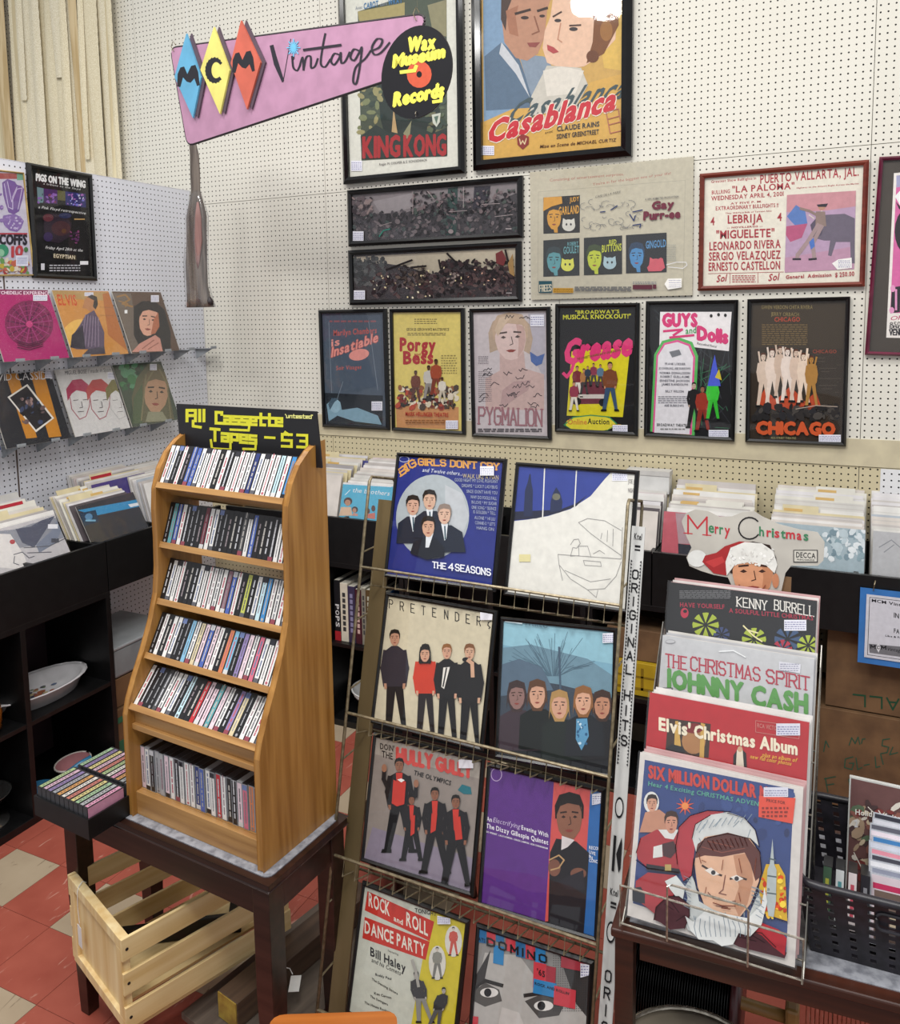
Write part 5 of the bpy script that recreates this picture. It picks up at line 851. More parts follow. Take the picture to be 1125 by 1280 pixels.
# ---- cassettes: one mesh per spine look, each cassette its own object
CN = dict(W=('white', '#dddbd8'), K=('black', '#1d1c1e'), G=('dark grey', '#4a4a4c'), B=('blue', '#4a60a8'), T=('teal', '#5f9aa0'), C=('pale cyan', '#b8d4dc'), L=('light blue', '#7fb0cc'), A=('bright blue', '#3f84bc'), M=('maroon', '#6a2a36'), Y=('yellow-green', '#b8bc5a'), V=('violet', '#8a7aa8'), P=('pale pink', '#dcc4cc'), R=('red', '#b83038'), O=('orange', '#c87a54'), U=('mauve', '#86606c'), F=('cream', '#cdbf9c'), D=('rose', '#c86a80'), N=('navy', '#2e3a70'), S=('silver grey', '#a4a4a6'))
INK = ['#6a6a6e', '#b0606c', '#7a7a7e', '#8a8a90', '#8a7078', '#6a7490', '#58585c']
_cm = {}
def cass_mesh(code, var, L=4.3, th=.66, dp=2.7, clear=False):
    k = (code, var, L, clear)
    if k in _cm: return _cm[k]
    R_ = random.Random(var * 31 + ord(code)); base = CN[code][1]; dark = code in 'KGMNBRAUT'
    ink = R_.choice(['#9a9a9e', '#b0aca6', '#8c8084', '#bcbcc0']) if dark else R_.choice(INK); body = '#8a8c90' if clear else '#1a1a1c'
    mb = MB(); mb.box(0, 0, 0, th, dp, L, body); e = -.015; mb.add([(.09, e, .08), (th - .07, e, .08), (th - .07, e, L - .1), (.09, e, L - .1)], [(0, 1, 2, 3)], base)
    e2 = -.022; z = .5 + R_.random() * .3; top = L - .3 - R_.random() * .6; wq = R_.uniform(.09, .19); style = var % 4
    while z < top:
        l = R_.uniform(.25, .8); mb.add([(th / 2 - wq / 2, e2, z), (th / 2 + wq / 2, e2, z), (th / 2 + wq / 2, e2, z + l), (th / 2 - wq / 2, e2, z + l)], [(0, 1, 2, 3)], ink); z += l + R_.choice([.03, .03, .16])
    if style == 1: mb.add([(.05, e2, .06), (th - .05, e2, .06), (th - .05, e2, .5), (.05, e2, .5)], [(0, 1, 2, 3)], R_.choice(['#1e1e22', '#5a5a60', '#c8c8c8', '#8a4450']))
    if style == 2: mb.add([(.05, e2, L - .6), (th - .05, e2, L - .6), (th - .05, e2, L - .1), (.05, e2, L - .1)], [(0, 1, 2, 3)], R_.choice(['#c8c8cc', '#2c2c34', '#6a7aa8']))
    if style == 3:
        n = 8; mb.add([(th / 2 + .15 * math.cos(t), e2 - .002, .3 + .15 * math.sin(t)) for t in [k_ * math.pi / 4 for k_ in range(n)]], [tuple(range(n))], ink)
    if clear: mb.add([(0, 0, L + .004), (th, 0, L + .004), (th, dp, L + .004), (0, dp, L + .004)], [(0, 1, 2, 3)], R_.choice(['#26262a', '#8c8e92', '#3a3a3e', '#a6a8aa', '#1c1c1f']))
    m = mb.mesh('cassette_%s%d' % (code, var), M_case); _cm[k] = m; return m
ROWS = ['WWKWKBBWWWWKWKWWWWNWWWWCWA', 'KTBWKKKKMWWKKKKKGWBKKKKWWP', 'KWWWKKKWWWWWWUBWKYKWCAWWWW', 'KWKWWKKLWFPBPWKOLKVPWDWWWW', 'WKKKGWWWKCKKRPPTPWKVFKWWWW']
RN = ['top shelf', 'second shelf', 'third shelf', 'fourth shelf', 'fifth shelf']
inner = RW - 1.4
for r_, (codes, (d, z, le)) in enumerate(zip(ROWS, SH)):
    a = math.radians(le); up = RB * math.sin(a) + Vector((0, 0, math.cos(a))); n = len(codes); pitch = inner / n; m3 = Surf((0, 0, 0), RX, up).m3()
    R_ = random.Random(50 + r_)
    for i, c in enumerate(codes):
        P = RO - RX * (RW - .7) + RX * (i * pitch) + RB * d + Vector((0, 0, z)) + up * R_.uniform(0, .06)
        o = bpy.data.objects.new('cassette', cass_mesh(c, (i * 7 + r_ * 3) % 6)); COL.objects.link(o); place(o, P, mat3=m3)
        tag(o, 'cassette with %s spine, %s from left on %s of oak rack' % (CN[c][0], ORD[i], RN[r_]), 'cassette', 'cassettes in the oak rack')
codes = 'PWKSSPWKWWWNBWWRWKKPDOMNWW'[:24]; pitch = inner / 24
R_ = random.Random(77)
for i, c in enumerate(codes):
    P = RO - RX * (RW - .7) + RX * (i * pitch) + RB * (1.2 + R_.uniform(0, .15)) + Vector((0, 0, 2.52)); P.z += 0
    o = bpy.data.objects.new('cassette_case', cass_mesh(c, i % 6, 4.55, .68, 4.6, True)); COL.objects.link(o); place(o, P, rz=math.radians(RA))
    tag(o, 'upright case with %s spine, %s from left on bottom shelf of oak rack' % (CN[c][0], ORD[i]), 'cassette', 'upright cases on the bottom shelf of the oak rack')
# ---- black price sign behind the top shelf
SO = RO - RX * 19.1 + RB * 9.3; CS = Surf(SO + Vector((0, 0, 36.2)), RX, (0, 0, 1)); VT = (180, 500, 4.1667)
q = outline(CS, [(168, 20), (896, 60), (915, 290), (195, 245)], VT)
cs = thing('price_sign', 'black board sign with yellow lettering standing behind top shelf of the oak rack', 'sign', CS.O, mat3=CS.m3())
obj('board', MB().prism([q[0], q[1], (q[1][0] + .45, -.0), (.4, -.0)], 0, .22), plain('#161519', .5), cs)
CS.w, CS.h = 30, 10; A = Art(CS, VT, .0, rect=(-3, -1, 30, 10)); YL = '#ddd838'
A.stext('All', 224, 108, 312, 108, 54, YL, 15.5, False, FAT, gap=1.5); A.lines([[(256, 108), (256, 136), (296, 142)]], 14, YL)
A.stext('Cassette', 376, 120, 718, 134, 56, YL, 15, False, FAT, gap=1.5); A.lines([[(512, 128), (550, 130), (546, 158), (450, 154)]], 12, YL)
A.stext("'untested'", 738, 92, 878, 96, 18, '#e6e28a', 4.5, False, FAT, gap=1.5)
A.stext('Tapes', 350, 208, 584, 226, 58, YL, 15, False, FAT, gap=1.5); A.lines([[(350, 208), (356, 252), (452, 258), (452, 226)], [(584, 226), (582, 256), (518, 254)]], 12, YL)
A.lines([[(632, 194), (682, 197)]], 13, YL); A.stext('$3', 722, 240, 850, 246, 62, YL, 14, False, FAT, gap=2.)
A.build('lettering', cs)
# ---- black tray of cassettes left of the rack
TZ = TT; tr = thing('cassette_tray', 'black tray of pastel cassettes on left end of the dark table', 'tray', (-74.3, 54.2, TT), math.radians(-4.8))
for a_ in ((0, 0, 0, 8.7, 9.6, .3), (0, 0, .3, .2, 9.6, 2.1), (8.5, 0, .3, 8.7, 9.6, 2.1), (.2, 0, .3, 8.5, .2, 2.1), (.2, 9.4, .3, 8.5, 9.6, 2.1), (.2, 4.75, .3, 8.5, 4.87, 2.0)): obj('tray_base' if a_[5] == .3 else 'tray_wall', MB().box(*a_), M_black, tr)
PC = [('pale green', '#93a878'), ('pale pink', '#b89aa8'), ('lilac', '#7a6c94'), ('silver grey', '#8f9296'), ('pale orange', '#b8884e'), ('white', '#c4c0b8'), ('salmon', '#b06a5c'), ('pale yellow', '#bcb274'), ('mint', '#8aa884'), ('pale grey', '#989c9c'), ('pink', '#c088a0')]
TX, TB, _ = axes(-4.8); T0 = Vector((-74.3, 54.2, TT))
for row in (0, 1):
    for i in range(11):
        nm, c = PC[i] if row == 0 else PC[(i * 5 + 8) % 11]; mb = MB().box(0, 0, 0, .68, 4.3, 2.75, '#2a2a2c'); mb.add([(.11, .15, 2.76), (.56, .15, 2.76), (.56, 4.1, 2.76), (.11, 4.1, 2.76)], [(0, 1, 2, 3)], c); mb.add([(.04, -.01, .05), (.64, -.01, .05), (.64, -.01, 2.7), (.04, -.01, 2.7)], [(0, 1, 2, 3)], '#3c3c40')
        z_ = .4
        while z_ < 3.6: l = random.uniform(.15, .35); mb.add([(.26, z_, 2.766), (.4, z_, 2.766), (.4, z_ + l, 2.766), (.26, z_ + l, 2.766)], [(0, 1, 2, 3)], '#5a4a50'); z_ += l + .12
        if i == 10 and row == 0: mb.add([(.69, .05, .05), (.69, 4.2, .05), (.69, 4.2, 2.7), (.69, .05, 2.7)], [(0, 1, 2, 3)], c)
        o = bpy.data.objects.new('cassette', mb.mesh('tray_cassette', M_case)); COL.objects.link(o); place(o, T0 + TX * (.35 + i * .73) + TB * (.25 + row * 4.7) + Vector((0, 0, .32)), rz=math.radians(-4.8))
        tag(o, '%s cassette, %s from left in %s row of the black tray' % (nm, ORD[i], ('front', 'rear')[row]), 'cassette', 'cassettes in the black tray')
# ================================================================== UNDER THE TABLE
KX = Vector((12.5, -4.5, 0)).normalized(); KY = Vector((4.5, 12.5, 0)).normalized(); ka = math.atan2(KX.y, KX.x); ke = thing('wooden_crate', 'pale pine slatted crate lying open under the dark table', 'crate', (-73.9, 57.3, 7.5), ka)
KW, KL, KH = 13.0, 19., 9.7
for y in (0, KL - .9):
    obj('end_frame', MB().box(0, y, 0, KW, y + .9, 1.1).box(0, y, KH - 1.1, KW, y + .9, KH).box(0, y, 1.1, 1.1, y + .9, KH - 1.1).box(KW - 1.1, y, 1.1, KW, y + .9, KH - 1.1), M_pinez, ke, bevel=.05); obj('end_panel', MB().box(.9, y + .45, .9, KW - .9, y + .75, KH - .9), M_pinez, ke)
for x in (-.35, KW):
    for z in (.3, 3.9, 7.5): obj('slat', MB().box(x, 0, z, x + .35, KL, z + 2.3), M_pine, ke, bevel=.04)
for x in (.2, 3.6, 7.0, 10.4): obj('bottom_slat', MB().box(x, .9, -.35, x + 2.6, KL - .9, 0), M_pine, ke, bevel=.04)
mb = MB()
for z in (1.45, 5.05, 8.65): mb.lathe([(.16, 0), (.16, .03)], 10, M=Matrix.Translation((KW + .35, .5, z)) @ Matrix.Rotation(math.pi / 2, 4, 'Y'))
obj('screw_hole', mb, plain('#1a1512', .6), ke)
tg = thing('price_tag', 'white paper tag on a string hanging from end of the pine crate', 'tag', Vector((-73.9, 57.3, 7.0)) + KX * 2.6 - KY * .12, ka); obj('string', MB().tube([(0, .2, 10.3), (.1, 0, 9.9), (-.1, 0, 8), (.1, 0, 6.4), (-.05, 0, 6)], .045, 5).tube([(0, .2, 10.3), (-.5, .8, 10.4), (-.6, 1.2, 10)], .045, 5), M_white, tg); obj('paper', MB().box(-.5, -.03, 3.6, .5, .0, 6), M_white, tg)
fs_ = thing('folded_black_strip', 'thin black strip lying diagonally inside the pine crate', 'strip', (-70.5, 60.5, 7.6), math.radians(35)); obj('strip_body', MB().box(0, 0, 0, 13, .6, 2.2), M_black, fs_, bevel=.1); obj('strip_leg', MB().box(11.5, .6, 0, 12.4, 6, 1.2), M_black, fs_, bevel=.1)
bm_ = thing('wooden_beam', 'old dark wooden beam with yellow end under the table', 'beam', (-57., 60.6, 4.4), math.radians(-11)); obj('beam_body', MB().box(0, .2, 0, 3, 21, 2.9), wood('aged_dark_timber', '#3a2a20', '#5e4836', 'y', .6), bm_, bevel=.08); obj('end_label', MB().box(.05, .08, .05, 2.9, .2, 2.85), noisy('faded_yellow_label', '#a8903c', '#8a6a2c', (30, 30, 30), .6), bm_)
st_ = thing('wooden_stool_base', 'weathered grey-brown low wooden plank stand beneath the beam', 'stand', (-61, 59.5, 0), math.radians(-11)); obj('top_plank', MB().box(0, 0, 3.6, 12, 24, 4.35), wood('grey_timber', '#4a4038', '#6e6256', 'y', .7), st_, bevel=.06); obj('cleat', MB().box(.5, 1, 0, 11.5, 2.5, 3.6), M_dark, st_); obj('cleat', MB().box(.5, 20, 0, 11.5, 21.5, 3.6), M_dark, st_)
t2 = thing('price_tag', 'white string tag lying on dark beam beside the table leg', 'tag', (-52.4, 66, 7.35), .5); obj('string', MB().tube([(0, 0, .1), (-.8, .5, .3), (-1.4, 0, .1), (-.7, -.4, .2), (0, 0, .1), (.6, -.3, .2), (1.0, -1.0, .1)], .05, 5), M_white, t2); obj('paper', MB().box(.8, -3.0, -.2, 1.9, -.9, -.14), M_white, t2)
dk = thing('dark_bench', 'dark curved wooden seat edge behind the table and wire rack', 'bench', (-50, 93, 0), math.radians(-20)); obj('seat', MB().lathe([(7.4, 10), (7.8, 10.6), (7.4, 11.4), (0, 11.2)], 32), M_dark, dk, True); obj('ring', MB().tube([(7 * math.cos(t), 7 * math.sin(t), 6) for t in [k * .3 for k in range(21)]], .5, 8, close=True), M_dark, dk, True)
for k in range(4): a = k * math.pi / 2 + .4; obj('leg', MB().tube([(5.6 * math.cos(a), 5.6 * math.sin(a), 10.3), (7.6 * math.cos(a), 7.6 * math.sin(a), 0)], [.8, .5], 8), M_dark, dk, True)
# orange-brown wooden seat corner at the bottom edge
oc = thing('orange_wood_stool', 'orange-brown wooden top corner entering the picture at bottom edge', 'stool', (-38.8, 47.8, 0), math.radians(26.8))
obj('seat', MB().prism(rounded([(-.4, -13), (9.3, -13), (9.3, 0), (-.4, 0)], 1.), 21.2, 22.2, plane='xy'), wood('orange_wood', '#8e4c1c', '#b46a2c', 'x', .3), oc, bevel=.12)
for x, y in ((.2, -12.4), (7.4, -12.4), (.2, -2.), (7.4, -2.)): obj('leg', MB().box(x, y, 0, x + 1.4, y + 1.4, 21.2), wood('orange_wood_leg', '#7e4218', '#a05c26', 'z', .3), oc, bevel=.08)
# ================================================================== WIRE RACK WITH FRAMED ALBUMS
WX, WB, WZ = axes(-1.63, 13.29); WP = Vector((-45.52, 62.15, 8.32)); WWD = 27.6
wr = thing('wire_record_rack', 'tall bronze wire rack leaning back with pockets holding framed albums', 'rack', WP, mat3=Surf(WP, WX, WZ).m3())
HS = [0, 14.75, 28.7, 43.5]
def toW(p): d = Vector(p) - WP; return Vector((d.dot(WX), -d.dot(WX.cross(WZ)), d.dot(WZ)))
for sd in (0, WWD):
    obj('side_loop', MB().tube([(sd, 0, -8.4), (sd, 0, 52.4), (sd, .35, 52.9), (sd, 4.9, 52.9), (sd, 5.3, 52.4), (sd, 5.3, -7.)], .17, 6), M_wire, wr, True)
    for z in range(-4, 52, 7): obj('rung', MB().tube([(sd, 0, z), (sd, 5.3, z + 1.2)], .1, 5), M_wire, wr)
for h in HS:
    mb = MB()
    mb.tube([(0, 0, h), (WWD, 0, h)], .15, 6); obj('front_rail', mb, M_wire, wr)
    mb = MB().tube([(0, 3.4, h - 2.2), (WWD, 3.4, h - 2.2)], .13, 6)
    obj('rear_rail', mb, M_wire, wr)
    n = 19
    for i in range(1, n): x = WWD * i / n; obj('pocket_wire', MB().tube([(x, 0, h), (x, -.05, h - 1.7), (x, 3.3, h - 2.1)], .075, 5), M_wire, wr)
bd = MB().box(.1, 2.0, -8, 2.0, 2.15, 50.6); obj('side_board', bd, M_board, wr)
FD = math.radians(15.57); FZ = Vector((0, 0, 1)) * math.cos(FD) + WB * math.sin(FD)
VX1 = (380, 560, 2.8125); VX2 = (380, 880, 2.8125)
def album(label, tier, xs, quad, view, draw):
    o = WP + WZ * (HS[tier] - 1) + WB * 1.82 + WX * xs; s_ = Surf(o, WX, FZ).fit(quad)
    return framed('framed_album', label, s_, .38, M_frame, draw, view, 'framed albums in the wire rack', depth=.5, glass=True, cat='framed album', sheet='#2a2a2c')
def a_four(A):
    A.bg('#26307c'); c = (456, 242); A.ell(356, 40, 18, 11, '#c8ccd8'); A.ell(356, 40, 16, 9, '#26307c'); A.ell(c[0], c[1], 128, 148, '#a8b0b4', .12, 40); A.poly([(500, 130), (560, 160), (584, 240), (560, 310), (500, 250)], '#b8bcc0')
    for i, ch in enumerate('BIG'): A.stext(ch, (346, 366, 380)[i], (98, 84, 72)[i], (366, 376, 400)[i], (84, 76, 62)[i], 24, '#d49a50', 6, True, up=(-.45, -.9))
    A.stext('GIRLS', 408, 60, 502, 64, 22, '#d49a50', 5.5, True, up=(-.05, -1)); A.stext('DON\'T CRY', 520, 66, 688, 78, 22, '#d49a50', 5.5, True); A.text('and Twelve others...', 420, 84, 560, 98, 13, '#d8dce8', 0, .3)
    for k, (t, a, b, y) in enumerate((('WALK LIKE A MAN', 562, 688, 106), ('GOOD NIGHT MY LOVE, PLEASANT', 534, 686, 118), ('DREAMS * LUCKY LADYBUG', 560, 684, 138), ('SINCE I DON\'T HAVE YOU', 576, 684, 158), ('WHY DO FOOLS FALL', 590, 682, 178), ('IN LOVE * MY SUGAR', 594, 682, 196), ('ONE SONG * SILENCE', 594, 680, 214), ('IS GOLDEN * TELL', 600, 678, 230), ('ALONE * HI LILI', 604, 676, 250), ('CONNIE-O * LET\'S', 606, 676, 268), ('HANG ON', 612, 672, 286))): A.text(t, a, y, b, y + 6, 15 if k == 0 else 11, '#a8b0c0' if k else '#c8b88a', 0)
    for x, y, sk in ((388, 205, '#c9a08a'), (447, 186, '#cda890'), (500, 236, '#d0ac96')): 
        A.poly([(x - 58, y + 130), (x - 52, y + 60), (x - 20, y + 36), (x + 24, y + 36), (x + 62, y + 60), (x + 74, y + 130)], '#1c2434'); A.poly([(x - 12, y + 30), (x + 12, y + 30), (x + 6, y + 84), (x, y + 90)], '#d8dce0'); A.lines([[(x + 1, y + 40), (x + 3, y + 84)]], 5, '#2c4a58'); A.face(x, y, 42, 56, sk, '#1c1614')
    A.face(500, 236, 42, 56, '#d0ac96', '#8a7a70'); A.poly([(380, 370), (392, 330), (430, 316), (470, 318), (500, 350), (500, 382), (440, 392)], '#141a26'); A.poly([(436, 300), (462, 300), (446, 350), (434, 350)], '#d8dce0'); A.face(444, 280, 42, 58, '#c99e84', '#1c1614')
    A.stext('THE', 460, 420, 506, 426, 20, '#e4e6ee', 3.6, True); A.stext('4', 516, 428, 532, 430, 22, '#e4e6ee', 4, False); A.stext('SEASONS', 540, 430, 662, 448, 22, '#e4e6ee', 3.8, True); A.tag(626, 66, 674, 98)
album('framed dark blue album with four suited men inside a pale circle', 3, 2.2, [(496, 565), (637, 575), (618, 739), (483, 722)], VX1, a_four)
def a_piano(A):
    A.bg('#dcdad2'); A.poly([(738, 60), (1082, 74), (1060, 110), (1010, 170), (940, 215), (860, 240), (790, 252), (732, 256)], '#2f3f8c'); A.poly([(740, 240), (745, 224), (838, 220), (900, 218), (960, 195), (1000, 165), (960, 205), (900, 228), (820, 248), (740, 254)], '#20243a')
    A.poly([(775, 240), (780, 150), (790, 120), (796, 92), (800, 92), (802, 120), (808, 150), (806, 240)], '#232c4c'); A.poly([(868, 226), (870, 190), (878, 160), (890, 138), (904, 160), (912, 190), (908, 220)], '#232c4c'); A.ell(890, 172, 14, 12, '#6a6a5c'); A.lines([[(850, 62), (842, 246)], [(962, 66), (954, 208)]], 4, '#e0dfd8')
    L_ = [[(896, 374), (900, 410), (940, 460), (1000, 498), (1060, 494), (1100, 450), (1118, 400)], [(896, 374), (1118, 390)], [(1118, 390), (1122, 280)], [(968, 262), (1010, 300), (1050, 330), (1118, 378)], [(968, 262), (1000, 248), (1060, 256), (1118, 290)], [(900, 410), (912, 465)], [(1000, 498), (1030, 525), (1036, 500)], [(940, 340), (952, 322), (968, 320), (974, 336), (962, 352), (948, 350)], [(948, 350), (940, 380), (970, 378)], [(970, 380), (968, 345), (1000, 345), (1012, 384)], [(1020, 372), (1042, 360), (1060, 372)], [(985, 395), (1045, 400), (1048, 416), (990, 412), (985, 395)], [(1050, 300), (1046, 320)], [(1070, 290), (1068, 330)], [(1090, 285), (1088, 345)], [(920, 430), (1010, 470), (1080, 460)]]
    A.lines(L_, 1.8, '#8f8d8c'); A.text('JOE JACKSON', 1142, 124, 1204, 128, 14, '#8a8684'); A.text('NIGHT AND DAY', 1142, 156, 1204, 160, 14, '#8a8684'); A.tag(1086, 86, 1140, 116); A.rect(760, 374, 800, 400, '#d8cf9a')
album('framed cream album with line-drawn grand piano under a blue skyline', 3, 15.15, [(643, 577), (808, 590), (779, 765), (634, 745)], VX1, a_piano)
def a_pret(A):
    A.bg('#cdc3a8')
    for i, ch in enumerate('PRETENDER'): A.stext(ch, 304 + i * 38 + (i > 4) * 4, 562 + i * 7.4, 316 + i * 38 + (i > 4) * 4, 565 + i * 7.4, 30, '#1a181a', 3, False)
    A.lines([[(662, 608), (652, 612), (650, 622), (658, 630), (654, 634)]], 3, '#1a181a')
    for x, y, h, t, l, sk, hr in ((324, 640, 380, '#2e2a34', '#17161a', '#b98a70', '#1a1614'), (432, 690, 330, '#c43c28', '#211a1c', '#c99a80', '#1a1614'), (508, 690, 350, '#1a1a1c', '#141416', '#c99a80', '#8a5a30'), (588, 690, 380, '#1c1c1e', '#141416', '#c9a084', '#7a5030')):
        A.fig(x, y, h, t, l, sk, hr, None, .21, .02)
    A.face(432, 725, 32, 44, '#c99a80', '#1a1614', long=.8); A.poly([(497, 770), (520, 768), (500, 845), (490, 838)], '#e0dcd4'); A.lines([[(508, 772), (496, 836)]], 5, '#1a1a1c'); A.ell(576, 742, 13, 8, '#17161a'); A.lines([[(600, 800), (598, 755), (584, 745)]], 13, '#c9a084'); A.rect(626, 574, 672, 604, '#dedbe2')
album('framed cream album of four standing band members, one in red jacket', 2, 2.2, [(483, 738), (621, 765), (607, 937), (466, 905)], VX1, a_pret)
def a_blue(A):
    A.bg('#7ba8bc'); A.poly([(690, 600), (1110, 650), (1100, 760), (690, 690)], '#8fbccb'); A.poly([(690, 700), (800, 690), (1000, 740), (1100, 800), (1100, 900), (690, 860)], '#6c8c9c'); A.poly([(680, 850), (700, 800), (900, 830), (1100, 880), (1080, 1120), (660, 1180), (670, 1040)], '#3a4450'); A.poly([(670, 960), (1090, 1040), (1090, 1180), (640, 1180)], '#16191e')
    R_ = random.Random(12); L_ = []
    for i in range(50): a = R_.uniform(-1.5, 1.5); r = R_.uniform(40, 150); x, y = 880 + 20 * math.sin(a), 780; L_.append([(x, y + 20), (x + .5 * r * math.sin(a), y - .5 * r * math.cos(a) * .8), (x + r * math.sin(a) + R_.uniform(-14, 14), y - r * math.cos(a))])
    A.lines(L_, 1.5, '#4e6878'); A.lines([[(905, 860), (900, 700)]], 7, '#44586a'); A.poly([(690, 820), (700, 760), (760, 740), (840, 770), (880, 850), (690, 870)], '#54687a')
    for x, y, sk, hr, c in ((752, 872, '#8a6a64', '#3a2c2c', '#3c3038'), (824, 868, '#c99a80', '#5a3c28', '#141a1a'), (902, 905, '#c99a80', '#a88450', '#1c2422'), (1052, 905, '#b98468', '#3c2820', '#16161a'), (986, 890, '#d0a084', '#8a5c34', '#1c2026')):
        A.poly([(x - 66, y + 190), (x - 60, y + 70), (x - 20, y + 46), (x + 30, y + 48), (x + 70, y + 80), (x + 76, y + 190)], c); A.face(x, y, 54, 78, sk, hr, long=.25)
    A.poly([(962, 950), (1000, 948), (1006, 1010), (980, 1060), (960, 1020)], '#5a94b8'); A.scat(965, 955, 1000, 1040, 16, 5, ['#c4dce8', '#2c5a80'], 4); A.poly([(712, 594), (775, 602), (772, 618), (714, 610)], '#c8d4d8'); A.text('STEREO', 780, 620, 862, 632, 10, '#506a78'); A.tag(1054, 650, 1105, 684)
album('framed blue misty album of five long-haired men before a bare tree', 2, 15.15, [(629, 766), (779, 791), (763, 967), (617, 951)], VX1, a_blue)
def a_hully(A):
    A.bg('#8f857e'); A.poly([(210, 540), (245, 430), (600, 540), (590, 670)], '#8a8090'); A.poly([(240, 110), (620, 200), (620, 260), (236, 170)], '#a39a90')
    A.text('DOIN\'', 272, 156, 322, 166, 20, '#1d1a1c', 1); A.text('THE', 278, 184, 316, 194, 22, '#1d1a1c', 1); A.text('HULLY', 330, 200, 456, 226, 48, '#cc4a44', 1, 0, '#cc4a44', 3); A.text('GULLY', 468, 228, 594, 258, 44, '#cc4a44', 1, 0, '#cc4a44', 3); A.text('THE OLYMPICS', 390, 246, 520, 284, 15, '#1d1a1c', 1, .2); A.poly([(545, 300), (560, 280), (590, 290), (594, 315), (566, 314)], '#1f6c78')
    for x, y, h, t in ((340, 190, 330, 1), (384, 318, 230, 0), (466, 292, 300, 1), (540, 318, 320, 1)): A.fig(x, y, h, '#18161a', '#141316', '#8a5c46', '#15100e', '#c8382c', .25, .07)
    A.poly([(322, 262), (336, 270), (350, 262), (366, 270), (360, 348), (334, 356), (316, 345)], '#c4362a'); A.poly([(532, 390), (545, 396), (556, 390), (564, 470), (540, 474)], '#c4362a'); A.poly([(456, 380), (476, 380), (470, 440), (452, 450)], '#c4362a'); A.poly([(384, 390), (398, 386), (396, 450), (382, 460)], '#c4362a')
    A.lines([[(306, 300), (288, 260), (290, 225)], [(380, 300), (400, 320), (402, 280)]], 14, '#18161a'); A.ell(290, 222, 9, 14, '#9a6c54'); A.ell(402, 276, 9, 14, '#9a6c54'); A.poly([(336, 262), (350, 258), (362, 264), (350, 272)], '#e4e0dc'); A.rect(551, 190, 602, 222, '#dedbe2')
album('framed grey album of four dancing men in red waistcoats', 1, 2.2, [(468, 916), (607, 946), (594, 1122), (453, 1074)], VX2, a_hully)
def a_diz(A):
    A.bg('#5a2f80'); A.poly([(882, 262), (1012, 300), (985, 830), (850, 770)], '#cc5450'); A.poly([(1010, 298), (1110, 320), (1090, 850), (978, 822)], '#2c66a8'); A.ell(680, 246, 20, 24, '#b8a0c8'); A.ell(680, 246, 17, 21, '#5a2f80')
    A.text('An', 646, 408, 664, 412, 15, '#ece8f0'); A.text('Electrifying', 668, 412, 762, 436, 16, '#c8b8d8', 0, .25); A.text('Evening With', 768, 438, 862, 466, 15, '#ece8f0'); A.text('The Dizzy Gillespie Quintet', 644, 432, 862, 492, 16, '#ece8f0'); A.text('LEO WRIGHT . LALO SCHIFRIN . CHUCK LAMPKIN . BOB CUNNINGHAM', 642, 448, 860, 508, 6, '#ece8f0')
    A.poly([(862, 760), (868, 520), (890, 470), (960, 480), (1005, 520), (998, 640), (985, 830), (850, 780)], '#1c1a20'); A.face(936, 400, 88, 130, '#8a5c48', '#17110f', '#2a1814'); A.poly([(910, 460), (955, 475), (930, 500), (908, 510)], '#d8d0d0'); A.ell(884, 572, 22, 30, '#7a5040'); A.ell(968, 592, 28, 20, '#7a5040'); A.lines([[(866, 545), (900, 528), (918, 545), (900, 572), (872, 580)]], 5, '#b89468'); A.poly([(892, 620), (985, 580), (992, 650), (930, 650)], '#25222a')
    for k, t in enumerate(('RECORDED', 'LIVE', 'IN', 'CONCERT')): A.text(t, 1006, 506 + k * 15, (1066, 1028, 1018, 1054)[k], 514 + k * 15, 11, '#e8ecf4')
    A.tag(1016, 314, 1070, 352)
album('framed purple, red and blue album with man in dark suit holding a horn', 1, 15.15, [(611, 955), (762, 983), (745, 1178), (598, 1128)], VX2, a_diz)
def a_dance(A):
    A.bg('#c9ccbe'); A.poly([(452, 690), (575, 740), (545, 1130), (380, 1130), (420, 900), (445, 800)], '#d0c034'); A.poly([(228, 655), (462, 762), (446, 830), (218, 722)], '#c43428'); A.poly([(218, 745), (446, 832), (432, 896), (210, 820)], '#c43428')
    A.text('ROCK', 232, 706, 306, 742, 46, '#e6e2d4', 1); A.text('and', 320, 758, 352, 774, 18, '#e6e2d4', 1); A.text('ROLL', 364, 774, 440, 812, 46, '#e6e2d4', 1); A.text('DANCE PARTY', 218, 800, 430, 884, 42, '#e6e2d4', 1); A.text('TONIGHT', 394, 728, 470, 742, 14, '#1a1a1a'); A.text('featuring', 300, 866, 336, 880, 7, '#1a1a1a', 0)
    A.text('Bill Haley', 238, 880, 362, 940, 30, '#17171a', 1); A.text('and his Comets', 242, 902, 344, 950, 14, '#17171a', 0, .2)
    for t, x0, y0, x1, y1 in (('Buddy Paul', 256, 950, 312, 966), ('The Dancing Sisters', 244, 966, 334, 1018), ('Ken Carson', 252, 1016, 312, 1032), ('The Swingers', 238, 1026, 300, 1056), ('The House Rockers', 218, 1048, 312, 1084)): A.text(t, x0, y0, x1, y1, 8, '#2a2a2a', 1)
    for x, y, h in ((530, 780, 100), (474, 850, 110)): A.ell(x, y + h / 2, 30, h * .55, '#d8d6cc'); A.fig(x, y, h, '#8a8a80' if x < 500 else '#c4574c', '#7a7a74' if x < 500 else '#c4574c', '#d8d0c0', '#444')
    A.fig(415, 935, 180, '#3a3a3c', '#8c8c88', '#b0aca4', '#1a1a1a', tilt=.2); A.fig(480, 990, 150, '#2c2c2e', '#555', '#b0aca4', '#1a1a1a', tilt=-.3); A.lines([[(410, 985), (400, 930), (388, 895)]], 10, '#a8a69e'); A.tag(476, 738, 522, 768)
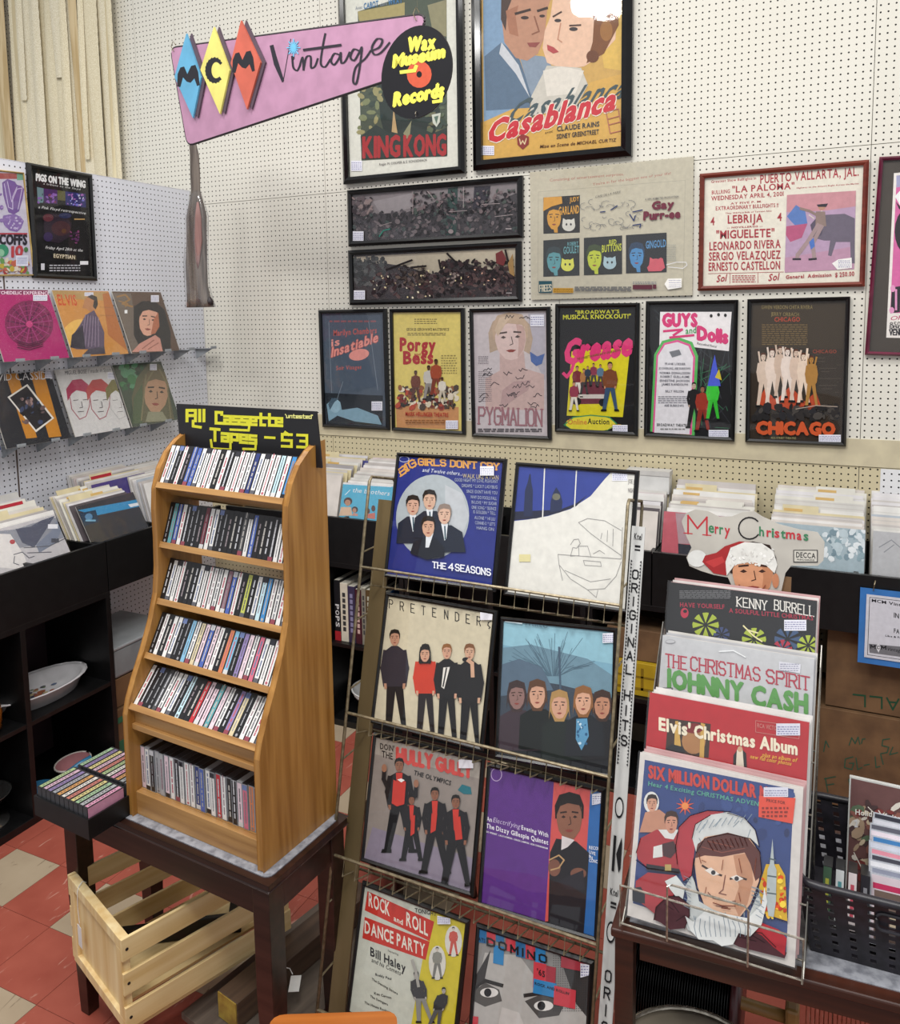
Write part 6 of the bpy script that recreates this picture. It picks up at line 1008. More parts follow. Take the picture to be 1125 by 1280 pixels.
album('framed yellow and white dance party album with red title boxes', 0, 2.2, [(452, 1101), (588, 1147), (570, 1330), (437, 1265)], VX2, a_dance)
def a_dom(A):
    A.bg('#8d8b88'); A.poly([(590, 1000), (640, 870), (760, 880), (820, 960), (900, 1000), (1020, 1060), (1010, 1200), (580, 1200)], '#b4b1ac'); A.poly([(590, 940), (660, 860), (640, 960), (600, 1010)], '#3c3a3a'); A.poly([(900, 880), (1030, 930), (1010, 1100), (960, 1050)], '#3a3939'); A.poly([(598, 1000), (640, 975), (690, 1000), (700, 1040), (640, 1060), (600, 1040)], '#55524f'); A.poly([(780, 1040), (850, 1010), (920, 1050), (900, 1090), (830, 1100)], '#4c4a48')
    A.ell(655, 1010, 32, 17, '#e0ddd8'); A.ell(650, 1010, 13, 15, '#17171a'); A.ell(846, 1056, 34, 18, '#e0ddd8'); A.ell(838, 1056, 14, 16, '#17171a'); A.lines([[(600, 985), (640, 968), (700, 985)], [(780, 1020), (850, 1010), (910, 1040)]], 13, '#2a2827'); A.poly([(700, 1060), (760, 1080), (800, 1180), (680, 1160)], '#c4c0bb')
    R_ = random.Random(1); A.put([[(x, y), (x + 3, y), (x + 3, y + 3), (x, y + 3)] for x in range(880, 1030, 8) for y in range(840, 1080, 8)], '#26282a')
    for x, y, w_, h_, c in ((612, 760, 36, 70, '#2c6ea0'), (650, 762, 30, 72, '#c83c48'), (682, 770, 28, 60, '#2c6ea0'), (672, 842, 36, 64, '#2c80b8'), (716, 780, 34, 82, '#c83c48'), (752, 792, 34, 90, '#2c6ea0'), (786, 800, 34, 90, '#c83c48'), (820, 812, 36, 90, '#2c80b8'), (846, 912, 44, 60, '#a02838'), (812, 900, 44, 90, '#c83c48'), (812, 960, 80, 50, '#2c80b8'), (884, 984, 76, 66, '#c83c48'), (910, 860, 120, 60, '#a83240'), (584, 1086, 34, 60, '#c83c48')): A.poly([(x, y), (x + w_, y + w_ * .22), (x + w_ - 3, y + h_ + w_ * .22), (x - 3, y + h_)], c)
    A.text('FATS', 612, 824, 642, 834, 12, '#1c2a40'); A.stext('DOMINO', 650, 842, 856, 905, 24, '#16181c', 6, False, gap=3); A.text("'65", 824, 944, 852, 956, 20, '#16181c'); A.text('ROCK AND ROLLIN\'', 816, 980, 938, 1018, 9, '#16181c'); A.tag(976, 906, 1030, 956)
album('framed grey close-up album of two eyes with red and blue blocks', 0, 15.15, [(597, 1150), (748, 1204), (728, 1400), (583, 1345)], VX2, a_dom)
# dark album boxes behind and the cardboard side strip
KP = WP + WX * (WWD + .2) + WB * 1.8; KS = Surf(KP, (WX * .35 + WB * -1 * -.0 + WX * .65), WZ); VK = (740, 620, 1.9394)
ks = thing('side_strip', 'tall white strip lettered ORIGINAL HITS on right side of wire rack', 'sign', KP + WX * .05 - WB * .6, mat3=Surf(KP, WX, WZ).m3())
SK = Surf(KP + WX * .05 - WB * .6, WX, WZ); top = SK.loc(740 + 116 / 1.9394, 620 + 74 / 1.9394); 
obj('strip_board', MB().box(-.05, 0, -7, 1.5, .12, top[1]), plain('#cfcfcc', .5), ks)
A = Art(SK, (0, 0, 1), .01, rect=(-.2, -7, 1.7, 60)); H_ = top[1]
def vt(t, z0, z1, c='#17171a', wd=.2):
    n = len(t)
    for k, ch in enumerate(t):
        zz = z1 - (z1 - z0) * (k + .75) / n
        gl, tot = slayout(ch, SF); q = []
        for pl in gl[0] if gl else []: q += thick([(.42 + p[0] / max(tot, 2) * .62 if tot > 1 else .72, zz + p[1] / 6 * (z1 - z0) / n * .62) for p in pl], wd * .75, .4)
        A.put(q, c, True)
def ktel(z): A.k += 1; [A.mb.add([(.3 + a_ * .9, -.03, z + b_ * .55) for a_, b_ in vs], fs, '#17171a') for vs, fs in layout('Ktel', 1)]; A.put([[(.45, z - .7), (1.1, z - .7), (1.1, z - .5), (.45, z - .5)], [(.45, z - 1.), (1.1, z - 1.), (1.1, z - .85), (.45, z - .85)]], '#17171a', True)
ktel(H_ - 1.2); vt('ORIGINAL', H_ - 13.4, H_ - 3.8); vt('HITS', H_ - 19.6, H_ - 14.4)
A.put([[(.1, z), (.32, z + .14), (.1, z + .28)] for z in [H_ - 21 + .3 * k for k in range(60)]] + [[(1.36, z), (1.36, z + .28), (1.16, z + .14)] for z in [H_ - 21 + .3 * k for k in range(60)]], '#26262a', True)
A.put([[(.7 + .5 * math.cos(t), H_ - 24.6 + .9 * math.sin(t)) for t in [k * .4 for k in range(16)]]], '#17171a', True); A.put([[(.7 + .38 * math.cos(t), H_ - 24.6 + .7 * math.sin(t)) for t in [k * .4 for k in range(16)]]], '#cfcfcc', True)
A.put([[(.3, H_ - 30), (.6, H_ - 30), (.6, H_ - 27), (.3, H_ - 27)], [(.7, H_ - 28.5), (1.2, H_ - 27), (1.3, H_ - 27.6), (1.3, H_ - 29.6), (1.1, H_ - 30)]], '#17171a', True); ktel(H_ - 32)
A.put([[(.7 + .5 * math.cos(t), H_ - 35 + .9 * math.sin(t)) for t in [k * .4 for k in range(16)]]], '#17171a', True); A.put([[(.7 + .38 * math.cos(t), H_ - 35 + .7 * math.sin(t)) for t in [k * .4 for k in range(16)]]], '#cfcfcc', True)
vt('ORIGINAL HITS', H_ - 56, H_ - 38); A.build('lettering', ks); ks.scale.x = .78
# ================================================================== RIGHT TABLE WITH FESTIVE RECORDS
T2 = 27.0
rt = thing('side_table', 'mahogany brown table at lower right under festive records and black basket', 'table', (-15.7, 62.2, 0), math.radians(3.2))
for x0, y0, x1, y1, nm in ((0, 0, 1.5, 1.5, 'leg'), (31.5, 0, 33, 1.5, 'leg'), (0, 18.5, 1.5, 20, 'leg'), (31.5, 18.5, 33, 20, 'leg')): obj(nm, MB().box(x0, y0, 0, x1, y1, T2 - .8), M_dark2, rt, bevel=.08)
for b in ((2, .15, T2 - 2.5, 31, 1, T2 - 1), (2, 19, T2 - 2.5, 31, 19.85, T2 - 1), (.15, 2, T2 - 2.5, 1, 18, T2 - 1), (32, 2, T2 - 2.5, 32.85, 18, T2 - 1)): obj('apron', MB().box(*b), M_dark2, rt)
obj('top', MB().box(-.3, -.3, T2 - .8, 33.3, 20.3, T2 - .08), M_dark2, rt, bevel=.15); obj('top_mat', MB().box(1, 1, T2 - .08, 32, 19, T2), M_marble, rt)
# ---- wire display stand
DX, DB, DZ = axes(-1, 18); ds2 = thing('wire_display_stand', 'bright wire display stand with grey side plates holding festive records', 'stand', (-15.0, 62.0, 27.9), math.radians(-1))
TP = [(0, 0), (2.7, 4.1), (7.4, 7.4), (10.2, 11.6)]
for x in (-.15, 13.4):
    obj('side_plate', MB().prism([(.2, -.5), (2.6, -.6), (14.6, 18), (14.2, 20), (13.0, 18.5), (1.2, .3)], x, x + .08, plane='yz'), plain('#8f8c84', .3, .3), ds2)
    obj('side_wire', MB().tube([(x, -.3, 3.2), (x, -.35, -.3), (x, 2, -.85), (x, 14, -.85), (x, 14.8, 19)], .09, 6), M_chrome, ds2)
for k, (y, z) in enumerate(TP):
    obj('ledge_wire', MB().tube([(-.1, y - .3, z - .1), (13.4, y - .3, z - .1)], .08, 6).tube([(-.1, y + 1.9, z - .2), (13.4, y + 1.9, z - .2)], .08, 6), M_chrome, ds2)
obj('front_rail', MB().tube([(-.1, -.35, 3.2), (13.4, -.35, 3.2)], .085, 6), M_chrome, ds2)
obj('front_loop', MB().tube([(3.6, -.4, -.3), (3.6, -.5, 4.4), (4, -.5, 4.6), (9.3, -.5, 4.6), (9.6, -.5, 4.3), (9.6, -.4, -.3)], .085, 6), M_chrome, ds2)
VQ1 = (725, 880, 2.8125); VQ0 = (725, 560, 2.8125)
def fest(P): return Surf(P, DX, DZ, 12.6, 12.6)
def x_six(A):
    A.bg('#d6d0ca'); A.poly([(228, 196), (752, 300), (725, 878), (186, 700)], '#33477e'); A.scat(420, 300, 740, 470, 24, 20, ['#2c3d70', '#3a5088', '#28345e'], 3)
    A.text('SIX MILLION DOLLAR MAN', 242, 258, 716, 346, 42, '#c8443c', 1, 0, '#c8443c', 1.5); A.text('Hear 4 Exciting CHRISTMAS ADVENTURES', 240, 286, 700, 372, 15, '#58a090', 1, .1)
    A.put([[(370 + (34 if k % 2 else 12) * math.cos(k * math.pi / 10), 358 + (34 if k % 2 else 12) * math.sin(k * math.pi / 10)) for k in range(20)]], '#d8583c'); A.ell(370, 358, 12, 12, '#e8904c')
    A.poly([(630, 322), (758, 330), (748, 420), (628, 396)], '#e0503c'); A.rect(646, 292, 732, 326, '#dcdce8'); A.dash(650, 300, 728, 324, 3, 3, '#8a8ab0', 2); A.text('PRICE FOR', 656, 342, 722, 352, 10, '#7a2018'); A.dash(640, 358, 735, 400, 3, 7, '#8a2a20', 3)
    A.ell(252, 345, 27, 38, '#dcdcd8'); A.poly([(210, 450), (230, 380), (280, 370), (320, 400), (300, 450)], '#c08a70'); A.face(254, 350, 34, 48, '#cf9a80', '#2a1d1a')
    A.poly([(200, 520), (215, 470), (270, 440), (340, 450), (360, 500), (350, 590), (240, 575), (205, 545)], '#a83038'); A.poly([(276, 440), (348, 440), (330, 475), (300, 470)], '#dcdcd8'); A.face(322, 418, 42, 62, '#c99078', '#3a221c'); A.poly([(260, 500), (290, 492), (292, 535), (258, 540)], '#dcdcd8'); A.poly([(290, 490), (330, 480), (345, 510), (320, 540), (294, 532)], '#46282c'); A.poly([(235, 560), (350, 578), (352, 596), (234, 580)], '#222028'); A.rect(300, 562, 322, 584, '#b8a060')
    A.poly([(198, 620), (240, 590), (340, 600), (360, 640), (300, 700), (270, 740), (220, 700), (196, 660)], '#a83038'); A.poly([(186, 645), (215, 640), (230, 665), (230, 700), (186, 690)], '#23242c')
    A.poly([(340, 500), (350, 430), (390, 390), (450, 372), (510, 376), (470, 400), (420, 440), (405, 500), (395, 600), (365, 620), (345, 560)], '#b03440'); A.poly([(396, 470), (408, 420), (460, 388), (520, 378), (580, 398), (615, 440), (632, 500), (600, 470), (520, 455), (440, 470), (410, 520)], '#d2d4d2'); A.lines([[(420, 450), (440, 420)], [(470, 430), (500, 400)], [(540, 430), (560, 410)], [(590, 470), (600, 440)], [(430, 490), (420, 470)]], 3, '#8f9ca4')
    A.poly([(404, 560), (412, 500), (440, 465), (520, 452), (600, 470), (636, 530), (630, 620), (600, 700), (560, 750), (500, 745), (440, 710), (415, 640)], '#dfb394'); A.poly([(540, 530), (600, 520), (610, 620), (590, 700), (560, 745), (540, 700), (560, 640)], '#c08c6c'); A.poly([(405, 540), (415, 490), (450, 466), (520, 450), (590, 468), (634, 520), (640, 600), (618, 620), (600, 560), (580, 520), (500, 535), (440, 530)], '#5c2c26'); A.lines([[(430, 500), (500, 520), (580, 505)], [(450, 480), (540, 500)]], 3, '#8a4a3a')
    A.lines([[(432, 566), (470, 590), (498, 600)], [(530, 612), (560, 606), (585, 614)]], 7, '#33201c'); A.poly([(440, 582), (462, 572), (492, 596), (470, 602)], '#e8e0d8'); A.poly([(530, 606), (552, 598), (576, 612), (552, 622)], '#e8e0d8'); A.ell(470, 590, 8, 8, '#2c2a30'); A.ell(552, 611, 8, 8, '#2c2a30'); A.lines([[(512, 600), (504, 650), (490, 662), (515, 668)], [(452, 660), (470, 680), (520, 692), (548, 690)], [(480, 706), (520, 712)]], 3.5, '#7a4638')
    A.poly([(395, 600), (412, 640), (420, 690), (470, 720), (560, 750), (590, 750), (620, 680), (640, 650), (640, 720), (610, 780), (560, 820), (520, 850), (440, 830), (380, 790), (360, 740), (380, 680), (370, 640)], '#c8ccca'); A.lines([[(380 + k * 22, 730 + (k % 3) * 12), (400 + k * 20, 800 + (k % 2) * 14)] for k in range(10)] + [[(605, 640 + k * 14), (632, 650 + k * 14)] for k in range(5)], 3, '#8f9ca4'); A.poly([(300, 620), (340, 600), (372, 640), (360, 700), (320, 650)], '#c8ccca')
    A.poly([(262, 755), (270, 710), (310, 672), (350, 672), (386, 700), (388, 740), (370, 785), (320, 790), (285, 765)], '#4c2a30'); A.lines([[(300, 700), (330, 720)], [(320, 690), (350, 730)], [(340, 760), (370, 740)]], 3, '#2e181c'); A.poly([(522, 830), (535, 800), (575, 790), (640, 800), (690, 850), (728, 870), (720, 890), (600, 860), (560, 850)], '#4c2a30'); A.poly([(600, 790), (640, 765), (700, 790), (728, 820), (720, 880), (680, 850), (640, 810)], '#a83038'); A.lines([[(560, 815), (620, 830)], [(600, 805), (650, 835)]], 3, '#2e181c')
    A.poly([(630, 640), (655, 560), (700, 560), (722, 600), (730, 760), (640, 730)], '#c8a23c'); A.scat(640, 590, 725, 750, 40, 10, ['#d8582c', '#e8c84c', '#b8402c', '#e0b040'], 5); A.poly([(660, 580), (668, 560), (678, 470), (684, 560), (692, 580), (690, 690), (682, 745), (664, 740), (656, 690)], '#a8b0b0'); A.lines([[(662, 600), (690, 604)], [(660, 660), (690, 664)], [(668, 540), (688, 545)]], 5, '#5a6468'); A.text('USA', 660, 652, 668, 652, 9, '#444')
    K = '#2a1a1c'
    A.lines([[(404, 545), (403, 600), (412, 645), (432, 690)], [(634, 520), (640, 590), (622, 660), (604, 705)], [(345, 560), (338, 500), (350, 430), (390, 390), (450, 372), (530, 376)], [(396, 470), (408, 420), (460, 388)], [(632, 500), (618, 440), (580, 398), (520, 380)], [(410, 520), (440, 470), (520, 453), (600, 470), (636, 520)], [(365, 620), (395, 600), (402, 540)], [(200, 545), (240, 575), (350, 590)], [(215, 470), (200, 520)], [(262, 755), (270, 710), (310, 672), (350, 672), (386, 700), (388, 740), (370, 785)], [(522, 830), (535, 800), (575, 790), (640, 800), (690, 850)]], 2.5, K)
    A.lines([[(450 + k * 16, 478 - k * 1.5), (470 + k * 15, 512 - k * 2)] for k in range(9)], 2.2, '#3a1816'); A.lines([[(418, 520), (428, 556)], [(620, 540), (614, 600)], [(560, 540), (570, 590)], [(446, 640), (440, 670)], [(560, 660), (566, 690)], [(430, 545), (445, 552)], [(505, 545), (500, 580)]], 2.5, '#7a4638')
    A.poly([(448, 716), (480, 726), (540, 738), (592, 748), (640, 700), (650, 640), (660, 690), (640, 770), (600, 812), (560, 800), (540, 840), (500, 846), (470, 826), (420, 826), (390, 790), (372, 740), (400, 760), (424, 738)], '#d4d6d4')
    A.lines([[(410 + k * 16, 742 + (k % 3) * 8), (404 + k * 18, 778 + (k % 2) * 10), (412 + k * 17, 812)] for k in range(12)] + [[(620 + (k % 2) * 12, 640 + k * 12), (640 + (k % 2) * 8, 652 + k * 12)] for k in range(9)] + [[(368 + (k % 2) * 10, 600 + k * 13), (392, 612 + k * 13)] for k in range(9)] + [[(412 + k * 22, 440 - k * 4), (430 + k * 22, 408 - k * 3)] for k in range(9)], 2.2, '#7f8c98')
    A.lines([[(470, 694), (500, 704), (548, 706)], [(500, 712), (530, 716)]], 3.5, '#6a3028')
def x_elv(A):
    A.bg('#b3242c'); A.poly([(310, 50), (460, 70), (452, 190), (300, 170)], '#3a2a20'); A.ell(400, 130, 42, 46, '#a8784c'); A.poly([(345, 60), (360, 190), (330, 180), (335, 60)], '#c8a050'); A.poly([(425, 66), (440, 70), (436, 190), (420, 186)], '#c8a050'); A.poly([(290, 170), (320, 140), (360, 150), (380, 190), (340, 200)], '#1d2024'); A.ell(400, 85, 34, 18, '#7a1c20')
    A.text('Elvis\'', 278, 90, 388, 112, 42, '#ece2c8', 1, 0, '#ece2c8', 1.2); A.text('Christmas Album', 402, 116, 764, 178, 42, '#ece2c8', 1, 0, '#ece2c8', 1.2); A.text('plus an album of', 640, 184, 762, 204, 13, '#e0a83c', 1, .3); A.text('new full color photos', 598, 190, 742, 216, 13, '#e0a83c', 1, .3)
    A.lines([[(618, 58), (618, 98), (770, 122), (772, 90)], [(618, 58), (690, 68)]], 1.5, '#c88a80'); A.text('RCA VICTOR', 624, 82, 700, 94, 15, '#c88a80', 0); A.rect(690, 68, 774, 110, '#dcdce8'); A.dash(694, 76, 770, 108, 4, 3.5, '#8a8ab0', 2); A.poly([(540, 180), (560, 150), (584, 172), (588, 240), (538, 232)], '#1d1a1c'); A.poly([(552, 160), (572, 158), (578, 240), (548, 236)], '#dcd0bc'); A.ell(563, 158, 9, 10, '#c9a080'); A.text('LPM', 678, 262, 726, 268, 14, '#e0c8b0')
def x_cash(A):
    A.bg('#c3c4c6'); A.stext('THE', 302, 768, 374, 780, 44, '#b03a4c', 5.5, True); A.stext('CHRISTMAS', 390, 780, 632, 820, 46, '#b03a4c', 5.5, True, gap=1.4); A.stext('SPIRIT', 656, 824, 806, 852, 46, '#b03a4c', 5.5, True, gap=1.4)
    A.text('JOHNNY', 300, 838, 574, 890, 62, '#5c9a50', 1, 0, '#5c9a50', 3); A.text('CASH', 604, 900, 800, 932, 64, '#5c9a50', 1, 0, '#5c9a50', 3); A.ell(318, 680, 18, 7, '#a8a8ac'); A.ell(318, 680, 15, 5, '#c3c4c6'); A.poly([(700, 750), (776, 760), (774, 792), (700, 780)], '#dcdce4'); A.dash(704, 756, 770, 786, 4, 3, '#9a9ab0', 2); A.rect(292, 842, 326, 862, '#444'); A.rect(295, 845, 323, 860, '#c3c4c6'); A.lines([[(490, 715), (540, 712), (582, 735)]], 4, '#eef0f0')
def x_ken(A):
    A.bg('#17181b'); A.stext('KENNY', 552, 556, 656, 570, 32, '#e4e0d8', 3.6, True); A.stext('BURRELL', 684, 568, 822, 592, 34, '#e4e0d8', 3.6, True); A.text('HAVE YOURSELF', 352, 558, 508, 566, 15, '#a82c44', 1); A.text('A SOULFUL LITTLE CHRISTMAS', 524, 578, 820, 606, 15, '#a82c44', 1); A.dash(350, 500, 530, 530, 6, 3, '#6a6a6c', 3); A.ell(368, 580, 14, 18, '#b83048'); A.ell(370, 574, 7, 6, '#17181b')
    for x, y, r, c in ((442, 622, 46, '#a8b83c'), (498, 656, 28, '#3c4a74'), (612, 672, 42, '#a8b83c'), (730, 672, 46, '#3c5478'), (802, 694, 38, '#a8b83c'), (712, 706, 34, '#b02c44')):
        A.put([[(x + r * .15 * math.cos(a), y + r * .15 * math.sin(a)), (x + r * math.cos(a - .25), y + r * .95 * math.sin(a - .25)), (x + r * 1.02 * math.cos(a + .05), y + r * .95 * math.sin(a + .05)), (x + r * math.cos(a + .25), y + r * .95 * math.sin(a + .25))] for a in [k * math.pi / 4 for k in range(8)]], c)
    A.lines([[(575, 625), (610, 660), (640, 680)], [(590, 640), (625, 650)]], 5, '#e8e0a8'); A.tag(718, 604, 796, 642)
FE = [((-15., 72.6, 39.7), x_ken, VQ0, 'black festive record with coloured pinwheel shapes, top tier of the display stand', '#b0a8a0'), ((-15., 69.8, 35.6), x_cash, VQ0, 'pale grey festive record with red and green lettering, second tier of stand', '#c8c8c8'),
      ((-15., 65.1, 32.2), x_elv, VQ1, 'red festive record with old-style white lettering, third tier of stand', '#a83038'), ((-15., 62.4, 28.1), x_six, VQ1, 'comic-style record of bearded man in festive hat, front tier of stand', '#d8d4d0')]
fx = [(-14.2 - .25, 72.6, 39.7), (-14.45, 69.8, 35.6), (-14.55, 65.1, 32.2), (-14.75, 62.4, 28.1)]
for (P, dr, V, lb, ec), P2 in zip(FE, fx):
    record(lb, fest(P2), dr, V, .14, 'festive records on the wire stand', ec)
    for k in range(1, 4):
        o = bpy.data.objects.new('record_sleeve', MB().box(0, 0, 0, 12.5, .12, 12.4).mesh('festive_sleeve', plain(random.choice(['#d8d4ce', '#c8a0a0', '#b8b8bc', '#e0dcd8', '#a89890']), .35))); COL.objects.link(o)
        place(o, Vector(P2) + DB * (.28 * k + .12) + Vector((.1 * k, 0, .12 * k)), mat3=Surf((0, 0, 0), DX, DZ).m3()); tag(o, 'edge of %s record filed behind the %s' % (ORD[k - 1], lb.split(',')[0].split(' of ')[0].split(' with ')[0] + (' on ' + lb.split(', ')[1].split(' of ')[0])), 'record', 'festive records on the wire stand')
# ---- die-cut greeting board
MX = Surf((-12, 77.6, 50), axes(-1, 8)[0], axes(-1, 8)[2]); 
op = [(357, 258), (372, 230), (405, 216), (450, 222), (490, 242), (535, 240), (570, 226), (612, 222), (640, 240), (700, 268), (770, 286), (835, 296), (860, 330), (856, 395), (836, 414), (742, 414), (722, 440), (704, 520), (690, 640), (548, 640), (540, 500), (520, 455), (470, 446), (425, 432), (385, 415), (374, 385), (392, 350), (374, 310)]
mo = outline(MX, op, VQ0); mc = thing('festive_cutout_board', 'die-cut greeting board of a smiling man in red festive hat above the record stand', 'display board', MX.O, mat3=MX.m3())
obj('board', MB().prism(mo, 0, .12), plain('#bfbab0', .5), mc)
A = Art(MX, VQ0, .01, rect=(-99, -99, 99, 99)); 
for t, x0, x1, y0, y1, c in (('M', 380, 446, 300, 306, '#b8323c'),): A.stext(t, x0, y0, x1, y1, 62, c, 6, True)
for k, (ch, x, y, c) in enumerate((('e', 452, 296, '#3a7a54'), ('r', 474, 300, '#b8323c'), ('r', 490, 302, '#3a7a54'), ('y', 508, 305, '#b8323c'))): A.text(ch, x, y, x + (20 if ch in 'ey' else 14), y + 2, 36, c, 1)
A.put([q_ for i in range(16) for q_ in thick([(596 + 38 * math.cos(-.7 - k_ * .31), 282 + 38 * math.sin(-.7 - k_ * .31)) for k_ in (i, i + 1)], 5)], '#1d1a1c')
for ch, x, c in (('h', 630, '#3a7a54'), ('r', 656, '#b8323c'), ('i', 674, '#3a7a54'), ('s', 684, '#b8323c'), ('t', 706, '#3a7a54'), ('m', 724, '#b8323c'), ('a', 762, '#b8323c'), ('s', 786, '#3a7a54')): A.text(ch, x, 308 + (x - 630) * .1, x + (32 if ch == 'm' else 8 if ch == 'i' else 17), 310 + (x - 630) * .1, 32, c, 1)
A.rect(750, 358, 836, 402, '#2a2a2c'); A.rect(753, 361, 833, 399, '#c4c0b6'); A.text('DECCA', 760, 384, 828, 388, 18, '#2a2a2c', 1); A.text('RECORDS', 764, 394, 824, 397, 5, '#2a2a2c', 1)
A.ell(412, 388, 34, 30, '#d8d8d4'); A.poly([(430, 400), (440, 378), (480, 368), (510, 345), (560, 328), (600, 330), (560, 360), (525, 400), (515, 448), (470, 440)], '#9e2a2c'); A.poly([(440, 400), (500, 380), (510, 400), (470, 420)], '#b83a3a')
A.face(608, 440, 142, 155, '#c98f6c', '#2a1a14', '#3a2018', shade='#b47a58'); A.ell(688, 466, 12, 26, '#b87a58'); A.poly([(512, 400), (530, 350), (580, 330), (640, 335), (680, 362), (694, 410), (684, 440), (655, 412), (600, 400), (545, 410), (516, 448)], '#dcdad4'); A.scat(525, 350, 680, 415, 60, 5, ['#eeece8', '#cfccc6', '#e4e2dc'], 3)
A.poly([(572, 490), (640, 492), (622, 506), (590, 506)], '#f0ece4'); A.lines([[(560, 480), (572, 498)], [(652, 482), (640, 500)]], 4, '#8a4a38'); A.build('printed_picture', mc)
obj('easel_back', MB().box(4, .2, -3.5, 8, .4, 3), M_cardb, mc)
# ---- black slotted basket and contents
bk = thing('storage_basket', 'black slotted plastic basket of cassettes and cases on the mahogany table', 'basket', (-1.2, 65.9, T2 + .02), math.radians(1))
BW, BD, BH = 15.5, 10.8, 6.2; ex = 1.1
def bw(p0, p1, out, n, name):
    mb = MB(); p0, p1, out = Vector(p0), Vector(p1), Vector(out); rows = 17; vs = []; cols = n * 3 + 1
    for r in range(rows + 1):
        t = r / rows; off = out * ex * (t ** 1.2); spread = (p1 - p0).normalized() * ex * t
        a = p0 - spread + off; b = p1 + spread + off
        for c in range(cols + 1): q_ = a.lerp(b, c / cols); vs.append((q_.x, q_.y, BH * t))
    fs = []
    for r in range(rows):
        for c in range(cols):
            if r % 2 == 1 and c % 3 == 1 and 1 <= r < rows - 1: continue
            i = r * (cols + 1) + c; fs.append((i, i + 1, i + cols + 2, i + cols + 1))
    o = obj(name, mb.add(vs, fs), M_blackp, bk); m = o.modifiers.new('solid', 'SOLIDIFY'); m.thickness = .12 * S; return o
bw((0, 0, 0), (BW, 0, 0), (0, -1, 0), 12, 'front_wall'); bw((BW, 0, 0), (BW, BD, 0), (1, 0, 0), 8, 'side_wall'); bw((BW, BD, 0), (0, BD, 0), (0, 1, 0), 12, 'rear_wall'); bw((0, BD, 0), (0, 0, 0), (-1, 0, 0), 8, 'side_wall')
obj('base', MB().box(0, 0, 0, BW, BD, .15), M_blackp, bk); obj('rim', MB().tube([(a, b, BH) for a, b in rounded([(-ex, -ex), (BW + ex, -ex), (BW + ex, BD + ex), (-ex, BD + ex)], 1.6)], .32, 8, close=True), M_blackp, bk, True)
obj('handle_rim', MB().tube([(a, -ex * .75 - .1, b) for a, b in rounded([(4.4, 3.9), (11, 3.9), (11, 5.2), (4.4, 5.2)], .5)], .14, 6, close=True), M_blackp, bk)
for i, (c, nm) in enumerate((('Y', 'dark green'), ('W', 'white'), ('P', 'pinkish white'), ('K', 'dark'))):
    P = Vector((-.55 + i * .9, 67.2, T2 + 1.6)); o = bpy.data.objects.new('cassette', MB().box(0, 0, 0, .66, 2.7, 4.3, '#2a2a2c').box(.04, -.02, .05, .62, .3, 4.25, ['#4a6650', '#d8dcdc', '#dcd0d0', '#2c2a30'][i]).box(.2, -.03, .8, .46, .0, 3.4, ['#b8b84c', '#5a9aa0', '#c05060', '#8a8a90'][i]).mesh('basket_cassette', M_case)); COL.objects.link(o); place(o, P, mat3=Surf((0, 0, 0), *axes(-1, 16)[::2]).m3()); tag(o, '%s-spined cassette, %s from left at front of black basket' % (nm, ORD[i]), 'cassette', 'cassettes in the black basket')
CC = ['#d8c8d0', '#8a8ea0', '#e0e0e4', '#3c3c48', '#d88a9a', '#c8ccd8', '#3a78b0', '#e4d8e0', '#5a5a66', '#d0d0d8', '#2c2c38']
for i in range(11):
    X_, B_, Z_ = axes(R.uniform(-3, 2), 24); P = Vector((2.9 + R.uniform(-.15, .15), 67.0 + i * .5, T2 + 1.2 + i * .22)); s_ = Surf(P, X_, Z_, 5.6, 4.95)
    t = thing('disc_case', '%s jewel case from the front in the basket pile' % ORD[i], 'disc case', P, group='jewel cases in the black basket', mat3=s_.m3())
    obj('case', MB().box(0, 0, 0, 5.6, .4, 4.95), plain('#b8bcc4', .15), t); obj('insert', MB().box(.1, -.02, .1, 5.5, .0, 4.85), plain(CC[i], .4), t)
    if i == 0: obj('insert_picture', MB().add([(.2, -.03, 3.9), (5.4, -.03, 3.9), (5.4, -.03, 4.3), (.2, -.03, 4.3)], [(0, 1, 2, 3)], '#b83058').add([(.3, -.03, .4), (5.3, -.03, .4), (5.3, -.03, 3.8), (.3, -.03, 3.8)], [(0, 1, 2, 3)], '#6a5850').add([(2.8 + .8 * math.cos(k), -.035, 2.6 + .7 * math.sin(k)) for k in range(6)], [tuple(range(6))], '#7ab85a').add([(1.4, -.035, 1.2), (4.6, -.035, 1.2), (4.6, -.035, 2.2), (1.4, -.035, 2.2)], [(0, 1, 2, 3)], '#b8a890'), M_print, t)
VY = (980, 960, 4.5714); BKS = Surf((1.3, 73.2, 29), *axes(-2, 10)[::2], 9.5, 0); BKS.h = 8.4
t = thing('craft_book', 'glossy festive knitting book standing at back of the black basket', 'book', (1.15, 72.9, T2 + .2), mat3=BKS.m3()); BKS = Surf((1.15, 72.9, T2 + .2), BKS.ux, BKS.uz, 9.5, 10.2)
obj('cover', MB().box(0, 0, 0, 9.5, .5, 10.2), plain('#c8c8c4', .2), t); A = Art(BKS, VY, .01, inset=.12); A.bg('#6a4a48'); A.scat(380, 215, 663, 640, 90, 34, ['#8a5a50', '#4c3a3a', '#a89078', '#5c6e56', '#c9b89c', '#7a3a38', '#d8d0c4'], 4); A.text('Holiday Knits', 408, 262, 663, 300, 30, '#e8e4dc', 1); A.lines([[(480, 220), (640, 380)], [(540, 240), (600, 330)], [(400, 480), (460, 600)]], 5, '#e8e0d4'); A.text('2', 402, 335, 422, 335, 40, '#d8d8dc'); A.build('cover_print', t)
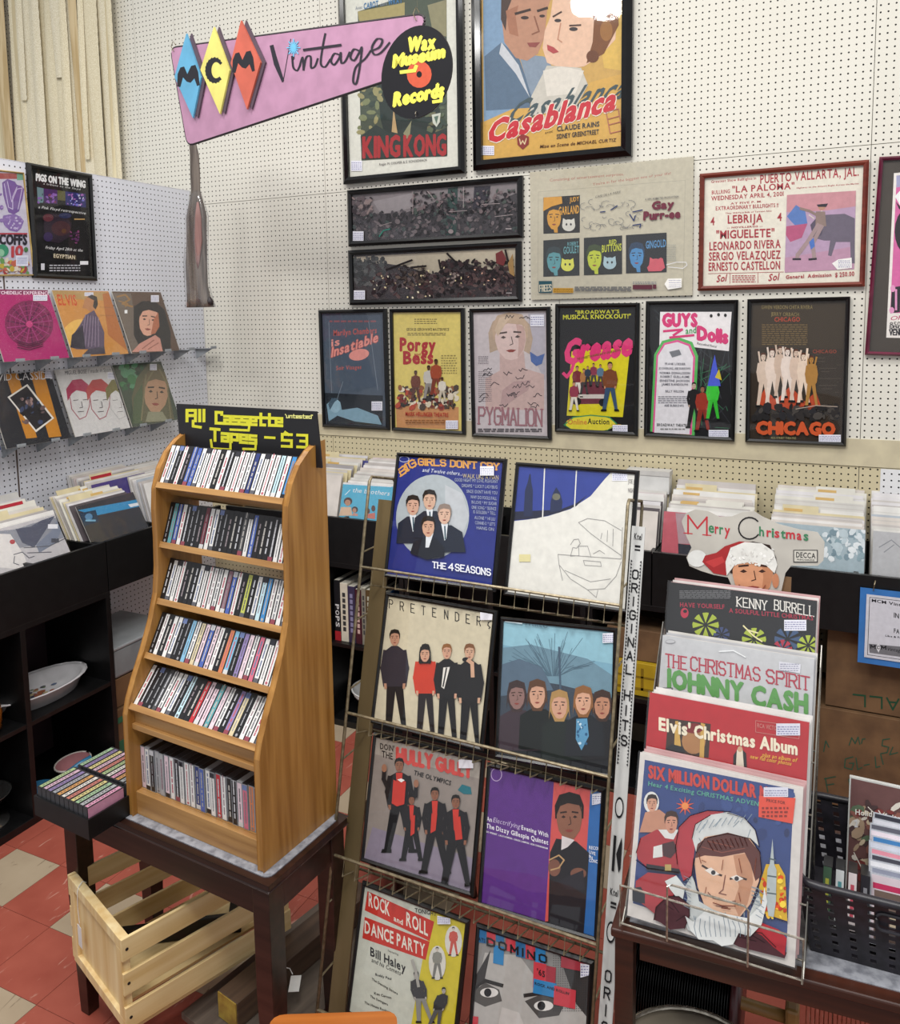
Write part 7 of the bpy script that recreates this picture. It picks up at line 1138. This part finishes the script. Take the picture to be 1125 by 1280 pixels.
# ================================================================== UNDER THE COUNTER, RIGHT
pl = thing('low_plinth', 'low black plinth under the stacked cardboard boxes at right', 'plinth', (-3., 126.8, 0)); obj('plinth_top', MB().box(0, 0, 3.8, 22, 13.2, 4.4), M_black, pl, bevel=.05); obj('plinth_front', MB().box(0, 0, 0, 22, .6, 3.8), M_black, pl); obj('plinth_side', MB().box(0, .6, 0, .6, 13.2, 3.8), M_black, pl)
c1 = crate('cardboard_box', 'lower brown cardboard box with green handwriting, at right under the counter', (-2.9, 127, 4.5), 18, 12.5, 14.6, M_cardb); c2 = crate('cardboard_box', 'upper brown cardboard box with upside-down block letters, under counter at right', (-1.5, 127.3, 19.4), 16, 12, 11.4, M_cardb)
VZ = (995, 700, 3.7615); s1 = Surf((-2.9, 127, 4.5), (1, 0, 0), (0, 0, 1), 18, 14.6); A = Art(s1, VZ, .03)
g = '#24503c'
A.lines([[(130, 900), (140, 850), (155, 880)], [(250, 870), (262, 835), (278, 862), (292, 832), (300, 866)], [(308, 862), (312, 842), (325, 840)], [(440, 840), (408, 845), (404, 872), (436, 880), (428, 905), (398, 910)], [(268, 925), (232, 935), (228, 975), (262, 985), (272, 955), (250, 955)], [(282, 930), (290, 985), (310, 975)], [(320, 965), (345, 960)], [(372, 925), (376, 975), (395, 970)], [(398, 915), (410, 960)], [(455, 880), (440, 915), (478, 905)]], 5, g)
A.lines([[(138, 1025), (150, 1090)], [(134, 1028), (185, 1018)], [(142, 1058), (178, 1052)], [(248, 1030), (256, 1088)], [(248, 1030), (282, 1038), (256, 1060), (290, 1092)], [(345, 1045), (330, 1100)], [(345, 1045), (372, 1048), (378, 1100)], [(336, 1075), (376, 1078)], [(470, 1070), (425, 1060), (416, 1110), (450, 1130), (474, 1112), (450, 1100)]], 5, g)
A.build('handwriting', c1, attr_mat('marker_ink', .7))
s2 = Surf((-1.5, 127.3, 19.4), (1, 0, 0), (0, 0, 1), 16, 11.4); A = Art(s2, VZ, .03); A.stext('SMALL', 640, 672, 270, 632, 50, '#1d4a34', 8, False, up=(0, 1), gap=1.8); A.build('lettering', c2)
sf = thing('paper_scrap', 'small crumpled brown paper bag between cardboard box and basket', 'paper', (.5, 92, 20.))
bpy.data.objects.remove(sf)
nt = thing('notice', 'blue-bordered printed notice hanging on black bin front at right edge', 'sign', (2.45, 124.55, 27.6)); obj('card', MB().box(0, .1, 0, 13.5, .2, 10.7), plain('#3c7cc4', .4), nt); ns = Surf((2.45, 124.65, 27.6), (1, 0, 0), (0, 0, 1), 13.5, 10.7); A = Art(ns, VZ, .02)
A.put([[(.8, .9), (12.7, .9), (12.7, 9.9), (.8, 9.9)]], '#d4d4dc', True); A.put([thick([(1.2, 1.3), (12.3, 1.3)], .07)[0], thick([(1.2, 9.5), (12.3, 9.5)], .07)[0], thick([(1.2, 1.3), (1.2, 9.5)], .07)[0], thick([(12.3, 1.3), (12.3, 9.5)], .07)[0]], '#2a2a30', True)
A.text('MCM Vintage', 356, 195, 545, 225, 14, '#2a2a30', 1); A.text('IN', 460, 268, 484, 274, 22, '#2a2a30', 1); A.text('FA', 460, 340, 486, 346, 20, '#2a2a30', 1); A.text('Like & Follow', 420, 358, 530, 372, 8, '#2a2a30', 1); A.poly([(342, 392), (540, 410), (540, 460), (346, 434)], '#77777c'); A.stext('M', 352, 412, 372, 414, 14, '#1a1a1e', 5, False); A.poly([(386, 385), (398, 410), (388, 434), (376, 410)], '#dcdce0'); A.stext('C', 382, 415, 392, 416, 12, '#1a1a1e', 3, False); A.stext('M', 402, 416, 422, 418, 14, '#1a1a1e', 5, False); A.text('Vintage', 426, 424, 500, 432, 16, '#1a1a1e', 0, .3); A.build('notice_print', nt)
obj('clip', MB().tube([(1.6, 0, 10.5), (1.7, -.15, 11.4), (1.8, .1, 11.9)], .08, 5), M_wire, nt)
cube_cabinet('black open cube cabinet behind the festive records holding yellow box', (-36.4, 125, 0), 0, 1, depth=15.2)
yb = crate('yellow_box', 'flat yellow box on a shelf seen right of the wire rack strip', (-33.9, 126, 16.15), 12, 12, 5.4, plain('#b8981e', .5)); obj('printed_lines', MB().box(1, -.05, 1, 11, -.01, 1.4).box(1, -.05, 3, 11, -.01, 3.3).box(6, -.05, 1, 6.4, -.01, 4.6), plain('#8a6e14', .5), yb)
crate('cardboard_box', 'small brown box sitting on top of the yellow box', (-33.5, 126.5, 21.75), 11, 11, 5, M_cardb)
wbw = thing('white_bowl', 'white bowl on bottom shelf of back cabinet, seen past wire rack', 'bowl', (-79.5, 131.6, 1.25)); obj('bowl_body', MB().lathe([(2, 0), (2.2, .4), (4.6, 3.2), (5, 4.2), (4.8, 4.2), (4.3, 3.2), (2, .8), (0, .7)], 28, cap=False), plain('#dcdcda', .15), wbw, True); obj('rim', MB().lathe([(4.75, 4.1), (5.05, 4.15), (5.05, 4.35), (4.75, 4.35), (4.75, 4.1)], 28, cap=False), plain('#e4e4e2', .15), wbw, True)
# ---- record discs on a wooden holder below the right table
hd = thing('record_holder', 'wooden holder with turned post beside black discs under the right table', 'holder', (-16.5, 75.5, 4.5))
WH = wood('light_turned_wood', '#8a6a3c', '#a8854e', 'x', .4)
obj('rod', MB().tube([(-.2, 0, 8), (13.6, 0, 8)], .55, 12), WH, hd, True); obj('post', MB().box(13.2, -1, -4.5, 14.4, 1, 9.6), WH, hd, bevel=.3); obj('post', MB().box(-1.2, -1, -4.5, 0, 1, 9), WH, hd, bevel=.3)
obj('end_disc', MB().lathe([(0, 0), (6.1, 0), (6.2, .25), (6.1, .5), (0, .5)], 40, M=Matrix.Translation((8.9, 0, 8)) @ Matrix.Rotation(math.pi / 2, 4, 'Y')), noisy('burgundy_marbled_disc', '#2a1014', '#542428', (25, 25, 25), .3), hd, True)
obj('foot_rail', MB().box(-1.2, -3, -4.5, 14.4, -2, -3.5), WH, hd); obj('foot_rail', MB().box(-1.2, 2, -4.5, 14.4, 3, -3.5), WH, hd)
dm = MB().lathe([(.6, 0), (5.9, .02), (6, .05), (6, .09), (5.9, .12), (.6, .14)], 40, M=Matrix.Rotation(math.pi / 2, 4, 'Y')).mesh('disc_mesh', plain('#0c0c0e', .18), True)
for i in range(38):
    o = bpy.data.objects.new('record_disc', dm); COL.objects.link(o); rr = random.uniform(-.06, .06); place(o, (-16.4 + .23 * i, 75.5 + rr, 12.5 + rr)); tag(o, 'bare black record disc, %s from left on wooden holder rod' % (ORD[i] if i < 36 else ['thirty-seventh', 'thirty-eighth'][i - 36]), 'record', 'bare record discs on the wooden holder')
# ---- round white stool top with metal rim
q_ = Surf((0, 0, 17.5), (1, 0, 0), (0, 1, 0)).loc(888, 1263); cxs, cys = q_[0] - .35 * 1, q_[1] - 6.6
sl = thing('round_stool', 'round pale stool top with silver rim at bottom edge below discs', 'stool', (cxs, cys, 0)); obj('seat', MB().lathe([(0, 16.7), (6.2, 16.7), (6.2, 17.3), (5.6, 17.45), (0, 17.5)], 40), plain('#7a7264', .45), sl, True); obj('metal_rim', MB().lathe([(6.2, 16.6), (6.5, 16.6), (6.5, 17.5), (6.2, 17.55), (6.2, 16.6)], 40, cap=False), M_chrome, sl, True)
for k in range(3): a = k * 2.1 + .5; obj('leg', MB().tube([(4.5 * math.cos(a), 4.5 * math.sin(a), 16.7), (6 * math.cos(a), 6 * math.sin(a), 0)], .4, 8), M_chrome, sl, True)
# ---- copper wire record rack
cw = thing('copper_wire_rack', 'copper wire looped record rack on floor at lower right corner', 'rack', (-1.8, 87.4, 0), math.radians(2))
for i in range(36):
    x = i * .42; r_ = (i % 2) * .05; obj('loop', MB().tube([(x, 0, .3), (x, -.6 - r_, 6.2), (x, .4, 6.8), (x + .1, 5.6, 6.8), (x + .1, 6.4, 6.2), (x + .1, 5.8, .3)], .055, 5), M_copper, cw)
obj('base_wire', MB().tube([(-.4, 0, .3), (15.2, 0, .3)], .1, 6).tube([(-.4, 5.8, .3), (15.2, 5.8, .3)], .1, 6), M_copper, cw); obj('end_loop', MB().tube([(-.5, 0, .3), (-1.2, 1, 5), (-.6, 2.8, 8.4), (-.5, 5.8, .3)], .12, 6), M_copper, cw)
